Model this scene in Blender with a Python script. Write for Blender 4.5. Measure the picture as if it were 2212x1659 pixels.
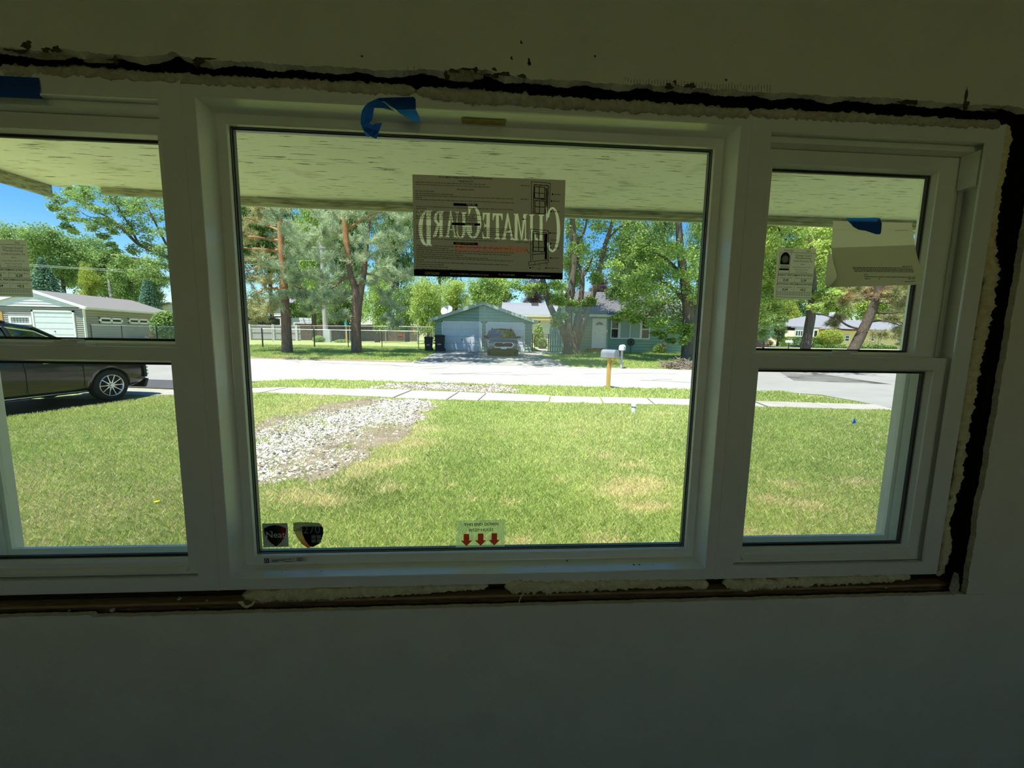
import bpy, math, random
import numpy as np
from mathutils import Vector, Matrix

random.seed(7)
rng = np.random.default_rng(7)
S = bpy.context.scene
COL = S.collection
for o in list(bpy.data.objects):
    bpy.data.objects.remove(o)

# ------------------------------------------------------------------ camera
W, H, F = 2212.0, 1659.0, 840.0
YAW, PITCH, ROLL, EYE = 0.0626, -0.1190, 0.0166, 1.5


def basis():
    cy, sy, cp, sp = math.cos(YAW), math.sin(YAW), math.cos(PITCH), math.sin(PITCH)
    f = np.array([sy * cp, cy * cp, sp])
    r = np.array([cy, -sy, 0.0])
    u = np.cross(r, f)
    c, s = math.cos(ROLL), math.sin(ROLL)
    return r * c + u * s, -r * s + u * c, f


CR, CU, CF = basis()
cam_data = bpy.data.cameras.new('camera')
cam_data.sensor_fit = 'HORIZONTAL'
cam_data.sensor_width = 36.0
cam_data.lens = F / W * 36.0
cam_data.clip_start = 0.02
cam_data.clip_end = 600.0
cam = bpy.data.objects.new('camera', cam_data)
COL.objects.link(cam)
cam.matrix_world = Matrix(((CR[0], CU[0], -CF[0], 0), (CR[1], CU[1], -CF[1], 0), (CR[2], CU[2], -CF[2], EYE), (0, 0, 0, 1)))
S.camera = cam

# ------------------------------------------------------------------ light and exposure
SUN = Vector((-0.20, -0.245, 0.95)).normalized()
EXPOSURE = 1.15
SUN_STRENGTH = 4.6
SKY_STRENGTH = 0.10
S.view_settings.view_transform = 'Standard'
S.view_settings.look = 'None'
S.view_settings.exposure = EXPOSURE
S.view_settings.gamma = 1.0
S.view_settings.use_curve_mapping = False
wd = bpy.data.worlds.new('sky')
S.world = wd
wd.use_nodes = True
wn = wd.node_tree
wn.nodes.clear()
sky = wn.nodes.new('ShaderNodeTexSky')
sky.sky_type = 'NISHITA'
sky.sun_disc = False
sky.sun_elevation = math.asin(SUN.z)
sky.sun_rotation = math.atan2(SUN.x, SUN.y)
sky.air_density = 1.0
sky.dust_density = 0.4
sky.ozone_density = 2.0
bg = wn.nodes.new('ShaderNodeBackground')
bg.inputs['Strength'].default_value = SKY_STRENGTH
wo = wn.nodes.new('ShaderNodeOutputWorld')
hs = wn.nodes.new('ShaderNodeHueSaturation')
hs.inputs['Saturation'].default_value = 1.45
wn.links.new(sky.outputs[0], hs.inputs['Color'])
wn.links.new(hs.outputs[0], bg.inputs[0])
wn.links.new(bg.outputs[0], wo.inputs[0])
sl = bpy.data.lights.new('sun', 'SUN')
sl.energy = SUN_STRENGTH
sl.color = (1.0, 0.955, 0.88)
sl.angle = 0.0093
so = bpy.data.objects.new('sun', sl)
COL.objects.link(so)
so.rotation_euler = SUN.to_track_quat('Z', 'Y').to_euler()
so.location = (-20, -30, 90)
S.cycles.max_bounces = 14
S.cycles.diffuse_bounces = 7
S.cycles.glossy_bounces = 4
S.cycles.transmission_bounces = 6
S.cycles.transparent_max_bounces = 24
S.cycles.use_denoising = True
S.cycles.sample_clamp_indirect = 6.0
S.cycles.caustics_reflective = False
S.cycles.caustics_refractive = False


# ------------------------------------------------------------------ terrain and picture geometry
def sm(t):
    t = np.clip(t, 0.0, 1.0)
    return t * t * (3 - 2 * t)


def gz(x, y):
    """height of the ground: level lawn, kerb dip, then a lot that rises gently beyond the street"""
    x = np.asarray(x, float)
    y = np.asarray(y, float)
    cap = 0.74 + 0.30 * sm((x + 16) / 18)
    b = np.where(y < 11, 0.05 + np.clip(y - 2, 0, 9) / 9 * 0.06, np.minimum(0.11 + (y - 11) * 0.0288, cap))
    b = b - 0.16 * (1 - sm((y - 1.2) / 1.0))
    dip = 0.15 * sm((-x - 5) / 3) * (1 - sm((y - 12) / 5)) * sm((y - 1) / 2)
    return b - dip


def gzf(x, y):
    return float(gz(x, y))


def ray(px, py):
    return CF + CR * (px - W / 2) / F + CU * (H / 2 - py) / F


def PY(px, py, y):
    """world point on the upright plane at distance y"""
    d = ray(px, py)
    k = y / d[1]
    return Vector((d[0] * k, y, EYE + d[2] * k))


def G(px, py, lift=0.0):
    """world point on the ground"""
    d = ray(px, py)
    lo, hi = 0.5, 250.0
    for _ in range(60):
        m = (lo + hi) / 2
        if EYE + d[2] * m > gzf(d[0] * m, d[1] * m):
            lo = m
        else:
            hi = m
    return Vector((d[0] * lo, d[1] * lo, EYE + d[2] * lo + lift))


def XA(px, y, py=735):
    d = ray(px, py)
    return d[0] / d[1] * y


def pxm(y):
    """metres per photograph pixel at distance y"""
    return y / F


# ------------------------------------------------------------------ materials
MATS = {}


def ramp(nt, fac, stops):
    r = nt.nodes.new('ShaderNodeValToRGB')
    e = r.color_ramp.elements
    while len(e) < len(stops):
        e.new(0.5)
    for k, (p, c) in enumerate(stops):
        e[k].position = p
        e[k].color = (*c, 1) if len(c) == 3 else c
    nt.links.new(fac, r.inputs[0])
    return r.outputs[0]


def noise(nt, scale, detail=4, rough=0.6, stretch=None, dist=0.0, coord='Object'):
    tc = nt.nodes.new('ShaderNodeTexCoord')
    n = nt.nodes.new('ShaderNodeTexNoise')
    n.inputs['Scale'].default_value = scale
    n.inputs['Detail'].default_value = detail
    n.inputs['Roughness'].default_value = rough
    n.inputs['Distortion'].default_value = dist
    v = tc.outputs[coord]
    if stretch:
        mp = nt.nodes.new('ShaderNodeMapping')
        mp.inputs['Scale'].default_value = stretch
        nt.links.new(v, mp.inputs[0])
        v = mp.outputs[0]
    nt.links.new(v, n.inputs['Vector'])
    return n.outputs['Fac']


def mat(name, col, rough=0.6, spec=0.3, metal=0.0, col2=None, nscale=6.0, stretch=None, lo=0.35, hi=0.65, bump=0.0, bscale=None, bdist=0.01,
        coat=0.0, transl=0.0, detail=4):
    if name in MATS:
        return MATS[name]
    m = bpy.data.materials.new(name)
    m.use_nodes = True
    nt = m.node_tree
    b = nt.nodes['Principled BSDF']
    out = nt.nodes['Material Output']
    b.inputs['Base Color'].default_value = (*col, 1)
    b.inputs['Roughness'].default_value = rough
    b.inputs['Specular IOR Level'].default_value = spec
    b.inputs['Metallic'].default_value = metal
    b.inputs['Coat Weight'].default_value = coat
    if col2 is None:
        col2 = tuple(c * 0.9 for c in col)
    c = ramp(nt, noise(nt, nscale, detail, 0.6, stretch), [(lo, col), (hi, col2)])
    nt.links.new(c, b.inputs['Base Color'])
    if bump:
        bn = nt.nodes.new('ShaderNodeBump')
        bn.inputs['Strength'].default_value = bump
        bn.inputs['Distance'].default_value = bdist
        nt.links.new(noise(nt, bscale or nscale, 3, 0.6, stretch), bn.inputs['Height'])
        nt.links.new(bn.outputs[0], b.inputs['Normal'])
    if transl:
        t = nt.nodes.new('ShaderNodeBsdfTranslucent')
        nt.links.new(c, t.inputs[0])
        mx = nt.nodes.new('ShaderNodeMixShader')
        mx.inputs[0].default_value = transl
        nt.links.new(b.outputs[0], mx.inputs[1])
        nt.links.new(t.outputs[0], mx.inputs[2])
        nt.links.new(mx.outputs[0], out.inputs[0])
    MATS[name] = m
    return m


def glass_mat(name, tint=(0.97, 0.985, 0.975), refl=0.035):
    if name in MATS:
        return MATS[name]
    m = bpy.data.materials.new(name)
    m.use_nodes = True
    nt = m.node_tree
    nt.nodes.remove(nt.nodes['Principled BSDF'])
    tr = nt.nodes.new('ShaderNodeBsdfTransparent')
    tr.inputs[0].default_value = (*tint, 1)
    gl = nt.nodes.new('ShaderNodeBsdfGlossy')
    gl.inputs['Roughness'].default_value = 0.01
    fr = nt.nodes.new('ShaderNodeLayerWeight')
    fr.inputs['Blend'].default_value = 0.15
    mt = nt.nodes.new('ShaderNodeMath')
    mt.operation = 'MULTIPLY_ADD'
    mt.inputs[1].default_value = 0.25
    mt.inputs[2].default_value = refl * 0.5
    nt.links.new(fr.outputs['Fresnel'], mt.inputs[0])
    mx = nt.nodes.new('ShaderNodeMixShader')
    nt.links.new(mt.outputs[0], mx.inputs[0])
    nt.links.new(tr.outputs[0], mx.inputs[1])
    nt.links.new(gl.outputs[0], mx.inputs[2])
    nt.links.new(mx.outputs[0], nt.nodes['Material Output'].inputs[0])
    MATS[name] = m
    return m


def film_mat(name, col, clear, transl=0.6):
    """a plastic film or thin paper: part clear, part translucent"""
    if name in MATS:
        return MATS[name]
    m = bpy.data.materials.new(name)
    m.use_nodes = True
    nt = m.node_tree
    b = nt.nodes['Principled BSDF']
    b.inputs['Base Color'].default_value = (*col, 1)
    b.inputs['Roughness'].default_value = 0.5
    b.inputs['Specular IOR Level'].default_value = 0.2
    t = nt.nodes.new('ShaderNodeBsdfTranslucent')
    t.inputs[0].default_value = (*col, 1)
    mx = nt.nodes.new('ShaderNodeMixShader')
    mx.inputs[0].default_value = transl
    nt.links.new(b.outputs[0], mx.inputs[1])
    nt.links.new(t.outputs[0], mx.inputs[2])
    res = mx.outputs[0]
    if clear > 0:
        tr = nt.nodes.new('ShaderNodeBsdfTransparent')
        m2 = nt.nodes.new('ShaderNodeMixShader')
        m2.inputs[0].default_value = clear
        nt.links.new(res, m2.inputs[1])
        nt.links.new(tr.outputs[0], m2.inputs[2])
        res = m2.outputs[0]
    nt.links.new(res, nt.nodes['Material Output'].inputs[0])
    MATS[name] = m
    return m


def attr_mat(name, transl=0.3, rough=0.6, spec=0.15):
    """leaf and blade colour from the per-blade colour attribute"""
    if name in MATS:
        return MATS[name]
    m = bpy.data.materials.new(name)
    m.use_nodes = True
    nt = m.node_tree
    b = nt.nodes['Principled BSDF']
    a = nt.nodes.new('ShaderNodeAttribute')
    a.attribute_name = 'tint'
    nt.links.new(a.outputs['Color'], b.inputs['Base Color'])
    b.inputs['Roughness'].default_value = rough
    b.inputs['Specular IOR Level'].default_value = spec
    t = nt.nodes.new('ShaderNodeBsdfTranslucent')
    nt.links.new(a.outputs['Color'], t.inputs[0])
    mx = nt.nodes.new('ShaderNodeMixShader')
    mx.inputs[0].default_value = transl
    nt.links.new(b.outputs[0], mx.inputs[1])
    nt.links.new(t.outputs[0], mx.inputs[2])
    nt.links.new(mx.outputs[0], nt.nodes['Material Output'].inputs[0])
    MATS[name] = m
    return m


# ------------------------------------------------------------------ mesh building
class MB:
    def __init__(s):
        s.v = []
        s.f = []

    def add(s, vs, fs):
        k = len(s.v)
        s.v.extend([tuple(map(float, p)) for p in vs])
        s.f.extend([tuple(i + k for i in q) for q in fs])
        return s

    def box(s, x0, x1, y0, y1, z0, z1):
        return s.add([(x0, y0, z0), (x1, y0, z0), (x1, y1, z0), (x0, y1, z0), (x0, y0, z1), (x1, y0, z1), (x1, y1, z1), (x0, y1, z1)],
                     [(0, 3, 2, 1), (4, 5, 6, 7), (0, 1, 5, 4), (1, 2, 6, 5), (2, 3, 7, 6), (3, 0, 4, 7)])

    def quad(s, a, b, c, d):
        return s.add([a, b, c, d], [(0, 1, 2, 3)])

    def poly(s, pts):
        return s.add(pts, [tuple(range(len(pts)))])

    def prism(s, pts, off):
        n = len(pts)
        o = Vector(off)
        q = [Vector(p) + o for p in pts]
        return s.add(list(pts) + q, [tuple(range(n))[::-1], tuple(range(n, 2 * n))] + [(i, (i + 1) % n, n + (i + 1) % n, n + i) for i in range(n)])

    def tube(s, pts, rad, n=8, cap=True, squash=1.0):
        pts = [Vector(p) for p in pts]
        if not hasattr(rad, '__len__'):
            rad = [rad] * len(pts)
        vs, fs = [], []
        pa = None
        for i, p in enumerate(pts):
            t = (pts[min(i + 1, len(pts) - 1)] - pts[max(i - 1, 0)])
            t = t.normalized() if t.length > 1e-9 else Vector((0, 0, 1))
            if pa is None:
                a = t.cross(Vector((0, 0, 1)))
                if a.length < 0.05:
                    a = t.cross(Vector((1, 0, 0)))
            else:
                a = pa - t * pa.dot(t)
            a.normalize()
            pa = a
            b = t.cross(a)
            for k in range(n):
                w = 2 * math.pi * k / n
                vs.append(p + a * math.cos(w) * rad[i] + b * math.sin(w) * rad[i] * squash)
        for i in range(len(pts) - 1):
            for k in range(n):
                fs.append((i * n + k, i * n + (k + 1) % n, (i + 1) * n + (k + 1) % n, (i + 1) * n + k))
        if cap:
            fs.append(tuple(range(n))[::-1])
            fs.append(tuple((len(pts) - 1) * n + k for k in range(n)))
        return s.add(vs, fs)

    def cyl(s, a, b, r, n=16, r2=None):
        return s.tube([a, b], [r, r if r2 is None else r2], n)

    def lathe(s, prof, axis='z', n=24, c=(0, 0, 0)):
        """prof: (radius, height) pairs"""
        vs, fs = [], []
        for (r, h) in prof:
            for k in range(n):
                w = 2 * math.pi * k / n
                a, b = r * math.cos(w), r * math.sin(w)
                p = {'z': (a, b, h), 'y': (a, h, b), 'x': (h, a, b)}[axis]
                vs.append((p[0] + c[0], p[1] + c[1], p[2] + c[2]))
        for i in range(len(prof) - 1):
            for k in range(n):
                fs.append((i * n + k, i * n + (k + 1) % n, (i + 1) * n + (k + 1) % n, (i + 1) * n + k))
        return s.add(vs, fs)

    def rings(s, rs, closed=True):
        """nested rectangular rings (x0, x1, z0, z1, y) lofted into a frame profile"""
        vs, fs = [], []
        for (x0, x1, z0, z1, y) in rs:
            vs += [(x0, y, z0), (x1, y, z0), (x1, y, z1), (x0, y, z1)]
        n = len(rs)
        for i in range(n if closed else n - 1):
            j = (i + 1) % n
            for k in range(4):
                fs.append((i * 4 + k, i * 4 + (k + 1) % 4, j * 4 + (k + 1) % 4, j * 4 + k))
        return s.add(vs, fs)

    def grid(s, fn, nu, nv):
        vs = [fn(i / nu, j / nv) for j in range(nv + 1) for i in range(nu + 1)]
        fs = [(j * (nu + 1) + i, j * (nu + 1) + i + 1, (j + 1) * (nu + 1) + i + 1, (j + 1) * (nu + 1) + i) for j in range(nv) for i in range(nu)]
        return s.add(vs, fs)

    def loft(s, secs, cap=True):
        n = len(secs[0])
        vs = [p for q in secs for p in q]
        fs = [(i * n + k, i * n + (k + 1) % n, (i + 1) * n + (k + 1) % n, (i + 1) * n + k) for i in range(len(secs) - 1) for k in range(n)]
        if cap:
            fs += [tuple(range(n))[::-1], tuple((len(secs) - 1) * n + k for k in range(n))]
        return s.add(vs, fs)

    def xf(s, M):
        s.v = [tuple(M @ Vector(p)) for p in s.v]
        return s


def tag(o, label=None, cat=None, group=None, kind=None):
    if label:
        o['label'] = label
    if cat:
        o['category'] = cat
    if group:
        o['group'] = group
    if kind:
        o['kind'] = kind
    return o


def origin(o):
    p = Vector((0, 0, 0))
    while o is not None:
        p = p + o.location
        o = o.parent
    return p


def link(name, me, material=None, parent=None, at=None):
    o = bpy.data.objects.new(name, me)
    COL.objects.link(o)
    if material is not None:
        for m in (material if isinstance(material, (list, tuple)) else [material]):
            me.materials.append(m)
    if parent is not None:
        o.parent = parent
    if at is not None:
        o.location = at
    return o


def obj(name, mb, material=None, parent=None, smooth=False, local=False, at=None, bevel=0.0, seg=2, fix=True, mi=None):
    """one mesh object; its points are given in world space unless local"""
    me = bpy.data.meshes.new(name)
    base = Vector((0, 0, 0)) if local else (origin(parent) + (Vector(at) if at is not None else Vector((0, 0, 0))))
    v = np.array(mb.v, float) - np.array(base)
    me.from_pydata(v.tolist(), [], mb.f)
    if fix:
        import bmesh
        bm = bmesh.new()
        bm.from_mesh(me)
        bmesh.ops.recalc_face_normals(bm, faces=bm.faces)
        bm.to_mesh(me)
        bm.free()
    if mi is not None:
        me.polygons.foreach_set('material_index', np.array(mi, dtype=np.int32))
    if smooth:
        me.polygons.foreach_set('use_smooth', [True] * len(me.polygons))
    me.update()
    o = link(name, me, material, parent, at)
    if bevel:
        b = o.modifiers.new('edge', 'BEVEL')
        b.width = bevel
        b.segments = seg
        b.limit_method = 'ANGLE'
    return o


def raw_mesh(name, verts, faces, material, parent=None, tint=None, at=None, smooth=False):
    """a large mesh straight from arrays; faces all of one size"""
    me = bpy.data.meshes.new(name)
    verts = np.asarray(verts, np.float32)
    faces = np.asarray(faces, np.int32)
    k = faces.shape[1]
    me.vertices.add(len(verts))
    me.vertices.foreach_set('co', verts.ravel())
    me.loops.add(faces.size)
    me.loops.foreach_set('vertex_index', faces.ravel())
    me.polygons.add(len(faces))
    me.polygons.foreach_set('loop_start', np.arange(0, faces.size, k, dtype=np.int32))
    me.polygons.foreach_set('loop_total', np.full(len(faces), k, np.int32))
    if tint is not None:
        a = me.color_attributes.new('tint', 'FLOAT_COLOR', 'POINT')
        c = np.ones((len(verts), 4), np.float32)
        c[:, :3] = tint
        a.data.foreach_set('color', c.ravel())
    if smooth:
        me.polygons.foreach_set('use_smooth', np.ones(len(faces), bool))
    me.update(calc_edges=True)
    return link(name, me, material, parent, at)


def thing(name, label, cat, loc, group=None, rz=0.0, kind=None):
    o = bpy.data.objects.new(name, None)
    COL.objects.link(o)
    o.empty_display_size = 0.1
    o.location = loc
    o.rotation_euler = (0, 0, rz)
    return tag(o, label, cat, group, kind)


def copy_tree(o, parent=None):
    c = o.copy()
    COL.objects.link(c)
    c.parent = parent
    for ch in [q for q in bpy.data.objects if q.parent == o]:
        copy_tree(ch, c)
    return c


def applied(o):
    """replace an object's mesh by the result of its modifiers"""
    dg = bpy.context.evaluated_depsgraph_get()
    dg.update()
    me = bpy.data.meshes.new_from_object(o.evaluated_get(dg))
    o.modifiers.clear()
    o.data = me
    return o


def text_tris(s, size=1.0, align='CENTER', bold=0.0, width=1.0):
    """outline of a line of lettering as flat triangles in x and y"""
    cu = bpy.data.curves.new('lettering', 'FONT')
    cu.body = s
    cu.size = size
    cu.align_x = align
    cu.offset = bold * size
    cu.resolution_u = 3
    ob = bpy.data.objects.new('lettering', cu)
    COL.objects.link(ob)
    dg = bpy.context.evaluated_depsgraph_get()
    dg.update()
    me = ob.evaluated_get(dg).to_mesh()
    v = np.array([(p.co.x * width, p.co.y) for p in me.vertices]) if len(me.vertices) else np.zeros((0, 2))
    f = [tuple(p.vertices) for p in me.polygons]
    ob.evaluated_get(dg).to_mesh_clear()
    bpy.data.objects.remove(ob)
    bpy.data.curves.remove(cu)
    return v, f


def lettering(mb, s, x, z, size, y, align='CENTER', bold=0.0, width=1.0, mirror=False, tilt=0.0):
    v, f = text_tris(s, size, align, bold, width)
    if mirror:
        v = v * np.array([-1, 1])
    ct, st = math.cos(tilt), math.sin(tilt)
    mb.add([(x + a * ct - b * st, y, z + a * st + b * ct) for a, b in v], f)
    return mb
# ------------------------------------------------------------------ the room and its front wall
M_wall = mat('wall_paint', (0.80, 0.77, 0.66), 0.75, 0.2, col2=(0.75, 0.72, 0.61), nscale=9, bump=0.35, bscale=170, bdist=0.004)
M_gyp = mat('gypsum_edge', (0.74, 0.72, 0.60), 0.9, 0.1, col2=(0.62, 0.60, 0.50), nscale=60)
M_torn = mat('torn_paper', (0.055, 0.045, 0.026), 0.95, 0.05, col2=(0.12, 0.10, 0.06), nscale=60)
M_torn2 = mat('bare_plaster', (0.42, 0.39, 0.29), 0.95, 0.05, col2=(0.22, 0.20, 0.14), nscale=45)
M_lumber = mat('framing_lumber', (0.20, 0.115, 0.055), 0.8, 0.15, col2=(0.07, 0.045, 0.025), nscale=7, stretch=(2.5, 30, 30), bump=0.3)
M_dark = mat('old_sheathing', (0.035, 0.028, 0.02), 0.95, 0.05, nscale=20)
M_ceil = mat('ceiling_paint', (0.74, 0.73, 0.68), 0.85, 0.1)
M_floor = mat('floor_boards', (0.30, 0.19, 0.09), 0.6, 0.3, col2=(0.22, 0.135, 0.065), nscale=4, stretch=(12, 1, 1))
M_vinyl = mat('white_vinyl', (0.87, 0.87, 0.82), 0.30, 0.9, col2=(0.84, 0.84, 0.79), nscale=25, coat=0.4)
M_foam = mat('spray_foam', (0.86, 0.78, 0.50), 0.9, 0.1, col2=(0.70, 0.61, 0.36), nscale=70, bump=0.9, bscale=160, bdist=0.004)
M_foamw = mat('pale_foam', (0.66, 0.63, 0.50), 0.9, 0.1, col2=(0.48, 0.45, 0.34), nscale=70, bump=0.9, bscale=180, bdist=0.004)
M_glass = glass_mat('window_glass')
M_spacer = mat('spacer_bar', (0.16, 0.18, 0.20), 0.35, 0.5, 0.7, nscale=8)
M_gasket = mat('gasket', (0.03, 0.03, 0.035), 0.6, 0.3)
M_siding_out = mat('house_siding', (0.55, 0.56, 0.52), 0.7, 0.2)

RX0, RX1, RY0, DF, DB, RZ1 = -1.62, 3.4, -3.9, 0.925, 0.9385, 2.44
HX1, HZ0, HZ1, HX0 = 1.332, 0.812, 2.066, -1.385


def jag(t, seed, amp):
    return amp * (math.sin(t * 37 + seed) * 0.35 + math.sin(t * 91 + seed * 2.1) * 0.3 + math.sin(t * 223 + seed * 3.7) * 0.25 + math.sin(t * 517 + seed) * 0.2)


def hz_top(x):
    z = HZ1 + jag(x, 1.0, 0.0035)
    for c, w, h in ((-1.08, 0.02, 0.006), (-0.87, 0.012, 0.007), (-0.66, 0.016, 0.011), (-0.07, 0.10, 0.007), (-0.02, 0.03, 0.006), (0.42, 0.02, 0.006), (0.93, 0.03, 0.005)):
        z += h * math.exp(-((x - c) / w) ** 2)
    return z


def hz_bot(x):
    return HZ0 + jag(x, 4.0, 0.0016) + (0.006 if x < -0.95 else 0.0)


def hx_right(z):
    return HX1 + jag(z, 9.0, 0.003) - 0.004 * math.exp(-((z - 1.05) / 0.05) ** 2)


wb = MB()
xs = np.concatenate([[RX0], np.arange(HX0, HX1, 0.006), [HX1, HX1 + 0.02, RX1]])
for a, b in zip(xs[:-1], xs[1:]):
    za, zb = hz_top(a), hz_top(b)
    wb.quad((a, DF, za), (b, DF, zb), (b, DF, RZ1), (a, DF, RZ1))
    ya, yb = hz_bot(a), hz_bot(b)
    wb.quad((a, DF, 0), (b, DF, 0), (b, DF, yb), (a, DF, ya))
zz = np.linspace(HZ0, HZ1, 210)
for a, b in zip(zz[:-1], zz[1:]):
    wb.quad((hx_right(a), DF, a), (RX1, DF, a), (RX1, DF, b), (hx_right(b), DF, b))
wb.quad((RX0, DF, HZ0), (HX0, DF, HZ0), (HX0, DF, HZ1), (RX0, DF, HZ1))
wall_front = tag(obj('wall_front', wb, M_wall, fix=False), kind='structure')
gb = MB()
for a, b in zip(xs[:-1], xs[1:]):
    if a >= HX0 - 1e-6 and b <= HX1 + 0.001:
        k = 0.004 * (1 + math.sin(a * 50) * 0.8)
        gb.quad((a, DF, hz_top(a)), (b, DF, hz_top(b)), (b, DB, hz_top(b) - k), (a, DB, hz_top(a) - k))
        gb.quad((a, DF, hz_bot(a)), (b, DF, hz_bot(b)), (b, DB, hz_bot(b)), (a, DB, hz_bot(a)))
for a, b in zip(zz[:-1], zz[1:]):
    gb.quad((hx_right(a), DF, a), (hx_right(b), DF, b), (hx_right(b) + 0.001, DB, b), (hx_right(a) + 0.001, DB, a))
obj('gypsum_edge', gb, M_gyp, wall_front, fix=False)
# lumber round the rough opening
lb = MB()
lb.box(-1.5, 1.42, 0.97, 1.09, 2.075, 2.30)
obj('header_beam', lb, M_dark, wall_front)
lb = MB()
lb.box(-1.5, 1.42, 0.947, 1.088, 0.74, 0.822)
obj('sill_plate', lb, M_lumber, wall_front, bevel=0.002)
lb = MB()
lb.box(-1.36, 1.30, 0.947, 0.972, 0.822, 0.829)
obj('shim_strip', lb, mat('pale_lumber', (0.40, 0.30, 0.15), 0.8, 0.1, col2=(0.22, 0.15, 0.07), nscale=9, stretch=(3, 40, 40)), wall_front, bevel=0.001)
lb = MB()
lb.box(1.338, 1.42, 0.947, 1.088, 0.74, 2.08)
obj('stud', lb, M_dark, wall_front)
lb = MB()
lb.box(-1.5, -1.388, 0.947, 1.088, 0.74, 2.08)
obj('stud', lb, M_dark, wall_front)


def blot(cx, cz, w, h, seed, n=26, y=DF - 0.0006, amp=0.3):
    r = random.Random(seed)
    ph = [r.uniform(0, 6.28) for _ in range(4)]
    pts = []
    for k in range(n):
        t = 2 * math.pi * k / n
        q = 1 + amp * (math.sin(2 * t + ph[0]) * 0.5 + math.sin(3 * t + ph[1]) * 0.6 + math.sin(5 * t + ph[2]) * 0.5 + math.sin(9 * t + ph[3]) * 0.4)
        pts.append((cx + w * q * math.cos(t), y, cz + h * q * math.sin(t)))
    return pts


def at_wall(px, py):
    p = PY(px, py, DF)
    return p.x, p.z


tb, tb2 = MB(), MB()
for i, (px, py, w, h) in enumerate([(58, 98, 9, 6), (46, 112, 10, 4), (100, 108, 7, 4), (122, 107, 7, 6), (20, 108, 9, 2), (250, 130, 4, 7), (432, 131, 12, 4), (426, 139, 5, 7), (445, 127, 15, 2), (1126, 92, 2, 3), (1143, 135, 3, 6),
                                    (1068, 150, 4, 3), (1105, 126, 2, 3), (1090, 160, 10, 4), (1070, 164, 7, 5), (1053, 163, 6, 3), (1445, 187, 7, 6), (1458, 178, 3, 4), (1491, 186, 10, 5), (1568, 173, 3, 2),
                                    (1958, 221, 18, 4), (1975, 222, 6, 5), (2085, 213, 3, 20), (2086, 228, 6, 8), (2140, 238, 20, 3), (782, 122, 2, 2), (1285, 122, 2, 2), (1128, 165, 9, 3), (1012, 150, 16, 2), (980, 154, 10, 3), (965, 166, 5, 8), (1028, 152, 3, 6)]):
    x, z = at_wall(px, py)
    k = 1.0 / 840
    tb.poly(blot(x, z, w * k, h * k, i, y=DF - 0.0004 - i * 0.00002))
x, z = at_wall(1000, 164)
tb2.poly(blot(x, z, 36 / 840, 10 / 840, 77, y=DF - 0.0003, amp=0.2))
x, z = at_wall(110, 122)
tb2.poly(blot(x, z, 40 / 840, 5 / 840, 78, y=DF - 0.0003, amp=0.2))
x, z = at_wall(215, 132)
tb2.poly(blot(x, z, 25 / 840, 4 / 840, 79, y=DF - 0.00028, amp=0.2))
x, z = at_wall(438, 138)
tb2.poly(blot(x, z, 14 / 840, 6 / 840, 80, y=DF - 0.0003, amp=0.2))
x, z = at_wall(2062, 1262)
tb2.poly(blot(x, z, 12 / 840, 28 / 840, 81, y=DF - 0.0003, amp=0.15))
obj('torn_patch', tb, M_torn, wall_front, fix=False)
obj('bare_patch', tb2, M_torn2, wall_front, fix=False)
# scuff marks left by pried-off casing above the picture window
sb = MB()
for i in range(60):
    px = 880 + i * 13.3 if i < 10 else 1350 + (i - 10) * 6.4
    if 1010 < px < 1350:
        continue
    y0 = 148 + (px - 880) * 0.052 - random.uniform(0, 6)
    x, z = at_wall(px, y0)
    sb.box(x, x + 0.0016, DF - 0.0006, DF, z - random.uniform(0.006, 0.016), z)
obj('casing_scuff', sb, mat('scuff', (0.44, 0.415, 0.34), 0.8, 0.1), wall_front)

fl = MB().box(RX0 - 0.1, RX1 + 0.1, RY0 - 0.1, 1.0, -0.08, 0.0)
tag(obj('floor', fl, M_floor), kind='structure')
ce = MB().box(RX0 - 0.12, RX1 + 0.12, RY0 - 0.12, 1.09, RZ1, RZ1 + 0.12)
tag(obj('ceiling', ce, M_ceil), kind='structure')
tag(obj('wall_left', MB().box(RX0 - 0.12, RX0, RY0, 1.085, -0.05, RZ1), M_wall), kind='structure')
tag(obj('wall_right', MB().box(RX1, RX1 + 0.12, RY0, 1.085, -0.05, RZ1), M_wall), kind='structure')
bwx0, bwx1, bwz0, bwz1 = -0.2, 1.9, 0.75, 2.05
bw = MB()
bw.box(RX0, bwx0, RY0 - 0.12, RY0, -0.05, RZ1)
bw.box(bwx1, RX1, RY0 - 0.12, RY0, -0.05, RZ1)
bw.box(bwx0, bwx1, RY0 - 0.12, RY0, -0.05, bwz0)
bw.box(bwx0, bwx1, RY0 - 0.12, RY0, bwz1, RZ1)
tag(obj('wall_back', bw, M_wall), kind='structure')
w4 = tag(obj('window_4', MB().rings([(bwx0, bwx1, bwz0, bwz1, RY0 - 0.1), (bwx0, bwx1, bwz0, bwz1, RY0), (bwx0 + 0.06, bwx1 - 0.06, bwz0 + 0.06, bwz1 - 0.06, RY0),
                                     (bwx0 + 0.06, bwx1 - 0.06, bwz0 + 0.06, bwz1 - 0.06, RY0 - 0.1)]), M_vinyl), kind='structure')
obj('pane', MB().box(bwx0 + 0.05, bwx1 - 0.05, RY0 - 0.06, RY0 - 0.056, bwz0 + 0.05, bwz1 - 0.05), M_glass, w4)

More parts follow.
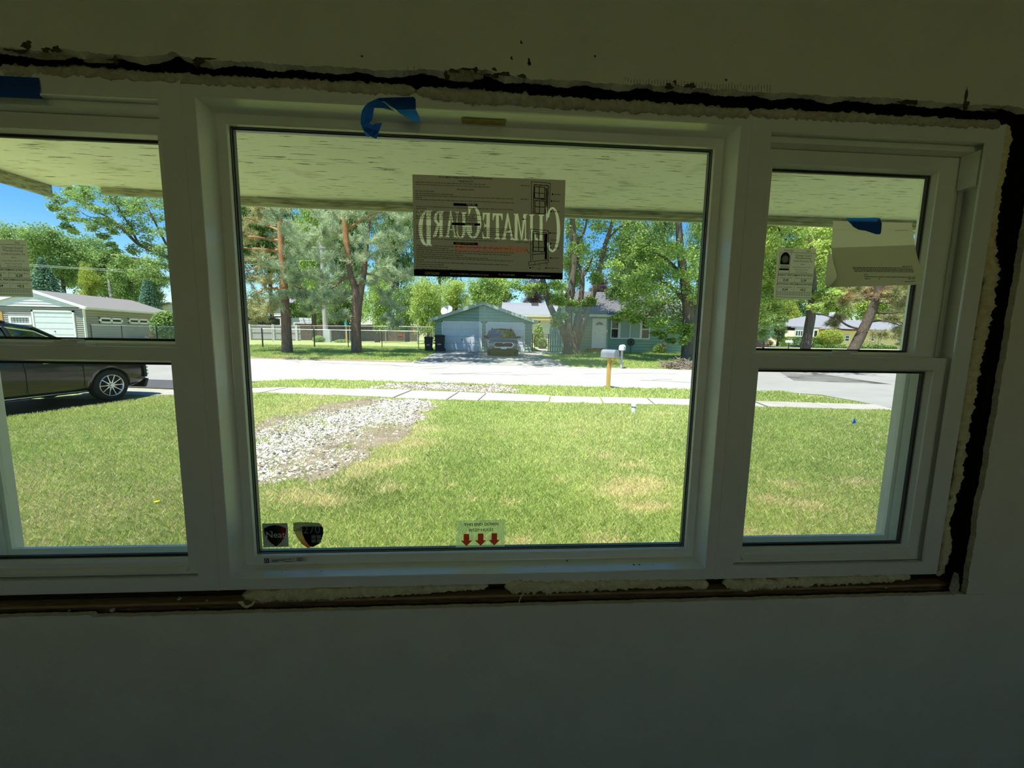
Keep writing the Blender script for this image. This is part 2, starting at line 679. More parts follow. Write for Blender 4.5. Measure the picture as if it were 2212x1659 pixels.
# outer skin of the house, eave and roof
ow = MB()
ow.box(RX0 - 0.12, -1.50, 0.96, 1.085, -0.1, 2.30)
ow.box(1.42, RX1 + 0.12, 0.96, 1.085, -0.1, 2.30)
ow.box(-1.50, 1.42, 0.96, 1.085, -0.1, 0.74)
ow.box(-1.50, 1.42, 1.088, 1.10, -0.1, 0.80)
wall_out = tag(obj('wall_outer', ow, M_siding_out), kind='structure')
obj('casing', MB().rings([(-1.50, 1.42, 0.79, 2.085, 1.088), (-1.318, 1.271, 0.852, 2.042, 1.088), (-1.318, 1.271, 0.852, 2.042, 1.108), (-1.50, 1.42, 0.79, 2.085, 1.108)]), M_vinyl, wall_out)

SOZ = 2.088


def soffit_mat():
    m = bpy.data.materials.new('peeling_soffit_paint')
    m.use_nodes = True
    nt = m.node_tree
    b = nt.nodes['Principled BSDF']
    b.inputs['Roughness'].default_value = 0.8
    b.inputs['Specular IOR Level'].default_value = 0.15
    base = ramp(nt, noise(nt, 3.0, 4), [(0.35, (0.93, 0.93, 0.86)), (0.7, (0.86, 0.86, 0.77))])
    crack = ramp(nt, noise(nt, 5.0, 5, 0.62, (1.6, 26, 1), 0.3), [(0.605, (0, 0, 0)), (0.635, (1, 1, 1))])
    fine = ramp(nt, noise(nt, 14.0, 3, 0.6, (2.0, 30, 1), 0.6), [(0.60, (0, 0, 0)), (0.72, (0.4, 0.4, 0.4))])
    stain = ramp(nt, noise(nt, 4.5, 3, 0.6), [(0.58, (0, 0, 0)), (0.70, (0.4, 0.4, 0.4))])

    def mixc(a, f, c2):
        mx = nt.nodes.new('ShaderNodeMix')
        mx.data_type = 'RGBA'
        nt.links.new(f, mx.inputs[0])
        nt.links.new(a, mx.inputs[6])
        mx.inputs[7].default_value = (*c2, 1)
        return mx.outputs[2]
    c = mixc(base, stain, (0.45, 0.42, 0.25))
    c = mixc(c, fine, (0.45, 0.42, 0.28))
    c = mixc(c, crack, (0.07, 0.06, 0.035))
    nt.links.new(c, b.inputs['Base Color'])
    bn = nt.nodes.new('ShaderNodeBump')
    bn.inputs['Strength'].default_value = 0.4
    bn.inputs['Distance'].default_value = 0.004
    nt.links.new(crack, bn.inputs['Height'])
    bn.invert = True
    nt.links.new(bn.outputs[0], b.inputs['Normal'])
    return m


M_soffit = soffit_mat()
M_fascia = mat('weathered_fascia', (0.46, 0.46, 0.34), 0.8, 0.1, col2=(0.20, 0.18, 0.11), nscale=5, stretch=(2.5, 8, 25), lo=0.42, hi=0.66)
soffit = thing('roof_soffit', None, None, (0.7, 1.45, SOZ), kind='structure')
edge = [(-1.62, 1.785), (-1.34, 1.80), (-1.10, 1.835), (-0.34, 1.838), (0.34, 1.832), (1.03, 1.828), (1.28, 1.835)]
p1 = [(x, y, SOZ) for x, y in [(-1.92, 1.09), (1.272, 1.09), (1.272, 1.834)] + edge[::-1][1:] + [(-1.70, 1.775), (-1.735, 1.80), (-1.785, 1.815)]]
obj('soffit_panel', MB().prism(p1, (0, 0, 0.012)), M_soffit, soffit)
p2 = [(x, y, SOZ + 0.001) for x, y in [(1.275, 1.09), (RX1 + 0.5, 1.09), (RX1 + 0.5, 1.82), (1.275, 1.834)]]
obj('soffit_panel', MB().prism(p2, (0, 0, 0.012)), M_soffit, soffit)
p3 = [(x, y, SOZ) for x, y in [(-1.92, 1.09), (-1.735, 1.09), (-1.735, RY0), (-2.2, RY0)]]
obj('soffit_panel', MB().prism(p3, (0, 0, 0.012)), M_soffit, soffit)
fb = MB()
pts = [(-1.60, 1.788), (-1.34, 1.803)] + edge[2:] + [(RX1 + 0.5, 1.822)]
for i, (a, b) in enumerate(zip(pts[:-1], pts[1:])):
    fb.add([(a[0], a[1], 2.062), (b[0], b[1], 2.062), (b[0], b[1] + 0.022, 2.062), (a[0], a[1] + 0.022, 2.062), (a[0], a[1], 2.20), (b[0], b[1], 2.20), (b[0], b[1] + 0.022, 2.20), (a[0], a[1] + 0.022, 2.20)],
           [(0, 1, 5, 4), (0, 3, 2, 1), (3, 7, 6, 2), (4, 5, 6, 7)])
fb.add([(-1.60, 1.788, 2.062), (-1.60, 1.81, 2.062), (-1.60, 1.81, 2.2), (-1.60, 1.788, 2.2)], [(0, 1, 2, 3)])
obj('fascia_board', fb, M_fascia, soffit)
obj('fascia_lip', MB().box(-1.345, RX1 + 0.5, 1.858, 1.866, 2.054, 2.20), mat('fascia_lip', (0.74, 0.74, 0.60), 0.6, 0.2), soffit)
rb = MB()
a, b = Vector((-1.80, 1.80, 0)), Vector((-2.26, RY0, 0))
n = Vector((-0.022, 0, 0))
for q in (0,):
    rb.prism([(a.x, a.y, 2.045), (a.x - 0.022, a.y + 0.01, 2.045), (a.x - 0.022, a.y + 0.01, 2.16), (a.x, a.y, 2.16)], b - a)
obj('rake_board', rb, M_fascia, soffit)
roof = MB()
roof.prism([(RX0 - 0.6, 1.84, 2.205), (RX0 - 0.6, -1.45, 3.10), (RX0 - 0.6, -1.45, 3.16), (RX0 - 0.6, 1.87, 2.245)], (6.2, 0, 0))
roof.prism([(RX0 - 0.6, -1.45, 3.10), (RX0 - 0.6, -4.15, 2.36), (RX0 - 0.6, -4.17, 2.40), (RX0 - 0.6, -1.45, 3.16)], (6.2, 0, 0))
tag(obj('roof', roof, mat('roof_shingle', (0.16, 0.15, 0.14), 0.9, 0.1)), kind='structure')

# ------------------------------------------------------------------ the window: picture unit between two double-hung units
FY = 0.95


def bead_ring(x0, x1, z0, z1, y):
    return (x0, x1, z0, z1, y)


def picture_window():
    x0, x1, z0, z1 = -0.669 + 0.001, 0.622 - 0.001, 0.857, 2.039
    lip = (-0.6387, 0.5914, 0.8882, 2.0071)
    inn = (-0.6300, 0.5830, 0.8940, 2.0000)
    bead = (-0.6080, 0.5610, 0.9175, 1.9790)
    gl = (-0.6060, 0.5590, 0.9195, 1.9770)
    root = thing('window_2', None, None, (-0.0235, FY, 0.857), kind='structure')
    r = [(x0, x1, z0, z1, 1.09), (x0, x1, z0, z1, FY), (*lip, FY), (*inn, 1.0), (*bead, 1.0), (*gl, 1.011), (*gl, 1.031), (x0 + 0.004, x1 - 0.004, z0 + 0.004, z1 - 0.004, 1.09)]
    obj('frame', MB().rings(r), M_vinyl, root, bevel=0.0015)
    g = (gl[0] - 0.004, gl[1] + 0.004, gl[2] - 0.004, gl[3] + 0.004)
    obj('pane', MB().box(g[0], g[1], 1.0115, 1.0145, g[2], g[3]), M_glass, root)
    obj('pane', MB().box(g[0], g[1], 1.0275, 1.0300, g[2], g[3]), M_glass, root)
    e = (gl[0] + 0.004, gl[1] - 0.004, gl[2] + 0.004, gl[3] - 0.004)
    obj('spacer_bar', MB().rings([(*gl, 1.016), (*e, 1.016), (*e, 1.0265), (*gl, 1.0265)]), M_spacer, root)
    e2 = (gl[0] + 0.0012, gl[1] - 0.0012, gl[2] + 0.0012, gl[3] - 0.0012)
    obj('gasket', MB().rings([(*gl, 1.0095), (*e2, 1.0095), (*e2, 1.0112), (*gl, 1.0112)]), M_gasket, root)
    return root


def sash(root, name, ox, oz, gx, gz_, y0, t):
    """a sash: outer size, glass size, front plane, thickness"""
    o = (ox[0], ox[1], oz[0], oz[1])
    g = (gx[0], gx[1], gz_[0], gz_[1])
    b = (g[0] - 0.005, g[1] + 0.005, g[2] - 0.005, g[3] + 0.005)
    s = obj(name, MB().rings([(*o, y0 + t), (*o, y0), (*b, y0), (*b, y0 + 0.004), (*g, y0 + 0.014), (*g, y0 + t - 0.003), (*b, y0 + t)]), M_vinyl, root, bevel=0.0012)
    k = (g[0] - 0.004, g[1] + 0.004, g[2] - 0.004, g[3] + 0.004)
    obj('pane', MB().box(k[0], k[1], y0 + 0.0145, y0 + 0.0170, k[2], k[3]), M_glass, s)
    obj('pane', MB().box(k[0], k[1], y0 + 0.0252, y0 + 0.0278, k[2], k[3]), M_glass, s)
    e = (g[0] + 0.006, g[1] - 0.006, g[2] + 0.006, g[3] - 0.006)
    obj('spacer_bar', MB().rings([(*g, y0 + 0.0175), (*e, y0 + 0.0175), (*e, y0 + 0.0248), (*g, y0 + 0.0248)]), M_gasket, s)
    return s


def hung_window(name, flip):
    def X(a, b):
        if flip:
            a, b = -0.047 - b, -0.047 - a
        return a, b
    x0, x1 = X(0.622 + 0.001, 1.269)
    z0, z1 = 0.857, 2.039
    root = thing(name, None, None, ((x0 + x1) / 2, FY, z0), kind='structure')
    lip = (*X(0.669, 1.222), 0.8935, 1.996)
    trk = (*X(0.645, 1.248), 0.8900, 2.000)
    obj('frame', MB().rings([(x0, x1, z0, z1, 1.09), (x0, x1, z0, z1, FY), (*lip, FY), (*lip, FY + 0.006), (*trk, FY + 0.008), (*trk, 1.045), (*lip, 1.047), (*lip, 1.09)]), M_vinyl, root, bevel=0.0015)
    sash(root, 'upper_sash', X(0.652, 1.240), (1.432, 1.984), X(0.722, 1.167), (1.4765, 1.944), 1.004, 0.032)
    lo_ = sash(root, 'lower_sash', X(0.650, 1.243), (0.892, 1.4640), X(0.708, 1.187), (0.931, 1.4265), 0.968, 0.032)
    a, b = X(0.70, 1.19)
    obj('lift_rail', MB().prism([(a, 0.968, 0.915), (a, 0.956, 0.908), (a, 0.956, 0.905), (a, 0.968, 0.903)], (b - a, 0, 0)), M_vinyl, lo_)
    c = sum(X(0.935, 0.935)) / 2
    lk = MB()
    lk.box(c - 0.042, c + 0.042, 0.972, 0.998, 1.464, 1.4695)
    lk.box(c - 0.030, c + 0.022, 0.975, 0.996, 1.4695, 1.475)
    lk.cyl((c - 0.005, 0.985, 1.475), (c - 0.005, 0.985, 1.480), 0.012, 16)
    lk.prism([(c - 0.012, 0.978, 1.4755), (c + 0.036, 0.970, 1.4755), (c + 0.040, 0.974, 1.4755), (c + 0.0, 0.992, 1.4755)], (0, 0, 0.0045))
    obj('sash_lock', lk, M_vinyl, lo_, bevel=0.0008)
    # track covers in the side jambs above the lower sash
    for q0, q1 in ((1.2225, 1.2475), (0.6455, 0.6685)):
        a, b = X(q0, q1)
        obj('track_cover', MB().box(a, b, 0.9600, 1.0020, 1.90, 1.985), M_vinyl, root, bevel=0.001)
        obj('jamb_liner', MB().box(a + 0.008, b - 0.008, 0.998, 1.003, 1.466, 1.90), M_vinyl, root)
    a, b = X(0.645, 1.248)
    obj('head_stop', MB().box(a, b, 0.975, 1.036, 1.985, 1.9995), M_vinyl, root)
    a, b = X(0.662, 1.231)
    sc = obj('insect_screen', MB().rings([(a, b, 0.9, 1.45, 1.052), (a, b, 0.9, 1.45, 1.062), (a + 0.02, b - 0.02, 0.92, 1.43, 1.062), (a + 0.02, b - 0.02, 0.92, 1.43, 1.052)]), M_vinyl, root)
    obj('screen_cloth', MB().quad((a + 0.02, 1.058, 0.92), (b - 0.02, 1.058, 0.92), (b - 0.02, 1.058, 1.43), (a + 0.02, 1.058, 1.43)), film_mat('screen_cloth', (0.10, 0.10, 0.105), 0.74, 0.0), sc)
    return root


win_mid = picture_window()
win_left = hung_window('window_1', True)
win_right = hung_window('window_3', False)
for q, nm in ((-0.6690, 'trim_1'), (0.6220, 'trim_2')):
    tag(obj(nm, MB().box(q - 0.0035, q + 0.0035, FY - 0.0015, FY + 0.05, 0.858, 2.037), M_vinyl), kind='structure')


# ------------------------------------------------------------------ spray foam in the gap
def lump_strip(pts, ry, rz, seed, step=0.005, n=10, rough=0.35, drip=0.0):
    """an uneven bead along a path; ry and rz are half sizes at each path point"""
    r = np.random.default_rng(seed)
    P = [Vector(p) for p in pts]
    L = [0.0]
    for a, b in zip(P[:-1], P[1:]):
        L.append(L[-1] + (b - a).length)
    m = max(4, int(L[-1] / step))
    vs, fs = [], []
    prev = np.ones(n)
    for i in range(m + 1):
        d = L[-1] * i / m
        k = max(j for j in range(len(L)) if L[j] <= d + 1e-9)
        k = min(k, len(P) - 2)
        u = (d - L[k]) / max(1e-9, L[k + 1] - L[k])
        c = P[k].lerp(P[k + 1], u)
        T = (P[k + 1] - P[k]).normalized()
        B = Vector((0, -1, 0))
        N = T.cross(B).normalized()
        a = ry[k] + (ry[k + 1] - ry[k]) * u
        b = rz[k] + (rz[k + 1] - rz[k]) * u
        end = min(1.0, min(i, m - i) / 3.0 + 0.25)
        prev = 0.45 * prev + 0.55 * (1 + rough * r.standard_normal(n))
        for j in range(n):
            w = 2 * math.pi * j / n
            q = max(0.3, prev[j]) * end
            p = c + B * (a * q * math.cos(w)) + N * (b * q * math.sin(w))
            if drip and math.sin(w) * N.z < -0.5:
                p.z -= abs(r.standard_normal()) * drip
            vs.append(p)
    for i in range(m):
        for j in range(n):
            fs.append((i * n + j, i * n + (j + 1) % n, (i + 1) * n + (j + 1) % n, (i + 1) * n + j))
    fs += [tuple(range(n))[::-1], tuple(m * n + j for j in range(n))]
    return MB().add(vs, fs)


def foam(pxs, ry, rz, y, seed, name, label, material=M_foam, drip=0.002, **kw):
    pts = [PY(px, py, y) for px, py in pxs]
    o = obj(name, lump_strip(pts, ry, rz, seed, drip=drip, **kw), material, smooth=True)
    return tag(o, label, 'foam')


foam([(524, 1285), (560, 1284), (700, 1280), (900, 1273), (1055, 1265)], [0.010, 0.014, 0.012, 0.010, 0.007], [0.010, 0.0145, 0.014, 0.010, 0.005], 0.952, 3,
     'spray_foam', 'long cream foam bead under the left and middle part of the picture window', drip=0.0015)
foam([(1090, 1266), (1120, 1267), (1200, 1265), (1340, 1261), (1470, 1258), (1530, 1261)], [0.012, 0.014, 0.013, 0.012, 0.010, 0.013], [0.012, 0.017, 0.014, 0.013, 0.009, 0.013], 0.952, 5,
     'spray_foam', 'cream foam bead under the right half of the picture window', drip=0.0015)
foam([(1560, 1258), (1600, 1260), (1700, 1256), (1850, 1250), (1965, 1245)], [0.010, 0.012, 0.011, 0.011, 0.009], [0.009, 0.017, 0.012, 0.012, 0.009], 0.953, 8,
     'spray_foam', 'cream foam bead under the right double-hung window', drip=0.0018)
foam([(2170, 268), (2172, 300), (2150, 420), (2135, 520), (2140, 600), (2110, 760), (2085, 900), (2065, 1040), (2040, 1130), (2045, 1180), (2025, 1244)], [0.008] * 11,
     [0.012, 0.014, 0.012, 0.016, 0.021, 0.018, 0.015, 0.012, 0.009, 0.015, 0.010], 0.957, 11, 'spray_foam', 'uneven cream foam bead up the right side of the right double-hung window', M_foam, drip=0.0)
foam([(0, 152), (200, 158), (420, 172), (640, 183), (900, 197)], [0.006] * 5, [0.010, 0.010, 0.010, 0.011, 0.011], 0.952, 13,
     'spray_foam', 'thin greyish foam bead running along the top from the left window', M_foamw, drip=0.0004)
foam([(900, 197), (950, 204), (1010, 208), (1080, 214), (1200, 222), (1330, 229), (1480, 238), (1620, 245)], [0.006, 0.009, 0.011, 0.011, 0.009, 0.009, 0.008, 0.008], [0.011, 0.012, 0.015, 0.013, 0.011, 0.012, 0.012, 0.009], 0.951, 17,
     'spray_foam', 'lumpy foam bead oozing over the top frame of the picture window', M_foamw, drip=0.002)
foam([(1620, 244), (1800, 252), (1980, 261), (2160, 270)], [0.007] * 4, [0.010, 0.010, 0.009, 0.009], 0.951, 19,
     'spray_foam', 'ragged foam bead along the top of the right double-hung window', M_foamw, drip=0.0014)
tag(obj('foam_strand', MB().tube([PY(549, 1298, 0.935), PY(545, 1306, 0.932), PY(533, 1311, 0.930), PY(526, 1308, 0.928), PY(522, 1302, 0.926), PY(515, 1301, 0.926)], [0.003, 0.0032, 0.0034, 0.003, 0.004, 0.002], 8), M_foam, smooth=True),
    'small hooked foam strand hanging below the long foam bead at lower left', 'foam')
tag(obj('foam_strand', MB().tube([PY(1132, 1281, 0.935), PY(1126, 1287, 0.928), PY(1122, 1298, 0.922), PY(1121, 1307, 0.921)], [0.002, 0.0018, 0.0015, 0.0008], 6), M_foam, smooth=True),
    'thin straight foam thread hanging under the picture window', 'foam')
for i, (px, py, s_) in enumerate([(387, 1293, 0.006), (447, 1297, 0.003), (243, 1318, 0.008), (150, 1319, 0.004), (1547, 1308, 0.003), (1913, 1269, 0.004), (278, 1316, 0.002), (428, 1314, 0.002)]):
    p = PY(px, py, 0.944)
    mbx = MB()
    rr = random.Random(i)
    mbx.lathe([(0.0001, -s_ * 0.5), (s_ * 0.9, -s_ * 0.2), (s_ * 0.7, s_ * 0.25), (0.0001, s_ * 0.45)], n=7, c=p)
    mbx.v = [(a + rr.uniform(-1, 1) * s_ * 0.25, b + rr.uniform(-1, 1) * s_ * 0.2, c + rr.uniform(-1, 1) * s_ * 0.2) for a, b, c in mbx.v]
    names = ['largest foam crumb on the sill plate below the left window', 'foam crumb just right of the largest crumb on the sill plate', 'flat pale flake on the drywall edge at lower left', 'small flake left of the flat pale flake on the drywall edge',
             'tiny crumb on the drywall edge below the seam right of the picture window', 'white crumb on the sill plate under the right window', 'tiny crumb just right of the flat pale flake', 'tiny crumb on the drywall edge left of the hooked foam strand']
    tag(obj('plaster_crumb', mbx, M_foamw, smooth=True), names[i], 'crumb', 'crumbs left on the rough sill')
# ------------------------------------------------------------------ papers, stickers and tape on the glass
M_ink = mat('black_ink', (0.006, 0.006, 0.006), 0.7, 0.1)
M_ink2 = mat('thin_ink', (0.02, 0.02, 0.018), 0.8, 0.1)


def inpoly(px, py, poly):
    c = np.zeros(px.shape, bool)
    n = len(poly)
    for i in range(n):
        x0, y0 = poly[i]
        x1, y1 = poly[(i + 1) % n]
        if y0 == y1:
            continue
        c ^= ((y0 > py) != (y1 > py)) & (px < (x1 - x0) * (py - y0) / (y1 - y0) + x0)
    return c


def homography(src, dst):
    A, B = [], []
    for (x, y), (u, v) in zip(src, dst):
        A.append([x, y, 1, 0, 0, 0, -u * x, -u * y])
        B.append(u)
        A.append([0, 0, 0, x, y, 1, -v * x, -v * y])
        B.append(v)
    return np.append(np.linalg.solve(np.array(A, float), np.array(B, float)), 1).reshape(3, 3)


def raster_sheet(name, corners, y, cls, mats, parent=None, at=None):
    """a printed sheet: cls is a rows x columns array of ink numbers; corners TL TR BR BL are world points"""
    nr, nc = cls.shape
    TL, TR, BR, BL = [np.array(c) for c in corners]
    vs, fs, mi = [], [], []

    def pt(u, v):
        return (TL * (1 - u) + TR * u) * (1 - v) + (BL * (1 - u) + BR * u) * v
    for j in range(nr):
        row = cls[j]
        cut = np.flatnonzero(np.diff(row)) + 1
        st = np.concatenate([[0], cut])
        en = np.concatenate([cut, [nc]])
        for a, b in zip(st, en):
            k = len(vs)
            vs += [pt(a / nc, j / nr), pt(b / nc, j / nr), pt(b / nc, (j + 1) / nr), pt(a / nc, (j + 1) / nr)]
            fs.append((k + 3, k + 2, k + 1, k))
            mi.append(int(row[a]))
    o = raw_mesh(name, np.array(vs) - (np.array(at) if at is not None else 0), fs, mats, parent, at=at)
    o.data.polygons.foreach_set('material_index', np.array(mi, np.int32))
    return o


def brand_sheet():
    """the maker's sheet on the picture window; shapes are given in a 5.53x enlargement with its corner at (860, 360)"""
    Z = [(170, 92), (2000, 160), (1965, 1350), (190, 1305)]
    hm = homography([(0, 0), (1, 0), (1, 1), (0, 1)], Z)
    nr, nc = 460, 900
    u, v = np.meshgrid((np.arange(nc) + 0.5) / nc, (np.arange(nr) + 0.5) / nr)
    w = hm[2, 0] * u + hm[2, 1] * v + hm[2, 2]
    X = (hm[0, 0] * u + hm[0, 1] * v + hm[0, 2]) / w
    Y = (hm[1, 0] * u + hm[1, 1] * v + hm[1, 2]) / w
    cls = np.zeros((nr, nc), np.int32)
    lit = np.zeros((nr, nc), bool)

    def P(*pts):
        lit[inpoly(X, Y, pts)] = True

    def ring(cx, cy, rx, ry, ix, iy, clip, sx=0.0):
        o = ((X - cx) / rx) ** 2 + ((Y - cy) / ry) ** 2 < 1
        i = ((X - cx - sx) / ix) ** 2 + ((Y - cy) / iy) ** 2 < 1
        lit[o & ~i & clip(X, Y)] = True

    def serif(x, y, wd, up):
        s = -1 if up else 1
        P((x - wd, y), (x + wd, y), (x + wd, y + 6 * s), (x + wd * 0.5, y + 20 * s), (x - wd * 0.5, y + 20 * s), (x - wd, y + 6 * s))
    # D
    P((335, 528), (392, 528), (388, 950), (340, 950))
    serif(372, 526, 36, False)
    serif(375, 950, 38, True)
    ring(345, 738, 102, 214, 55, 190, lambda x, y: x < 350)
    # R
    P((490, 535), (530, 535), (530, 845), (492, 845))
    serif(512, 532, 32, False)
    serif(512, 848, 34, True)
    ring(497, 612, 72, 82, 36, 62, lambda x, y: x < 500)
    P((462, 690), (500, 680), (452, 842), (412, 842))
    # A
    P((618, 540), (628, 522), (640, 560), (600, 850), (572, 850))
    P((622, 530), (632, 530), (690, 850), (668, 850))
    P((596, 742), (660, 742), (662, 758), (594, 758))
    serif(586, 850, 34, True)
    serif(682, 852, 28, True)
    # U
    P((697, 542), (707, 542), (708, 790), (698, 790))
    P((765, 545), (800, 545), (800, 790), (765, 790))
    serif(702, 540, 24, False)
    serif(783, 545, 34, False)
    ring(748, 780, 52, 78, 26, 62, lambda x, y: y > 775, -8)
    # G
    ring(893, 665, 98, 195, 52, 172, lambda x, y: (x > 868) | (y > 690))
    P((838, 690), (876, 690), (880, 790), (850, 815), (838, 780))
    P((835, 472), (880, 472), (868, 500), (848, 585), (836, 588))
    P((825, 690), (890, 690), (884, 704), (832, 704))
    # E
    P((1052, 552), (1092, 552), (1090, 862), (1052, 862))
    P((1008, 550), (1100, 552), (1092, 570), (1035, 568), (1018, 640), (1008, 640))
    P((1028, 660), (1036, 690), (1056, 698), (1056, 712), (1036, 716), (1028, 745))
    P((1000, 780), (1010, 780), (1026, 838), (1060, 846), (1100, 862), (1006, 862))
    # T
    P((1166, 558), (1200, 558), (1202, 862), (1166, 862))
    P((1126, 555), (1248, 560), (1246, 640), (1238, 640), (1222, 590), (1200, 578), (1166, 576), (1146, 590), (1134, 640), (1126, 640))
    serif(1184, 866, 34, True)
    # A
    P((1296, 570), (1306, 550), (1320, 600), (1276, 868), (1246, 868))
    P((1300, 560), (1312, 560), (1372, 870), (1346, 870))
    P((1278, 770), (1338, 770), (1342, 790), (1274, 790))
    serif(1260, 870, 30, True)
    serif(1362, 874, 26, True)
    # M
    P((1390, 565), (1424, 565), (1424, 878), (1390, 878))
    P((1414, 562), (1430, 562), (1478, 850), (1466, 878))
    P((1494, 568), (1528, 568), (1480, 878), (1464, 878))
    P((1514, 568), (1526, 568), (1526, 878), (1514, 878))
    P((1372, 562), (1430, 562), (1424, 580), (1390, 580))
    P((1494, 566), (1545, 568), (1530, 584), (1498, 584))
    serif(1406, 880, 34, True)
    serif(1520, 882, 26, True)
    # I
    P((1576, 572), (1608, 572), (1606, 884), (1574, 884))
    serif(1592, 570, 32, False)
    serif(1590, 884, 32, True)
    # L
    P((1690, 576), (1726, 576), (1722, 888), (1688, 888))
    serif(1708, 574, 34, False)
    P((1628, 780), (1636, 780), (1650, 850), (1690, 874), (1740, 888), (1632, 886))
    # C
    ring(1843, 752, 92, 270, 52, 246, lambda x, y: (x > 1838) | ((y < 610) & (x > 1790)) | (y > 905))
    P((1764, 486), (1774, 486), (1800, 560), (1780, 640), (1768, 665))
    # registered mark
    ring(250, 552, 28, 26, 23, 21, lambda x, y: y > 0)
    cls[lit] = 1
    # rule below the name
    cls[inpoly(X, Y, [(425, 880), (1740, 912), (1740, 922), (425, 889)]) & ~lit] = 5

    def words(s, x, y, size, k, wd=1.0, mirror=False, bold=0.0, slope=0.037):
        vv, ff = text_tris(s, size, 'CENTER', bold, wd)
        if mirror:
            vv = vv * np.array([-1, 1])
        q = np.stack([x + vv[:, 0], y - vv[:, 1] + vv[:, 0] * slope], 1)
        for f in ff:
            t = q[list(f)]
            x0, y0 = t.min(0)
            x1, y1 = t.max(0)
            sel = np.nonzero((X[0 if False else slice(None)] >= x0) & (X <= x1) & (Y >= y0) & (Y <= y1))
            if len(sel[0]):
                cls[sel[0], sel[1]] = np.where(inpoly(X[sel], Y[sel], [tuple(p) for p in t]), k, cls[sel[0], sel[1]])
    words('WINDOWS & DOORS', 1108, 1010, 88, 2, 1.0, True, 0.03, 0.033)
    words('R', 250, 564, 34, 1, 1.0, True)
    # printed instructions: heads, body lines and black bars
    words('REPLACEMENT WINDOW INSTALLATION INSTRUCTIONS', 802, 144, 30, 3, 0.82, bold=0.015)
    words('TIPS/HELPFUL HINTS', 805, 184, 26, 3, 0.78, bold=0.015)
    words('PRE-INSTALLATION', 805, 284, 27, 3, 0.86, bold=0.015)
    r = np.random.default_rng(5)

    def line(x0, x1, y, h=6.5):
        slope = 0.037
        x = x0
        while x < x1:
            wl = r.uniform(18, 60)
            e = min(x + wl, x1)
            m = (X > x) & (X < e) & (np.abs(Y - (y + (X - x0) * slope)) < h)
            sub = m & (((X * 0.16 + np.floor(Y / 4) * 0.37 + np.sin(X * 0.9)) % 1.0) < 0.62)
            cls[sub] = 4
            x = e + 7
    for x0, x1, y in [(205, 1050, 184), (205, 1090, 212), (205, 440, 290), (205, 655, 318), (205, 1380, 343), (205, 285, 366), (205, 1380, 390), (212, 1375, 474), (212, 335, 498), (212, 760, 535), (212, 1000, 552), (212, 900, 575), (212, 940, 594), (212, 1000, 618),
                      (215, 1370, 706), (215, 1310, 728), (215, 1380, 752), (215, 1140, 776), (215, 1370, 800), (215, 1090, 830), (215, 1180, 856), (218, 1350, 940), (218, 600, 966), (218, 1380, 990), (218, 1350, 1016), (218, 780, 1042), (218, 1070, 1066), (218, 1370, 1086),
                      (218, 315, 1112), (218, 1320, 1136), (218, 545, 1164), (218, 595, 1190), (218, 830, 1216)]:
        line(x0, x1, y)
    for (x0, x1, ya, yb) in [(660, 946, 436, 466), (638, 978, 668, 698), (657, 950, 900, 930)]:
        cls[inpoly(X, Y, [(x0, ya), (x1, ya + 9), (x1, yb + 9), (x0, yb)])] = 3
    words('TAKE OUT', 870, 463, 24, 6, 1.0, slope=0.03)
    words('TAKE OUT', 850, 698, 24, 6, 1.0, slope=0.03)
    words('INSTALLING NEW WINDOW', 803, 926, 22, 5, 0.8, slope=0.03)
    # line drawings of a sash window and its callouts

    def stroke(x0, y0, x1, y1, t=5):
        d = math.hypot(x1 - x0, y1 - y0)
        nx, ny = -(y1 - y0) / d * t / 2, (x1 - x0) / d * t / 2
        cls[inpoly(X, Y, [(x0 + nx, y0 + ny), (x1 + nx, y1 + ny), (x1 - nx, y1 - ny), (x0 - nx, y0 - ny)])] = 3

    def path(p, t=5):
        for a, b in zip(p[:-1], p[1:]):
            stroke(*a, *b, t)

    def rect(x0, y0, x1, y1, t=5, s=8):
        path([(x0, y0), (x1, y0 + s), (x1, y1 + s), (x0, y1), (x0, y0)], t)
    path([(1590, 570), (1590, 178), (1818, 198), (1806, 500)], 6)
    path([(1612, 566), (1622, 215), (1795, 228), (1780, 560)], 9)
    rect(1628, 238, 1750, 375, 9)
    stroke(1685, 240, 1682, 380, 8)
    stroke(1628, 312, 1750, 322, 8)
    rect(1632, 404, 1752, 556, 9)
    stroke(1690, 406, 1686, 560, 8)
    stroke(1632, 478, 1752, 484, 8)
    path([(1628, 386), (1768, 392), (1762, 562)], 7)
    cls[inpoly(X, Y, [(1762, 250), (1786, 262), (1778, 470), (1760, 470)])] = 4
    path([(1584, 1130), (1580, 745), (1795, 765), (1790, 1120)], 7)
    path([(1606, 1110), (1606, 775), (1770, 790)], 7)
    rect(1612, 800, 1745, 1010, 9)
    stroke(1680, 802, 1676, 1014, 8)
    stroke(1612, 885, 1745, 892, 8)
    stroke(1612, 962, 1745, 966, 8)
    cls[inpoly(X, Y, [(1752, 800), (1782, 800), (1776, 1110), (1750, 1105)])] = 3
    path([(1600, 1050), (1760, 1040)], 8)
    path([(1560, 1180), (1560, 1135), (1795, 1115), (1795, 1145), (1560, 1180)], 6)
    path([(1640, 1135), (1622, 1190)], 4)
    path([(1690, 1160), (1688, 1200)], 4)
    path([(1760, 1130), (1785, 1190)], 4)
    path([(1530, 990), (1570, 1040)], 6)
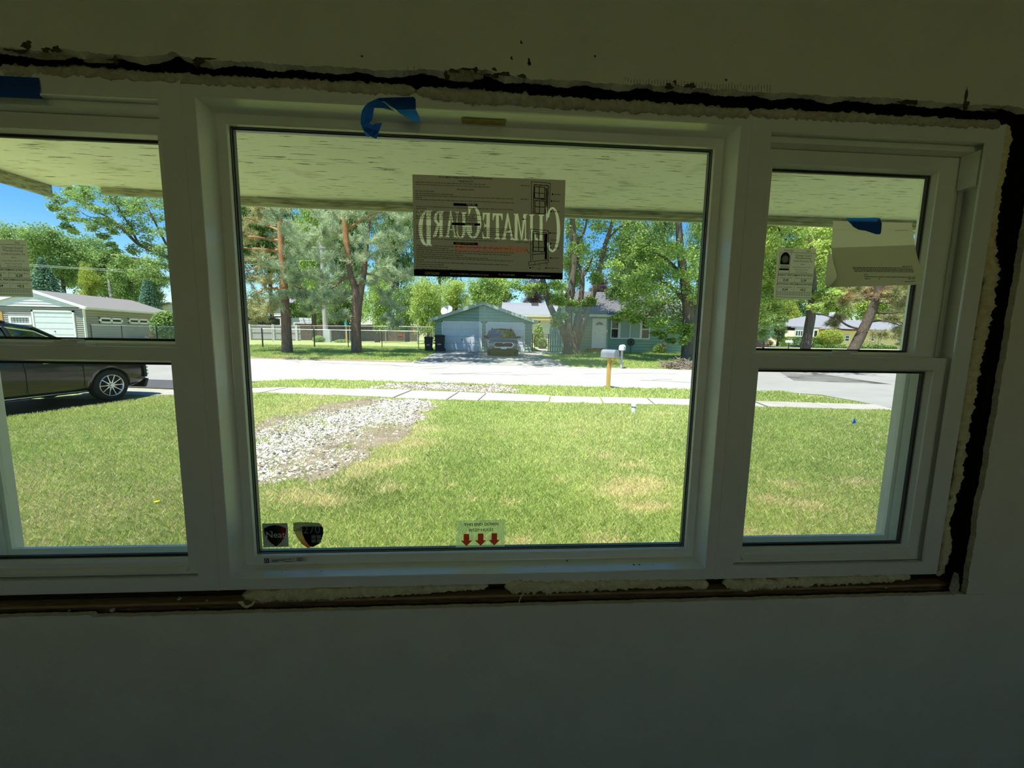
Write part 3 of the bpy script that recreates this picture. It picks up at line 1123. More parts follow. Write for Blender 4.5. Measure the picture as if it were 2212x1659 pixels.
    for x0, x1, y, dot in [(1462, 1575, 224, 0), (1460, 1560, 388, 0), (1860, 1945, 330, 1), (1848, 1930, 412, 1), (1840, 1930, 535, 1), (1510, 1550, 628, 1), (1830, 1900, 793, 1), (1820, 1895, 875, 0), (1838, 1920, 918, 1), (1838, 1925, 970, 1), (1838, 1925, 1092, 1), (1590, 1625, 1208, 1),
                           (1660, 1705, 1220, 0), (1780, 1920, 1212, 1), (1415, 1560, 900, 0)]:
        line(x0, x1, y, 7)
        if dot:
            cls[((X - x0 + 16) / 10) ** 2 + ((Y - y) / 10) ** 2 < 1] = 3
    # black foot with address
    foot = inpoly(X, Y, [(100, 1222), (2100, 1272), (2100, 1400), (100, 1400)])
    cls[foot] = 3
    words('CLIMATEGUARD', 405, 1290, 46, 5, 0.50)
    words('5433 N. PULASKI RD. | CHICAGO, IL 60630', 848, 1296, 27, 5, 0.92)
    words('TEL: 773-279-9800', 1290, 1302, 27, 5, 0.95)
    words('climateguardwindows.com', 1675, 1312, 28, 5, 0.98)
    yy = 1.0100
    C = [PY(890.7, 376.6, yy), PY(1221.7, 389.0, yy), PY(1215.3, 604.1, yy), PY(894.4, 596.0, yy)]
    root = raster_sheet('installation_sheet', C, yy, cls, [
        film_mat('sheet_dark', (0.33, 0.285, 0.245), 0.0, 0.58), film_mat('sheet_blank', (0.92, 0.91, 0.78), 0.05, 0.92), film_mat('sheet_red', (0.62, 0.12, 0.08), 0.0, 0.75), M_ink,
        film_mat('sheet_text', (0.06, 0.055, 0.045), 0.0, 0.4), film_mat('sheet_dim', (0.30, 0.29, 0.23), 0.0, 0.6), film_mat('sheet_white', (0.6, 0.6, 0.55), 0.0, 0.7)], at=C[0])
    return tag(root, 'dark printed installation sheet with large pale mirrored lettering on the picture window', 'sheet')


brand_sheet()


def glass_quad(pxs, y):
    return [PY(px, py, y) for px, py in pxs]


def rating_label(mirror, label):
    """energy rating label on an upper sash; for the left window its place is mirrored across the three units"""
    yy = 1.0182
    c = [PY(1679, 536, yy), PY(1761.5, 537, yy), PY(1753, 648.5, yy), PY(1672, 645, yy)]
    x0 = (c[0].x + c[3].x) / 2
    x1 = (c[1].x + c[2].x) / 2
    z1 = (c[0].z + c[1].z) / 2
    z0 = (c[2].z + c[3].z) / 2
    if mirror:
        x1 = (PY(58, 519, yy).x + PY(70, 640, yy).x) / 2
        x0 = x1 - 0.098
        z1, z0 = PY(58, 519, yy).z, PY(70, 642, yy).z
    root = thing('rating_label', label, 'label', (x0, yy, z0), 'energy rating labels on the upper sashes')
    w, h = x1 - x0, z1 - z0
    obj('paper', MB().quad((x0, yy, z0), (x1, yy, z0), (x1, yy, z1), (x0, yy, z1)), film_mat('label_paper', (0.72, 0.70, 0.60), 0.0, 0.62), root)
    t = MB()

    def U(u):
        return x0 + w * u

    def V(v):
        return z1 - h * v
    ya = yy - 0.0004

    def bar(u0, u1, v0, v1):
        t.quad((U(u0), ya, V(v1)), (U(u1), ya, V(v1)), (U(u1), ya, V(v0)), (U(u0), ya, V(v0)))
    for v in (0.085, 0.49, 0.665, 0.855, 0.96):
        bar(0.06, 0.985, v - 0.003, v + 0.003)
    bar(0.06, 0.068, 0.085, 0.96)
    bar(0.345, 0.352, 0.085, 0.49)
    for v0, v1 in ((0.52, 0.66), (0.72, 0.85)):
        bar(0.515, 0.519, v0, v1)
    bar(0.08, 0.335, 0.395, 0.43)
    # arched badge with a sun disc left blank
    arc = [(U(0.09), ya, V(0.32)), (U(0.33), ya, V(0.32))] + [(U(0.21 + 0.12 * math.cos(a)), ya, V(0.19) + 0.105 * h * math.sin(a)) for a in np.linspace(0, math.pi, 16)]
    t.poly(arc)
    obj('print', t, M_ink, root, fix=False)
    s = MB()
    cx, cz = U(0.21), V(0.215)
    n = 16
    ring_ = []
    for k in range(2 * n):
        a = math.pi * k / n
        q = 0.092 * h if k % 2 == 0 else 0.055 * h
        ring_.append((cx + q * math.cos(a), ya - 0.0002, cz + q * math.sin(a)))
    s.poly(ring_)
    obj('sun_emblem', s, mat('label_blank', (0.46, 0.46, 0.38), 0.8, 0.1), root, fix=False)
    x = MB()
    yb = ya - 0.0003
    for txt, u, v, sz, b, wd in [('P5039382', 0.28, 0.065, 0.05, 0, 1), ('D62', 0.80, 0.065, 0.05, 0, 1), ('Climate Guard', 0.68, 0.155, 0.058, 0.0, 1), ('Manufacturing', 0.68, 0.205, 0.058, 0.0, 1), ('CLIMATEGUARD 550', 0.68, 0.265, 0.046, 0.0, 0.95), ('VINYL', 0.68, 0.32, 0.035, 0, 1),
                                 ('Double Glazing, Argon Fill, Low E', 0.665, 0.375, 0.03, 0, 0.95), ('Product Type: Vertical', 0.665, 0.425, 0.032, 0, 0.95), ('Slider Double Hung', 0.665, 0.47, 0.032, 0, 0.95),
                                 ('ENERGY PERFORMANCE RATINGS', 0.52, 0.54, 0.048, 0.02, 0.98), ('U-Factor (U.S./I-P)', 0.28, 0.59, 0.034, 0, 1), ('Solar Heat Gain Coefficient', 0.75, 0.59, 0.032, 0, 0.95), ('0.30', 0.28, 0.645, 0.066, 0.025, 1), ('0.29', 0.75, 0.645, 0.066, 0.025, 1),
                                 ('ADDITIONAL PERFORMANCE RATINGS', 0.52, 0.715, 0.046, 0.02, 0.93), ('Visible Transmittance', 0.28, 0.77, 0.034, 0, 1), ('Air Leakage (U.S./I-P)', 0.75, 0.77, 0.032, 0, 1), ('0.54', 0.28, 0.83, 0.066, 0.025, 1), ('<0.3', 0.75, 0.83, 0.066, 0.025, 1)]:
        lettering(x, txt, U(u), V(v), sz * h, yb, 'CENTER', b, wd)
    for v in (0.875, 0.895, 0.915):
        for k in range(14):
            u = 0.08 + k * 0.064
            x.quad((U(u), yb, V(v + 0.006)), (U(u + 0.05), yb, V(v + 0.006)), (U(u + 0.05), yb, V(v)), (U(u), yb, V(v)))
    for v in (0.345, 0.37):
        x.quad((U(0.09), yb, V(v + 0.01)), (U(0.33), yb, V(v + 0.01)), (U(0.33), yb, V(v)), (U(0.09), yb, V(v)))
    obj('lettering', x, M_ink, root, fix=False)
    return root


rating_label(False, 'energy rating label reading 0.30 and 0.29 on the right double-hung window')
rating_label(True, 'energy rating label on the upper sash of the left double-hung window')


def blend_film(name, c1, c2, c3, transl):
    m = film_mat(name, c1, 0.0, transl)
    nt = m.node_tree
    tc = nt.nodes.new('ShaderNodeTexCoord')
    sp = nt.nodes.new('ShaderNodeSeparateXYZ')
    nt.links.new(tc.outputs['Generated'], sp.inputs[0])
    col = ramp(nt, sp.outputs['Z'], [(0.12, c3), (0.42, c2), (0.8, c1)])
    for n in nt.nodes:
        if n.type == 'BSDF_PRINCIPLED':
            nt.links.new(col, n.inputs['Base Color'])
        if n.type == 'BSDF_TRANSLUCENT':
            nt.links.new(col, n.inputs[0])
    return m


def shield_pts(x0, x1, z0, z1, y, dip=0.02):
    w, h = x1 - x0, z1 - z0
    pts = [(0.0, 0.80), (0.02, 0.86), (0.25, 0.96), (0.5, 1.0), (0.75, 0.96), (0.98, 0.86), (1.0, 0.80), (0.97, 0.60), (0.88, 0.38), (0.72, 0.17), (0.5, 0.0), (0.28, 0.17), (0.12, 0.38), (0.03, 0.60)]
    return [(x0 + w * a, y, z0 + h * b) for a, b in pts]


def neat_sticker():
    yy = 1.0105
    q = [PY(566, 1131, yy), PY(621, 1130, yy), PY(624, 1181, yy), PY(569, 1182, yy)]
    root = thing('square_sticker', 'square grey sticker with a dark shield lettered Neat, low on the picture window', 'sticker', q[3])
    obj('backing', MB().poly([tuple(p) for p in q][::-1]), film_mat('sticker_grey', (0.36, 0.36, 0.31), 0.0, 0.3), root)
    x0, x1 = PY(571, 1160, yy).x, PY(619, 1160, yy).x
    z1, z0 = PY(595, 1134, yy).z, PY(597, 1180.5, yy).z
    pts = shield_pts(x0, x1, z0, z1, yy - 0.0003)
    xm = x0 + 0.58 * (x1 - x0)
    xr = x0 + 0.78 * (x1 - x0)

    def clip(lo, hi):
        # the part of the shield between two upright lines
        out = []
        P = pts
        for lim, sgn in ((lo, 1), (hi, -1)):
            new = []
            for a, b in zip(P, P[1:] + P[:1]):
                ia, ib = sgn * (a[0] - lim) >= 0, sgn * (b[0] - lim) >= 0
                if ia:
                    new.append(a)
                if ia != ib:
                    t = (lim - a[0]) / (b[0] - a[0])
                    new.append((lim, a[1], a[2] + t * (b[2] - a[2])))
            P = new
        return P
    obj('shield', MB().poly(clip(-9, xm)), film_mat('sticker_black', (0.016, 0.014, 0.012), 0.0, 0.3), root, fix=False)
    obj('shield_band', MB().poly(clip(xm, xr)), film_mat('sticker_brown', (0.065, 0.05, 0.04), 0.0, 0.4), root, fix=False)
    obj('shield_side', MB().poly(clip(xr, 9)), film_mat('sticker_red', (0.42, 0.035, 0.03), 0.0, 0.5), root, fix=False)
    t = MB()
    lettering(t, 'Neat', (x0 + x1) / 2 + 0.0005, z0 + 0.42 * (z1 - z0), (z1 - z0) * 0.40, yy - 0.0006, width=1.02)
    # slab serifs on the N and t
    k = (z1 - z0) * 0.40
    for u in (-0.99, -0.50):
        zz_ = z0 + 0.42 * (z1 - z0) + (0.0 if u < -0.9 else 0.69 * k)
        xx = (x0 + x1) / 2 + u * k
        t.quad((xx - 0.06 * k, yy - 0.0006, zz_), (xx + 0.2 * k, yy - 0.0006, zz_), (xx + 0.2 * k, yy - 0.0006, zz_ + 0.05 * k), (xx - 0.06 * k, yy - 0.0006, zz_ + 0.05 * k))
    obj('lettering', t, mat('sticker_white', (0.80, 0.80, 0.76), 0.5, 0.2), root, fix=False)


def shield_sticker():
    yy = 1.0105
    x0, x1 = PY(634.5, 1150, yy).x, PY(698.5, 1150, yy).x
    z1, z0 = PY(665, 1127.5, yy).z, PY(664, 1184, yy).z
    root = thing('shield_sticker', 'shield-shaped orange and black sticker lettered LoE 270 beside the Neat sticker', 'sticker', ((x0 + x1) / 2, yy, z0))
    w, h = x1 - x0, z1 - z0

    def L(pts, y):
        return [(x0 + w * a, y, z0 + h * b) for a, b in pts]
    obj('backing', MB().poly(L([(0.0, 0.97), (0.15, 1.0), (0.5, 0.99), (0.87, 0.95), (0.96, 0.88), (0.97, 0.62), (0.85, 0.3), (0.6, 0.06), (0.45, 0.0), (0.25, 0.16), (0.08, 0.45), (0.0, 0.72)], yy)),
        blend_film('sticker_orange', (0.30, 0.30, 0.16), (0.62, 0.42, 0.12), (0.60, 0.14, 0.03), 0.55), root, fix=False)
    obj('shield', MB().poly(L([(0.28, 0.80), (0.31, 0.84), (0.6, 0.82), (0.97, 0.82), (1.0, 0.78), (1.0, 0.56), (0.93, 0.32), (0.84, 0.16), (0.62, 0.04), (0.50, 0.10), (0.37, 0.30), (0.29, 0.55)], yy - 0.0003)),
        film_mat('sticker_ink', (0.012, 0.016, 0.014), 0.0, 0.3), root, fix=False)
    t = MB()
    for a in (0.59, 0.77):
        for b in (0.21, 0.365):
            t.poly(L([(a, b), (a + 0.145, b + 0.004), (a + 0.145, b + 0.13), (a, b + 0.13)], yy - 0.0006))
    lettering(t, '270', x0 + w * 0.61, z0 + h * 0.57, h * 0.42, yy - 0.0006, width=0.98)
    lettering(t, '2', x0 + w * 0.30, z0 + h * 0.70, h * 0.16, yy - 0.0006)
    obj('emblem', t, mat('sticker_silver', (0.30, 0.32, 0.30), 0.4, 0.3, 0.3), root, fix=False)
    t = MB()
    lettering(t, 'LoE', x0 + w * 0.14, z0 + h * 0.66, h * 0.23, yy - 0.0006, width=0.9)
    obj('lettering', t, mat('sticker_olive', (0.13, 0.13, 0.07), 0.6, 0.2), root, fix=False)


neat_sticker()
shield_sticker()


def weep_sticker():
    yy = 1.0105
    q = [PY(985, 1124, yy), PY(1091, 1122.5, yy), PY(1090, 1181, yy), PY(984.5, 1183, yy)]
    root = thing('clear_sticker', 'clear sticker with three red arrows reading this end down weep holes', 'sticker', q[3])
    obj('film', MB().poly([tuple(p) for p in q][::-1]), film_mat('clear_film', (0.72, 0.86, 0.42), 0.42, 0.95), root)
    x0, x1 = (q[0].x + q[3].x) / 2, (q[1].x + q[2].x) / 2
    z0, z1 = q[3].z, q[0].z
    w, h = x1 - x0, z1 - z0
    t = MB()
    for s, u, v, sz, wd in (('THIS END DOWN', 0.52, 0.795, 0.148, 1.0), ('WEEP HOLES', 0.515, 0.59, 0.148, 1.0)):
        lettering(t, s, x0 + w * u, z0 + h * v, h * sz, yy - 0.0005, bold=0.012, width=wd, tilt=0.012)
    obj('lettering', t, M_ink, root, fix=False)
    for c in (0.215, 0.505, 0.785):
        pts = [(-0.057, 0.50), (0.057, 0.50), (0.057, 0.255), (0.117, 0.255), (0.0, 0.05), (-0.117, 0.255), (-0.057, 0.255)]
        obj('arrow', MB().poly([(x0 + w * (c + a), yy - 0.0005, z0 + h * (b + 0.015 * c)) for a, b in pts]), film_mat('arrow_red', (0.80, 0.075, 0.035), 0.0, 0.5), root, fix=False)


weep_sticker()


def tag_label():
    yy = 0.9994
    q = [PY(569, 1206, yy), PY(664, 1203, yy), PY(664, 1213.5, yy), PY(569, 1217, yy)]
    root = thing('certification_label', 'small white certification label on the bottom frame of the picture window', 'label', q[3])
    obj('paper', MB().poly([tuple(p) for p in q][::-1]), mat('label_white', (0.72, 0.72, 0.72), 0.6, 0.2), root)
    x0, x1, z0, z1 = q[3].x, q[2].x, q[3].z, q[0].z
    w, h = x1 - x0, z1 - z0
    t = MB()
    y = yy - 0.0004
    t.quad((x0 + 0.03 * w, y, z0 + 0.05 * h), (x0 + 0.13 * w, y, z0 + 0.05 * h), (x0 + 0.13 * w, y, z0 + 0.95 * h), (x0 + 0.03 * w, y, z0 + 0.95 * h))
    t.quad((x0 + 0.675 * w, y, z0 + 0.1 * h), (x0 + 0.682 * w, y, z0 + 0.1 * h), (x0 + 0.682 * w, y, z0 + 1.1 * h), (x0 + 0.675 * w, y, z0 + 1.1 * h))
    lettering(t, 'CERTIFICATION PROGRAM', x0 + 0.41 * w, z0 + 0.60 * h, 0.30 * h, y, bold=0.02, width=0.98, tilt=0.03)
    for (a, b, c) in [(0.16, 0.33, 0.22), (0.48, 0.64, 0.25), (0.2, 0.5, 0.42), (0.75, 0.92, 0.9), (0.78, 0.9, 0.7), (0.73, 0.95, 0.5), (0.79, 0.88, 0.3)]:
        t.quad((x0 + a * w, y, z0 + c * h), (x0 + b * w, y, z0 + (c + 0.03) * h), (x0 + b * w, y, z0 + (c + 0.12) * h), (x0 + a * w, y, z0 + (c + 0.1) * h))
    obj('lettering', t, M_ink, root, fix=False)
    s = MB()
    s.rings([(x0 + 0.05 * w, x0 + 0.11 * w, z0 + 0.22 * h, z0 + 0.8 * h, y - 0.0003), (x0 + 0.063 * w, x0 + 0.097 * w, z0 + 0.36 * h, z0 + 0.66 * h, y - 0.0003)], closed=False)
    obj('emblem', s, mat('label_white'), root, fix=False) if False else obj('emblem', s, MATS['label_white'], root, fix=False)


tag_label()
# residue of a yellow label on the upper reveal of the picture window
a, b = PY(996, 258, 0.97), PY(1094, 262, 0.97)
tag(obj('label_residue', MB().poly([(a.x, 0.972, 2.0020), (b.x, 0.972, 2.0020), (b.x - 0.002, 0.991, 1.9996), (a.x + 0.001, 0.991, 1.9996)]), mat('yellow_residue', (0.50, 0.42, 0.14), 0.7, 0.1, col2=(0.34, 0.28, 0.09), nscale=60), fix=False),
    'faded yellow label residue inside the top frame of the picture window', 'label')
# dead insects and grit on the picture window ledge
for i, (px, py, s_) in enumerate([(694, 1234, 0.0016), (1178, 1219, 0.0014), (1225, 1209, 0.0032), (1369, 1219, 0.0028), (1381, 1219, 0.0026), (1410, 1223, 0.0012), (610, 1244, 0.0012)]):
    y = 0.97 if py > 1212 else 0.99
    p = PY(px, py, y)
    z = 0.8882 + (y - FY) / 0.05 * 0.0058 + s_ * 0.4
    k = MB().lathe([(0.0001, -s_), (s_ * 0.45, -s_ * 0.5), (s_ * 0.5, s_ * 0.2), (0.0001, s_)], 'x', 8)
    k.v = [(x_ + p.x, y_ + y, z_ + z) for x_, y_, z_ in k.v]
    lab = ['black speck at the left end of the picture window ledge', 'black speck near the middle of the picture window ledge', 'dark grit in the corner behind the ledge of the picture window', 'left of the two dark grains at the right end of the ledge',
           'right of the two dark grains at the right end of the ledge', 'tiny grain at the far right of the picture window ledge', 'tiny grain in the left corner of the picture window ledge']
    tag(obj('grit_speck', k, M_ink, smooth=True), lab[i], 'speck', 'specks of grit on the window ledge')


# ------------------------------------------------------------------ blue masking tape and the taped paper
def tape_mat(name, col, tr):
    return film_mat(name, col, 0.0, tr)


M_tape = tape_mat('blue_tape', (0.012, 0.075, 0.36), 0.25)
M_tapelit = tape_mat('blue_tape_lit', (0.03, 0.21, 0.80), 0.55)  # brighter copy of the tape: light through it put into the colour
xl = PY(0, 190, 0.9485).x
tb = MB()
pts = [(PY(84, 168, 0.948).x, PY(84, 168, 0.948).z), (PY(87, 190, 0.948).x, PY(87, 192, 0.948).z), (PY(86, 206, 0.948).x, PY(86, 206, 0.948).z), (PY(98, 215.5, 0.948).x, PY(98, 215.5, 0.948).z)]
zt, zb_ = PY(40, 166.5, 0.948).z, PY(40, 214, 0.948).z
tb.poly([(-1.36, 0.948, zt), (pts[0][0], 0.948, pts[0][1]), (pts[1][0], 0.948, pts[1][1]), (pts[2][0], 0.948, pts[2][1]), (pts[3][0], 0.946, pts[3][1]), (-1.36, 0.948, zb_)])
tag(obj('masking_tape', tb, M_tape, fix=False), 'strip of dark blue masking tape across the top of the left window frame', 'tape')


def curled_tape():
    root = thing('masking_tape', 'curled blue masking tape stuck to the top frame of the picture window', 'tape', PY(850, 225, 0.947))
    o = (760, 190)
    k = 12.29

    def q(zx, zy, y):
        return PY(o[0] + zx / k, o[1] + zy / k, y)
    obj('stuck_end', MB().poly([q(620, 330, 0.9485), q(720, 265, 0.9485), q(1100, 250, 0.9485), q(1640, 238, 0.9485), q(1690, 290, 0.9485), q(1700, 575, 0.9485), q(1170, 575, 0.9485), q(1010, 470, 0.9485), q(850, 360, 0.948)]), M_tape, root, fix=False)
    fl = MB()
    fl.add([q(1165, 572, 0.9485), q(1705, 580, 0.9485), q(1760, 690, 0.944), q(1830, 890, 0.938), q(1660, 895, 0.938), q(1520, 830, 0.940), q(1280, 680, 0.944)], [(0, 1, 2, 6), (2, 3, 4, 5), (2, 5, 6)])
    obj('loose_flap', fl, M_tapelit, root, smooth=True, fix=False)
    # the long curl: a strip swept forward from the frame, down and back to the right
    outer = [(720, 265), (560, 330), (420, 400), (330, 500), (270, 600), (240, 760), (230, 930), (260, 1020), (300, 1110), (400, 1190), (520, 1300), (655, 1355)]
    inner = [(1100, 600), (860, 540), (600, 530), (580, 600), (570, 700), (545, 830), (460, 945), (500, 960), (560, 985), (640, 940), (720, 930), (800, 930)]
    ys = [0.948, 0.942, 0.936, 0.930, 0.927, 0.925, 0.924, 0.922, 0.922, 0.924, 0.928, 0.930]
    ym = [0.944, 0.934, 0.930, 0.922, 0.918, 0.916, 0.918, 0.918, 0.916, 0.916, 0.920, 0.926]
    cb = MB()
    nn = len(outer)
    vs = []
    for i in range(nn):
        mx, my = (outer[i][0] * 0.55 + inner[i][0] * 0.45), (outer[i][1] * 0.55 + inner[i][1] * 0.45)
        vs += [q(*outer[i], ys[i]), q(mx, my, ym[i]), q(*inner[i], ys[i] - 0.002)]
    cb.add(vs, [(3 * i + j, 3 * i + j + 1, 3 * i + j + 4, 3 * i + j + 3) for i in range(nn - 1) for j in range(2)])
    obj('curl', cb, tape_mat('blue_tape_curl', (0.015, 0.10, 0.46), 0.5), root, fix=False)  # lighter tape blue: the light on the curl put into the colour
    obj('curl_tip', MB().poly([q(300, 1110, 0.926), q(500, 1250, 0.93), q(440, 1310, 0.93), q(370, 1270, 0.93)]), M_tapelit, root, fix=False)
    for e in ([(650, 455), (820, 540), (1110, 610)], [(780, 365), (860, 370), (1000, 470)], [(990, 490), (1080, 540), (1130, 630), (1180, 660), (1520, 835)]):
        obj('torn_edge', MB().tube([q(*p, 0.940) for p in e], [0.0003, 0.0012, 0.0006] + [0.0005] * (len(e) - 3), 5), mat('tape_edge', (0.75, 0.78, 0.75), 0.5, 0.3), root)


curled_tape()


def taped_paper():
    o = (1770, 450)
    k = 8.733

    def q(zx, zy, y):
        return PY(o[0] + zx / k, o[1] + zy / k, y)
    root = thing('folded_paper', 'folded letter sheet taped inside the upper right window', 'paper', q(1000, 800, 1.0))
    yu, yl = 1.008, 0.955
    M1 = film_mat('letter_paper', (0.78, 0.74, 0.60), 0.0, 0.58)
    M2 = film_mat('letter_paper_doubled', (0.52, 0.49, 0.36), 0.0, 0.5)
    top = MB().add([q(260, 235, yu), q(1740, 275, yu), q(1805, 690, 0.998), q(222, 745, 0.998)], [(0, 1, 2, 3)])
    obj('upper_leaf', top, M1, root, fix=False)
    # lower leaf swings forward and is folded double
    fn = [(222, 745), (240, 900), (270, 1050), (310, 1170), (330, 1250), (325, 1315), (190, 1490)]
    gn = [(1805, 690), (1830, 850), (1865, 980), (1900, 1080), (1930, 1180), (1945, 1290), (1900, 1440)]
    ys = [0.998, 0.985, 0.975, 0.967, 0.962, 0.958, 0.954]
    vs = []
    for a, b, y in zip(fn, gn, ys):
        vs += [q(*a, y), q(*b, y)]
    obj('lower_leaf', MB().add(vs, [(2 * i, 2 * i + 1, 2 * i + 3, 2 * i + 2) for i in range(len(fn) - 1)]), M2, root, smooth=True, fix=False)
    bk = [(222, 745), (180, 800), (150, 980), (125, 1200), (110, 1400), (140, 1490), (190, 1490)]
    vs = []
    for a, b, y in zip(bk, fn, ys):
        vs += [q(*a, y + 0.012), q(*b, y + 0.003)]
    obj('back_leaf', MB().add(vs, [(2 * i, 2 * i + 1, 2 * i + 3, 2 * i + 2) for i in range(1, len(bk) - 1)]), M1, root, smooth=True, fix=False)
    t = MB()
    rr = random.Random(4)

    def rowline(x0, y0, x1, y1, ya, h=9, gaps=True):
        d = x1 - x0
        x = x0
        while x < x1:
            e = min(x1, x + rr.uniform(20, 70))
            f0, f1 = (x - x0) / d, (e - x0) / d
            a0, a1 = y0 + (y1 - y0) * f0, y0 + (y1 - y0) * f1
            t.poly([q(x, a0 - h / 2, ya), q(e, a1 - h / 2, ya), q(e, a1 + h / 2, ya), q(x, a0 + h / 2, ya)])
            x = e + (9 if gaps else 0)
    rowline(375, 408, 475, 408, 1.0055, 12)
    rowline(1425, 418, 1660, 418, 1.0055, 12)
    for (a, b, c, d, y) in [(1560, 1095, 1750, 1092, 0.9665), (625, 1112, 1760, 1128, 0.9650), (635, 1140, 1770, 1152, 0.9635), (650, 1165, 1775, 1175, 0.962), (665, 1190, 1780, 1200, 0.961), (845, 1250, 910, 1252, 0.9595), (845, 1290, 1820, 1300, 0.9575), (860, 1328, 965, 1328, 0.956),
                            (1115, 1330, 1145, 1330, 0.956), (1670, 1328, 1810, 1328, 0.956), (1610, 1385, 1805, 1375, 0.9545)]:
        rowline(a, b, c, d, y, 12)
    obj('print', t, mat('faded_ink', (0.09, 0.085, 0.055), 0.8, 0.1), root, fix=False)
    tp = thing('masking_tape', 'torn piece of blue masking tape holding the folded letter on the right window', 'tape', q(830, 260, 1.0))
    obj('stuck_edge', MB().poly([q(500, 180, 1.003), q(1130, 180, 1.003), q(1070, 255, 1.001), q(545, 250, 1.001)]), M_tapelit, tp, fix=False)
    obj('torn_part', MB().poly([q(545, 250, 1.001), q(1070, 255, 1.001), q(1135, 180, 1.002), q(1180, 285, 1.0), q(1165, 450, 0.998), q(1145, 490, 0.998), q(1070, 490, 0.998), q(980, 460, 0.998), q(880, 425, 0.998), q(740, 405, 0.998), q(640, 350, 0.999), q(590, 290, 1.0)]), M_tape, tp, fix=False)


taped_paper()
# ------------------------------------------------------------------ ground, street, walks
def lawn_material():
    m = bpy.data.materials.new('lawn')
    m.use_nodes = True
    nt = m.node_tree
    b = nt.nodes['Principled BSDF']
    b.inputs['Roughness'].default_value = 0.9
    b.inputs['Specular IOR Level'].default_value = 0.1
    big = ramp(nt, noise(nt, 0.35, 4), [(0.35, (0.31, 0.37, 0.13)), (0.65, (0.42, 0.44, 0.19))])
    fine = ramp(nt, noise(nt, 9, 5, 0.7), [(0.3, (0.55, 0.55, 0.55)), (0.7, (1.25, 1.25, 1.25))])
    mx = nt.nodes.new('ShaderNodeMix')
    mx.data_type = 'RGBA'
    mx.blend_type = 'MULTIPLY'
    mx.inputs[0].default_value = 1.0
    nt.links.new(big, mx.inputs[6])
    nt.links.new(fine, mx.inputs[7])
    nt.links.new(mx.outputs[2], b.inputs['Base Color'])
    return m


M_lawn = lawn_material()
M_conc = mat('concrete', (0.66, 0.63, 0.57), 0.9, 0.1, col2=(0.54, 0.51, 0.45), nscale=2.2, detail=6, bump=0.1, bscale=60)
M_street = mat('street_concrete', (0.40, 0.385, 0.36), 0.9, 0.1, col2=(0.34, 0.325, 0.305), nscale=0.8, detail=8, lo=0.4, hi=0.75)
M_asph = mat('asphalt', (0.04, 0.041, 0.043), 0.85, 0.2, col2=(0.026, 0.027, 0.028), nscale=14, bump=0.3, bscale=90)
M_asphl = mat('old_asphalt', (0.125, 0.125, 0.135), 0.9, 0.1, col2=(0.10, 0.10, 0.108), nscale=6)
M_drive = mat('driveway_concrete', (0.36, 0.34, 0.32), 0.9, 0.1, col2=(0.29, 0.27, 0.255), nscale=1.5, detail=7)
M_dirt = mat('dirt', (0.29, 0.235, 0.175), 0.95, 0.05, col2=(0.18, 0.14, 0.10), nscale=3.5, detail=7, bump=0.4, bscale=40)


def axis(*segs):
    out = []
    for a, b, d in segs:
        out.append(np.arange(a, b, d))
    return np.concatenate(out)


gx = axis((-130, -40, 10), (-40, -14, 2), (-14, 14, 0.4), (14, 50, 2), (50, 171, 10))
gy = axis((-60, -5, 6), (-5, 1, 1), (1, 12, 0.3), (12, 40, 1), (40, 170.1, 8))
XX, YY = np.meshgrid(gx, gy)
ZZ = gz(XX, YY)
nx, ny = len(gx), len(gy)
idx = np.arange(nx * ny).reshape(ny, nx)
fc = np.stack([idx[:-1, :-1], idx[:-1, 1:], idx[1:, 1:], idx[1:, :-1]], -1).reshape(-1, 4)
tag(raw_mesh('lawn_ground', np.stack([XX, YY, ZZ], -1).reshape(-1, 3), fc, M_lawn, smooth=True), kind='structure')


def strip(name, left, right, lift, material, parent=None, sub=0.5, nv=6, th=0.0):
    """a paved ribbon between two polylines that follows the ground"""
    def dens(p):
        out = []
        for a, b in zip(p[:-1], p[1:]):
            k = max(1, int(math.hypot(b[0] - a[0], b[1] - a[1]) / sub))
            out += [(a[0] + (b[0] - a[0]) * i / k, a[1] + (b[1] - a[1]) * i / k) for i in range(k)]
        return out + [p[-1]]

    def resamp(p, n):
        d = [0]
        for a, b in zip(p[:-1], p[1:]):
            d.append(d[-1] + math.hypot(b[0] - a[0], b[1] - a[1]))
        t = np.linspace(0, d[-1], n)
        return np.stack([np.interp(t, d, [q[0] for q in p]), np.interp(t, d, [q[1] for q in p])], -1)
    n = max(len(dens(left)), len(dens(right)), 2)
    L, R_ = resamp(left, n), resamp(right, n)
    vs = []
    for j in range(nv + 1):
        q = L + (R_ - L) * j / nv
        z = gz(q[:, 0], q[:, 1]) + lift
        vs.append(np.concatenate([q, z[:, None]], 1))
    V = np.array(vs).reshape(-1, 3)
    k = np.arange(len(V)).reshape(nv + 1, n)
    f = np.stack([k[:-1, :-1], k[1:, :-1], k[1:, 1:], k[:-1, 1:]], -1).reshape(-1, 4)
    o = raw_mesh(name, V, f, material, parent)
    return o


def near_edge(x):
    return 11.28 - 0.125 * x


def far_edge(x):
    return 17.15 - 0.140 * x


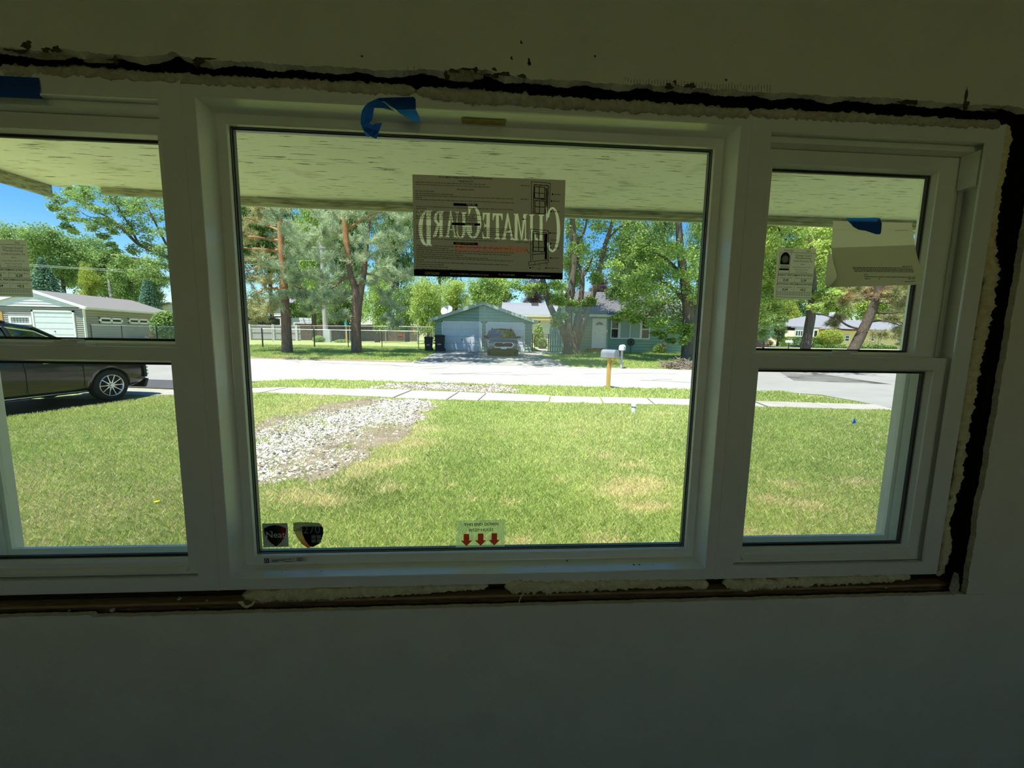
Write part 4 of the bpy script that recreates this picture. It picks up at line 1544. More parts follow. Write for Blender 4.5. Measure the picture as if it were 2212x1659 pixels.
street = strip('street', [(x, far_edge(x)) for x in range(-60, 14, 2)] + [(14.0, 15.15)], [(x, near_edge(x)) for x in range(-60, 8, 2)] + [(8.2, 10.2), (9.0, 9.7), (14.0, 9.2)], 0.012, M_street, sub=1.0, nv=8)
tag(street, kind='structure')
cr = [(-8.5, 8.9), (9.8, 8.8)]
cross = strip('street_crossing', [(8.9, 9.72), (8.95, 9.4), (8.85, 7.6), (8.6, 4.0), (8.0, -12.0)], [(15.6, 14.9), (15.4, 9.0), (15.0, 6.0), (14.8, 4.0), (14.2, -12.0)], 0.011, M_street, sub=1.0)
tag(cross, kind='structure')
cl = [(13.8, 12.0), (19, 21), (23.2, 30), (26.0, 41), (29, 60), (33, 90)]
side = strip('street_side', [(x - 3.2, y + 0.8) for x, y in cl], [(x + 3.2, y - 0.8) for x, y in cl], 0.012, M_street, sub=1.5)
tag(side, kind='structure')
tag(strip('street_corner', [(13.5, 15.2), (15.8, 14.7)], [(13.5, 9.2), (15.7, 9.0)], 0.0135, M_street), kind='structure')
# hairline cracks in the street
ck = MB()
rr = random.Random(3)
for i in range(16):
    x, y = rr.uniform(-9, 14), 0
    y = rr.uniform(near_edge(x) + 0.4, far_edge(x) - 0.4)
    pts, a = [], rr.choice([0.0, 0.1, 1.4, 0.3, -0.2])
    for k in range(rr.randint(4, 9)):
        pts.append((x, y))
        a += rr.uniform(-0.5, 0.5)
        x += math.cos(a) * 0.5
        y += math.sin(a) * 0.25
    for p, q in zip(pts[:-1], pts[1:]):
        ck.quad((p[0], p[1] - 0.02, gzf(*p) + 0.016), (q[0], q[1] - 0.02, gzf(*q) + 0.016), (q[0], q[1] + 0.02, gzf(*q) + 0.016), (p[0], p[1] + 0.02, gzf(*p) + 0.016))
obj('crack_line', ck, mat('crack_tar', (0.20, 0.19, 0.185), 0.9, 0.05), street, fix=False)

# sidewalk of separate slabs
walk = thing('sidewalk', None, None, (0, 8.9, 0.09), kind='structure')
wf = [(-14, 11.6), (-6.16, 10.36), (-4.23, 10.2), (-1.32, 9.80), (1.16, 9.22), (4.78, 8.76), (6.2, 8.55), (8.72, 8.25)]
wn = [(-14, 10.5), (-5.67, 9.50), (-3.79, 9.12), (-1.16, 8.58), (1.09, 8.35), (4.42, 8.02), (5.78, 7.90), (8.72, 7.55)]
slab_m = [mat('walk_slab', (0.50, 0.47, 0.425), 0.9, 0.1, col2=(0.43, 0.40, 0.36), nscale=3, detail=6), mat('walk_slab_pale', (0.53, 0.50, 0.46), 0.9, 0.1, col2=(0.47, 0.44, 0.40), nscale=3, detail=6),
          mat('walk_slab_warm', (0.49, 0.45, 0.40), 0.9, 0.1, col2=(0.42, 0.385, 0.34), nscale=3, detail=6)]
tx = [-14, -12, -10, -8, -6.6, -5.3, -3.55, -2.1, -0.9, -0.2, 1.35, 2.5, 3.6, 4.8, 6.0, 7.3, 8.68]
for i, (a, b) in enumerate(zip(tx[:-1], tx[1:])):
    def yl(p, x):
        return float(np.interp(x, [q[0] for q in p], [q[1] for q in p]))
    s = MB()
    g0, sk = 0.02, 0.35
    c = [(a + g0, yl(wn, a)), (b - g0, yl(wn, b)), (b - g0 + sk * 0.5, yl(wf, b)), (a + g0 + sk * 0.5, yl(wf, a))]
    up = 0.03 + 0.008 * math.sin(i * 2.3)
    s.prism([(x, y, gzf(x, y) - 0.04) for x, y in c], (0, 0, 0.04 + up))
    obj('slab', s, slab_m[i % 3], walk, bevel=0.006)

# neighbour's asphalt drive at left, with its apron by the street
dr = [(-7.9, 9.3), (-8.2, 8.2), (-8.6, 7.0), (-9.0, 5.0), (-9.4, 2.0), (-9.8, -3.0)]
drv = strip('driveway', [(x - 3.6, y - 0.2) for x, y in dr], dr, 0.02, M_asph, sub=0.5)
tag(drv, kind='structure')
obj_ = strip('driveway_apron', [(-11.8, 12.75), (-11.6, 11.5)], [(-6.9, 12.2), (-7.2, 10.7)], 0.02, M_asphl)
tag(obj_, kind='structure')
# green garage driveway
gd = strip('driveway_garage', [(-3.3, far_edge(-3.3) - 0.1), (-3.2, 22), (-3.3, 26.4)], [(3.6, far_edge(3.6) - 0.1), (3.3, 22), (3.2, 26.4)], 0.02, M_drive)
tag(gd, kind='structure')
tag(strip('path_gate', [(3.0, 24.2), (3.1, 30)], [(5.0, 24.6), (4.4, 30)], 0.018, M_conc), kind='structure')
# asphalt drive in front of the yellow house
p, q, r2, s2 = G(1632, 747.5), G(1965, 752), G(1965, 755), G(1632, 750)
tag(strip('driveway_far', [(p.x, p.y), (q.x, q.y)], [(s2.x, s2.y), (r2.x, r2.y)], 0.03, M_asphl, sub=2.0), kind='structure')
# bare strip along the far edge of the street
tag(strip('dirt_verge', [(x, far_edge(x) + 0.75 + 0.3 * math.sin(x * 1.7)) for x in np.arange(-12, -3.4, 0.5)], [(x, far_edge(x) - 0.05) for x in np.arange(-12, -3.4, 0.5)], 0.014, mat('verge_dirt', (0.33, 0.25, 0.17), 0.95, 0.05, col2=(0.22, 0.17, 0.10), nscale=5)), kind='structure')

# gravel parking patch
GP = [(-2.75, 3.75), (-3.35, 4.6), (-3.7, 5.4), (-3.75, 6.3), (-3.45, 7.2), (-3.25, 8.1), (-2.8, 8.62), (-1.9, 8.75), (-1.05, 8.4), (-0.95, 7.7), (-1.05, 6.7), (-1.15, 5.6), (-1.35, 4.7), (-1.5, 4.1), (-1.75, 3.75), (-2.3, 3.6)]
AP = [(-3.3, 10.35), (-2.9, 11.2), (-1.5, 11.35), (0.35, 11.05), (0.9, 10.2), (0.5, 9.6), (-1.2, 9.9)]


def fbm(x, y, s, seed=0):
    v = 0
    for k in range(4):
        f = s * 2 ** k
        v = v + np.sin(x * f * 1.3 + seed + 1.7 * np.sin(y * f * 0.9 + seed * 1.3 + k)) * np.cos(y * f * 1.1 - seed + 1.3 * np.sin(x * f * 0.8 + k * 2.1)) / 1.6 ** k
    return v / 2.0


def inside(x, y, poly):
    """about 1 inside the outline, 0 outside, with a frayed edge"""
    w = 0.28
    xx = x + w * fbm(x, y, 3.0, 1.0)
    yy = y + w * fbm(x, y, 3.0, 5.0)
    return inpoly(xx, yy, poly)


def patch(name, poly, lift, material):
    xs_, ys_ = [p[0] for p in poly], [p[1] for p in poly]
    d = 0.05
    x = np.arange(min(xs_) - 0.4, max(xs_) + 0.4, d)
    y = np.arange(min(ys_) - 0.4, max(ys_) + 0.4, d)
    A, B = np.meshgrid(x, y)
    keep = inside(A + d / 2, B + d / 2, poly)[:-1, :-1]
    Z = gz(A, B) + lift
    V = np.stack([A, B, Z], -1).reshape(-1, 3)
    k = np.arange(len(V)).reshape(A.shape)
    f = np.stack([k[:-1, :-1], k[:-1, 1:], k[1:, 1:], k[1:, :-1]], -1)[keep]
    return tag(raw_mesh(name, V, f, material), kind='structure')


patch('path_dirt_patch', GP, 0.006, M_dirt)
patch('path_apron_patch', AP, 0.008, M_dirt)


def stones(name, label, poly, n, dens, size):
    xs_, ys_ = [p[0] for p in poly], [p[1] for p in poly]
    x = rng.uniform(min(xs_), max(xs_), n)
    y = rng.uniform(min(ys_), max(ys_), n)
    k = inside(x, y, poly) & (rng.random(n) < dens(x, y))
    x, y = x[k], y[k]
    m = len(x)
    s = size * rng.lognormal(0, 0.4, m)
    a = rng.uniform(0, 6.28, m)
    base = np.array([(1, 0, 0), (0.2, 0.9, 0), (-0.9, 0.3, 0), (-0.3, -0.9, 0), (0.1, 0.05, 0.75)])
    ca, sa = np.cos(a), np.sin(a)
    j = 1 + 0.3 * rng.standard_normal((m, 5))
    V = np.zeros((m, 5, 3))
    V[:, :, 0] = (base[:, 0] * ca[:, None] - base[:, 1] * sa[:, None]) * j * s[:, None] + x[:, None]
    V[:, :, 1] = (base[:, 0] * sa[:, None] + base[:, 1] * ca[:, None]) * j * s[:, None] + y[:, None]
    V[:, :, 2] = base[:, 2] * s[:, None] * j * 0.8 + gz(x, y)[:, None] + 0.008
    f = np.array([(0, 1, 4), (1, 2, 4), (2, 3, 4), (3, 0, 4)])
    fs = (f[None] + (np.arange(m) * 5)[:, None, None]).reshape(-1, 3)
    c = np.clip(np.where(rng.random((m, 1)) < 0.30, 0.12, 0.55) + 0.10 * rng.standard_normal((m, 1)), 0.06, 0.9) * np.array([1.0, 0.96, 0.89])
    o = raw_mesh(name, V.reshape(-1, 3), fs, attr_mat('gravel_stone', 0.0, 0.9, 0.1), tint=np.repeat(c, 5, 0))
    return tag(o, label, 'gravel', kind='stuff')


def gdens(x, y):
    u = (x + 2.35) * 0.9 + (y - 6.2) * -0.36
    band = np.exp(-(u / 0.75) ** 2)
    tail = np.exp(-(((x + 2.6) / 0.8) ** 2 + ((y - 4.1) / 0.35) ** 2))
    return np.clip(-0.12 + 1.0 * band + 0.5 * tail + 0.45 * fbm(x, y, 1.6, 3.0), 0.02, 1)


stones('gravel', 'pale crushed gravel scattered over the bare patch in the near lawn', GP, 36000, gdens, 0.0125)
stones('gravel', 'pale gravel on the bare apron between walk and street', AP, 5000, lambda x, y: np.clip(0.5 + 0.6 * fbm(x, y, 2.2, 7.0), 0.05, 1), 0.017)

# ------------------------------------------------------------------ grass blades on the near lawn
STRAW = [(G(px, py).x, G(px, py).y, r) for px, py, r in [(1100, 1090, 0.07), (1205, 1043, 0.06), (1375, 1052, 0.20), (1340, 1070, 0.16), (1395, 1047, 0.10), (1365, 1103, 0.09), (1390, 1101, 0.07), (1430, 1101, 0.08), (970, 1053, 0.06), (1020, 1083, 0.05), (1240, 939, 0.09),
                                                              (1440, 895, 0.12), (1360, 1010, 0.10), (1310, 990, 0.08), (1085, 942, 0.07), (1130, 1178, 0.06), (1310, 1178, 0.10), (1850, 1048, 0.12), (1700, 1052, 0.10), (1660, 1085, 0.12), (1745, 1098, 0.10), (1610, 1160, 0.08),
                                                              (1705, 1172, 0.07), (890, 960, 0.18), (920, 930, 0.18), (860, 1000, 0.12), (800, 1010, 0.12), (770, 1030, 0.10), (840, 1060, 0.12), (720, 1090, 0.12), (660, 1075, 0.2)]]


def blades(name, label, n, xr, yr, keep, hgt, wid, tintf, power=1.0):
    u = rng.random(n)
    y = yr[0] * (yr[1] / yr[0]) ** u if power else rng.uniform(yr[0], yr[1], n)
    x = rng.uniform(-1, 1, n) * (y * 1.36 + 0.3) if xr is None else rng.uniform(xr[0], xr[1], n)
    k = keep(x, y)
    x, y = x[k], y[k]
    m = len(x)
    far = np.clip(y / 2.5, 1, 4) ** 0.8
    h = hgt * (0.55 + 0.75 * rng.random(m)) * (1 + 0.25 * fbm(x, y, 1.5, 2.0))
    w = wid * far * (0.7 + 0.6 * rng.random(m))
    a = rng.uniform(0, 6.28, m)
    lean = 0.36 * rng.standard_normal((m, 2)) * h[:, None]
    z = gz(x, y)
    V = np.zeros((m, 4, 3))
    dx, dy = np.cos(a) * w / 2, np.sin(a) * w / 2
    V[:, 0] = np.stack([x - dx, y - dy, z - 0.004], -1)
    V[:, 1] = np.stack([x + dx, y + dy, z - 0.004], -1)
    V[:, 2] = np.stack([x + dx * 0.7 + lean[:, 0] * 0.4, y + dy * 0.7 + lean[:, 1] * 0.4, z + h * 0.62], -1)
    V[:, 3] = np.stack([x + lean[:, 0], y + lean[:, 1], z + h], -1)
    f = (np.array([(0, 1, 2), (0, 2, 3)])[None] + (np.arange(m) * 4)[:, None, None]).reshape(-1, 3)
    c = tintf(x, y, m)
    o = raw_mesh(name, V.reshape(-1, 3), f, attr_mat('grass_blade', 0.45, 0.55, 0.25), tint=np.repeat(c, 4, 0))
    return tag(o, label, 'grass', kind='stuff')


def near_tint(x, y, m):
    g = np.array([0.64, 0.71, 0.25])
    d = np.array([0.42, 0.53, 0.16])
    s = np.array([0.88, 0.77, 0.44])
    t = np.clip(0.5 + 0.5 * fbm(x, y, 0.9, 4.0) + 0.30 * rng.standard_normal(m), 0, 1)[:, None]
    c = d * (1 - t) + g * t
    dry = 0.20 + 0.24 * fbm(x, y, 0.7, 9.0)
    left = sm((-x - 1.3) / 2.0) * sm((5.0 - y) / 2.5)
    dry = dry + 0.30 * left * (1 + fbm(x, y, 2.0, 3.0))
    dry = dry + 0.45 * np.exp(-(((x + 1.25) / 0.35) ** 2)) * ((y > 3.6) & (y < 8.4))
    dry = dry + 0.35 * np.exp(-(((x + 3.7) / 0.5) ** 2)) * ((y > 5) & (y < 9))
    for sx, sy, r in STRAW:
        dry = dry + 0.75 * np.exp(-(((x - sx) / (r * 1.6)) ** 2 + ((y - sy) / r) ** 2))
    lush = np.exp(-(((x + 1.2) / 0.5) ** 2 + ((y - 3.5) / 0.5) ** 2)) + np.exp(-(((x + 2.35) / 0.25) ** 2 + ((y - 3.55) / 0.2) ** 2))
    isd = (rng.random(m) < np.clip(dry - 0.4 * lush, 0.03, 0.95))[:, None]
    c = np.where(isd, s * (0.75 + 0.45 * rng.random((m, 1))), c * (1 - 0.25 * lush[:, None]))
    return np.clip(c * (0.85 + 0.3 * rng.random((m, 1))), 0, 0.95)


def lawn_keep(x, y):
    edge = np.interp(y, [-3, 2, 5, 7, 8.2, 9.3], [-9.8, -9.4, -9.0, -8.6, -8.2, -7.9])
    wn_y = np.interp(x, [q[0] for q in wn], [q[1] for q in wn])
    k = (x > edge + 0.03 * np.sin(y * 9)) & (y < wn_y - 0.03 + 0.05 * np.sin(x * 7)) & (x < 8.6)
    g = inside(x, y, GP)
    return k & (~g | (rng.random(len(x)) < 0.08 + 0.20 * (fbm(x, y, 2.0, 6.0) > 0.25)))


blades('grass', 'sunlit mown grass of the near lawn, patched with dry straw', 680000, None, (2.15, 10.4), lawn_keep, 0.050, 0.0040, near_tint)


def verge_keep(x, y):
    wf_y = np.interp(x, [q[0] for q in wf], [q[1] for q in wf])
    ne = np.where(x < 8.2, near_edge(x), 10.2 - (x - 8.2) * 3)
    k = (y > wf_y + 0.02 + 0.05 * np.sin(x * 5)) & (y < ne + 0.04 * np.sin(x * 8)) & (x > -6.9) & (x < 8.9)
    return k & ~inside(x, y, AP)


blades('grass', 'grass strip between the sidewalk and the street', 60000, (-7, 9), (8.2, 12.4), verge_keep, 0.06, 0.007, near_tint, power=0)


def far_tint(x, y, m):
    t = np.clip(0.5 + 0.5 * fbm(x, y, 0.35, 4.0) + 0.3 * rng.standard_normal(m), 0, 1)[:, None]
    return np.array([0.36, 0.46, 0.13]) * (1 - t) + np.array([0.52, 0.58, 0.21]) * t


blades('grass', 'lawn under the pines across the street', 70000, (-17, -3.3), (18.6, 30), lambda x, y: y > far_edge(x) + 0.5 + 0.3 * np.sin(x * 2), 0.07, 0.006, far_tint, power=0)
blades('grass', 'shaded lawn before the green house', 60000, (3.7, 16.0), (14.8, 27), lambda x, y: (y > far_edge(x) + 0.1) & ((x < 13 + (y - 12) * 0.35) | (y > 30)) & ~((x < 5.2) & (y > 24)), 0.07, 0.006, far_tint, power=0)
# dandelion near the left window
p = G(339, 1098)
dn = thing('dandelion', 'single yellow dandelion flower in the lawn seen through the left window', 'flower', p)
obj('stem', MB().tube([p, p + Vector((0.004, 0, 0.05))], 0.002, 6), mat('weed_green', (0.18, 0.3, 0.05)), dn)
obj('bloom', MB().lathe([(0.001, 0.048), (0.018, 0.054), (0.020, 0.060), (0.001, 0.066)], n=12, c=(p.x + 0.004, p.y, p.z)), mat('dandelion', (0.85, 0.62, 0.02), 0.7, 0.1), dn)
# white cleanout pipe with cap
p = G(1368, 893)
pp = thing('cleanout_pipe', 'short white capped pipe standing in the lawn near the sidewalk', 'pipe', p)
pv = mat('white_pipe', (0.80, 0.80, 0.80), 0.4, 0.4)
lean = Vector((0.03, 0, 1))
obj('shaft', MB().cyl(p - Vector((0, 0, 0.05)), p + lean * 0.15, 0.045, 20), pv, pp)
obj('cap', MB().tube([p + lean * 0.135, p + lean * 0.14, p + lean * 0.19, p + lean * 0.197], [0.052, 0.054, 0.054, 0.046], 20), pv, pp)
obj('band', MB().tube([p + lean * 0.120, p + lean * 0.134], [0.0465, 0.0465], 20), mat('pipe_shadow_gap', (0.25, 0.25, 0.26)), pp)  # grey ring: the shadow under the cap put into the colour
# blue marker flag
p = G(1844, 919)
fg = thing('marker_flag', 'small blue marker flag stuck in the lawn beyond the right window', 'flag', p)
obj('wire', MB().tube([p, p + Vector((0.005, 0, 0.13))], 0.0018, 6), M_ink, fg)
d = 0.0012 * 7.2
obj('cloth', MB().prism([p + Vector((-0.035, 0, 0.035)), p + Vector((-0.005, 0, 0.012)), p + Vector((0.035, 0, 0.03)), p + Vector((0.04, 0, 0.05)), p + Vector((0.012, 0, 0.105)), p + Vector((0.004, 0, 0.135)), p + Vector((-0.008, 0, 0.10))], (0, 0.002, 0)),
    film_mat('flag_blue', (0.01, 0.16, 0.85), 0.0, 0.35), fg)
# ------------------------------------------------------------------ houses and garages
def siding(mb, p0, p1, z0, z1, lap, nrm, ext=None, proud=0.03):
    """lapped boards on an upright wall from p0 to p1 (x, y); ext(z) gives the span left of it as fractions"""
    p0, p1, nrm = Vector((*p0, 0)), Vector((*p1, 0)), Vector((*nrm, 0))
    z = z0
    while z < z1 - 1e-3:
        t = min(z + lap, z1)
        a0, a1 = ext(z) if ext else (0, 1)
        b0, b1 = ext(t) if ext else (0, 1)
        if a1 - a0 < 0.005:
            break
        A, B = p0.lerp(p1, a0), p0.lerp(p1, a1)
        C, D = p0.lerp(p1, b1), p0.lerp(p1, b0)
        up = Vector((0, 0, 1))
        s_ = t - min(0.024, (t - z) * 0.3)
        q = [A + nrm * proud + up * z, B + nrm * proud + up * z, C + up * s_, D + up * s_, A - nrm * 0.03 + up * z, B - nrm * 0.03 + up * z, C - nrm * 0.03 + up * s_, D - nrm * 0.03 + up * s_, C - nrm * 0.03 + up * t, D - nrm * 0.03 + up * t]
        mb.add(q, [(0, 1, 2, 3), (4, 5, 1, 0), (3, 2, 6, 7), (7, 6, 8, 9)])
        z = t
    return mb


def mat_flat(name, c, rough=0.6, **kw):
    return mat(name, c, rough, 0.25, col2=tuple(v * 0.93 for v in c), nscale=3, **kw)


M_green = mat_flat('sage_siding', (0.26, 0.40, 0.33))
M_greentrim = mat_flat('pale_green_trim', (0.36, 0.45, 0.41))
M_whitep = mat_flat('white_paint', (0.78, 0.79, 0.80))
M_door = mat_flat('garage_door_white', (0.66, 0.70, 0.74))
M_roofg = mat('grey_shingles', (0.25, 0.235, 0.225), 0.95, 0.05, col2=(0.17, 0.16, 0.155), nscale=18)
M_roofd = mat('dark_shingles', (0.17, 0.16, 0.17), 0.95, 0.05, col2=(0.10, 0.10, 0.11), nscale=14)
M_roofl = mat('pale_shingles', (0.25, 0.25, 0.275), 0.95, 0.05, col2=(0.21, 0.21, 0.23), nscale=8)
M_dglass = mat('dark_glass', (0.03, 0.035, 0.04), 0.05, 0.6)
M_black = mat('black_plastic', (0.02, 0.02, 0.022), 0.55, 0.3)
M_steel = mat('galvanised', (0.50, 0.51, 0.52), 0.45, 0.5, 0.7, nscale=5)
M_blackpost = mat('black_post', (0.03, 0.032, 0.035), 0.5, 0.4)


def garage_door(root, x0, x1, z0, z1, y, rows=4, cols=4):
    """sectional door: one object per section with raised fields"""
    h = (z1 - z0) / rows
    for r in range(rows):
        s = MB()
        s.box(x0, x1, y + 0.02, y + 0.06, z0 + r * h + 0.006, z0 + (r + 1) * h - 0.006)
        w = (x1 - x0) / cols
        for c in range(cols):
            s.box(x0 + c * w + 0.06, x0 + (c + 1) * w - 0.06, y + 0.008, y + 0.02, z0 + r * h + 0.07, z0 + (r + 1) * h - 0.07)
        obj('door_panel', s, M_door, root, bevel=0.004, seg=1)
    s = MB().box(x0 + 0.02, x1 - 0.02, y + 0.05, y + 0.07, z0, z1)
    obj('door_backing', s, M_door, root)
    obj('handle', MB().box((x0 + x1) / 2 - 0.04, (x0 + x1) / 2 + 0.04, y - 0.02, y + 0.02, z0 + 0.72, z0 + 0.78), M_black, root)


def green_garage():
    Y = 26.2
    g = 0.55
    xl, xr = PY(940, 758, Y).x, PY(1148, 760, Y).x
    ze = PY(1046, 694, Y).z
    xp, zp = PY(1044, 655, Y).x, PY(1044, 655, Y).z
    root = thing('garage', 'sage green double garage with two white doors and a front gable', 'garage', ((xl + xr) / 2, Y, g))
    s = MB()
    siding(s, (xl, Y), (xr, Y), g, ze, 0.21, (0, -1))
    siding(s, (xl, Y + 0.02), (xl, Y + 7), g, ze, 0.21, (-1, 0))
    siding(s, (xr, Y + 0.02), (xr, Y + 7), g, ze, 0.21, (1, 0))
    s.box(xl + 0.02, xr - 0.02, Y + 0.05, Y + 7, g, ze)
    obj('siding', s, M_green, root, fix=False)
    s = MB()
    w = xr - xl
    eo = 0.32

    def ext(z):
        t = (z - ze) / (zp - 0.10 - ze)
        c = (xp - xl + eo) / (w + 2 * eo)
        return c * t, 1 - (1 - c) * t
    siding(s, (xl - eo, Y - 0.03), (xr + eo, Y - 0.03), ze, zp - 0.1, 0.205, (0, -1), ext)
    obj('gable', s, M_green, root, fix=False)
    r = MB()
    th = 0.07
    for sx, xe in ((-1, xl - eo - 0.05), (1, xr + eo + 0.05)):
        a, b = Vector((xp, Y - 0.45, zp)), Vector((xe, Y - 0.45, ze - 0.02))
        up = Vector((0, 0, th))
        r.prism([a, b, b + up, a + up], (0, 7.7, 0))
    obj('roof', r, M_roofg, root)
    for sx, xe in ((-1, xl - eo - 0.05), (1, xr + eo + 0.05)):
        a, b = Vector((xp, Y - 0.47, zp + 0.07)), Vector((xe, Y - 0.47, ze + 0.05))
        dn = Vector((0, 0, -0.20))
        obj('rake_board', MB().prism([a, b, b + dn, a + dn], (0, 0.03, 0)), M_greentrim, root)
    for px0, px1, py0, py1 in ((954.5, 1041, 694, 757), (1049.5, 1133, 696, 758)):
        x0, x1 = PY(px0, 757, Y).x, PY(px1, 757, Y).x
        z1 = PY((px0 + px1) / 2, py0, Y).z
        garage_door(root, x0 + 0.06, x1 - 0.06, g + 0.01, z1 - 0.07, Y - 0.055)
        obj('door_frame', MB().box(x0, x0 + 0.07, Y - 0.07, Y, g, z1).box(x1 - 0.07, x1, Y - 0.07, Y, g, z1).box(x0, x1, Y - 0.07, Y, z1 - 0.07, z1), M_whitep, root)
    lamp = PY(1046.5, 664, Y - 0.1)
    obj('gable_vent', MB().box(lamp.x - 0.1, lamp.x + 0.1, Y - 0.09, Y - 0.03, lamp.z - 0.14, lamp.z + 0.1), M_greentrim, root)
    obj('downspout', MB().tube([(xr + 0.34, Y - 0.35, ze - 0.02), (xr + 0.36, Y - 0.40, ze), (xr + 0.50, Y - 0.35, ze + 0.03)], 0.05, 8), M_black, root)
    # dish on the left slope
    c = PY(966, 672, Y + 1.0)
    d = thing('satellite_dish', 'pale satellite dish on the left slope of the green garage roof', 'satellite dish', c)
    b = MB()
    n = Vector((-0.25, -0.75, 0.6)).normalized()
    uu = n.cross(Vector((0, 0, 1))).normalized()
    vv = n.cross(uu)
    pts = [c]
    for i in range(1, 4):
        for k in range(16):
            rr_ = 0.14 * i
            w_ = k / 16 * 6.283
            pts.append(c + uu * rr_ * math.cos(w_) + vv * rr_ * math.sin(w_) + n * 0.05 * i * i * 0.25)
    f = [(0, 1 + k, 1 + (k + 1) % 16) for k in range(16)] + [(1 + 16 * i + k, 1 + 16 * (i + 1) + k, 1 + 16 * (i + 1) + (k + 1) % 16, 1 + 16 * i + (k + 1) % 16) for i in range(2) for k in range(16)]
    b.add(pts, f)
    obj('bowl', b, mat_flat('dish_grey', (0.62, 0.63, 0.66)), d, smooth=True, fix=False)
    obj('arm', MB().tube([c - vv * 0.4, c + n * 0.35 - vv * 0.1], 0.02, 6), M_steel, d)
    obj('mast', MB().tube([c, c + Vector((0.05, 0.15, -0.45))], 0.025, 6), M_steel, d)
    return root


green_garage()


def bin_(px0, px1, py0, py1, Y, label, lid_up=False):
    a, b = PY(px0, py1, Y), PY(px1, py1, Y)
    g = gzf(a.x, Y) + 0.02
    h = PY((px0 + px1) / 2, py0, Y).z - g
    w = b.x - a.x
    cx = (a.x + b.x) / 2
    root = thing('wheelie_bin', label, 'bin', (cx, Y, g), 'bins beside the green garage')
    s = MB().loft([[(cx + sx * w * k * 0.5, Y + sy * w * k * 0.55 + 0.02, g + z) for sx, sy in ((-1, -1), (1, -1), (1, 1), (-1, 1))] for k, z in ((0.78, 0.06), (0.80, 0.10), (0.93, h * 0.86), (0.98, h * 0.88), (0.98, h * 0.92))])
    obj('body', s, M_black, root, bevel=0.02)
    obj('lid', MB().loft([[(cx + sx * w * k * 0.5, Y + sy * w * k * 0.58, g + z) for sx, sy in ((-1, -1), (1, -1), (1, 1), (-1, 1))] for k, z in ((1.02, h * 0.92), (1.04, h * 0.95), (0.7, h))]), mat('bin_lid', (0.045, 0.047, 0.052), 0.5, 0.3), root, bevel=0.015)
    for sx in (-1, 1):
        obj('wheel', MB().cyl((cx + sx * w * 0.42, Y + w * 0.48, g + 0.1), (cx + sx * w * 0.50, Y + w * 0.48, g + 0.1), 0.1, 14), M_black, root)
    obj('handle', MB().tube([(cx - w * 0.35, Y + w * 0.6, h * 0.93 + g), (cx - w * 0.35, Y + w * 0.72, h * 0.95 + g), (cx + w * 0.35, Y + w * 0.72, h * 0.95 + g), (cx + w * 0.35, Y + w * 0.6, h * 0.93 + g)], 0.015, 6), M_black, root)
    obj('label_patch', MB().box(cx - w * 0.18, cx + w * 0.18, Y - w * 0.5 - 0.012, Y - w * 0.5 + 0.06, g + h * 0.40, g + h * 0.46), mat_flat('bin_mark', (0.45, 0.45, 0.45)), root)


bin_(917.5, 934.5, 727, 757, 25.3, 'smaller black wheeled bin left of the green garage')
bin_(940, 961, 723, 757, 25.2, 'larger black wheeled bin against the left corner of the green garage')


def gable_house_behind():
    Y = 39.0
    a, b = PY(1091, 681, Y), PY(1250, 682, Y)
    zt = PY(1091, 654.5, Y + 3).z
    g = gzf(5, Y)
    root = thing('house', 'white house with pale roof and yellow eave behind the green garage', 'house', (a.x + 3, Y, g))
    s = MB()
    siding(s, (a.x, Y), (b.x, Y), g, a.z - 0.3, 0.2, (0, -1))
    siding(s, (a.x, Y + 8), (a.x, Y), g, a.z - 0.3, 0.2, (-1, 0))
    obj('siding', s, mat_flat('cream_siding', (0.72, 0.70, 0.62)), root, fix=False)
    obj('roof', MB().prism([(a.x - 0.4, Y - 0.5, a.z), (a.x - 0.2, Y + 3.2, zt), (a.x - 0.2, Y + 3.2, zt + 0.08), (a.x - 0.4, Y - 0.5, a.z + 0.08)], (b.x - a.x + 0.8, 0, 0)), M_roofl, root)
    obj('roof_back', MB().prism([(a.x - 0.4, Y + 3.2, zt), (a.x - 0.4, Y + 7.5, a.z), (a.x - 0.4, Y + 7.5, a.z + 0.08), (a.x - 0.4, Y + 3.2, zt + 0.08)], (b.x - a.x + 0.8, 0, 0)), M_roofl, root)
    obj('fascia', MB().box(a.x - 0.4, b.x + 0.4, Y - 0.53, Y - 0.48, a.z - 0.12, a.z + 0.06), mat_flat('cream_trim', (0.70, 0.64, 0.48)), root)
    obj('eave', MB().box(a.x - 0.3, b.x + 0.3, Y - 0.48, Y, a.z - 0.42, a.z - 0.1), mat_flat('yellow_eave', (0.66, 0.48, 0.16)), root)
    v = PY(1155, 658, Y + 2.6)
    obj('roof_vent', MB().box(v.x - 0.35, v.x + 0.35, Y + 2.2, Y + 2.8, v.z - 0.2, v.z + 0.15), M_roofd, root)


gable_house_behind()


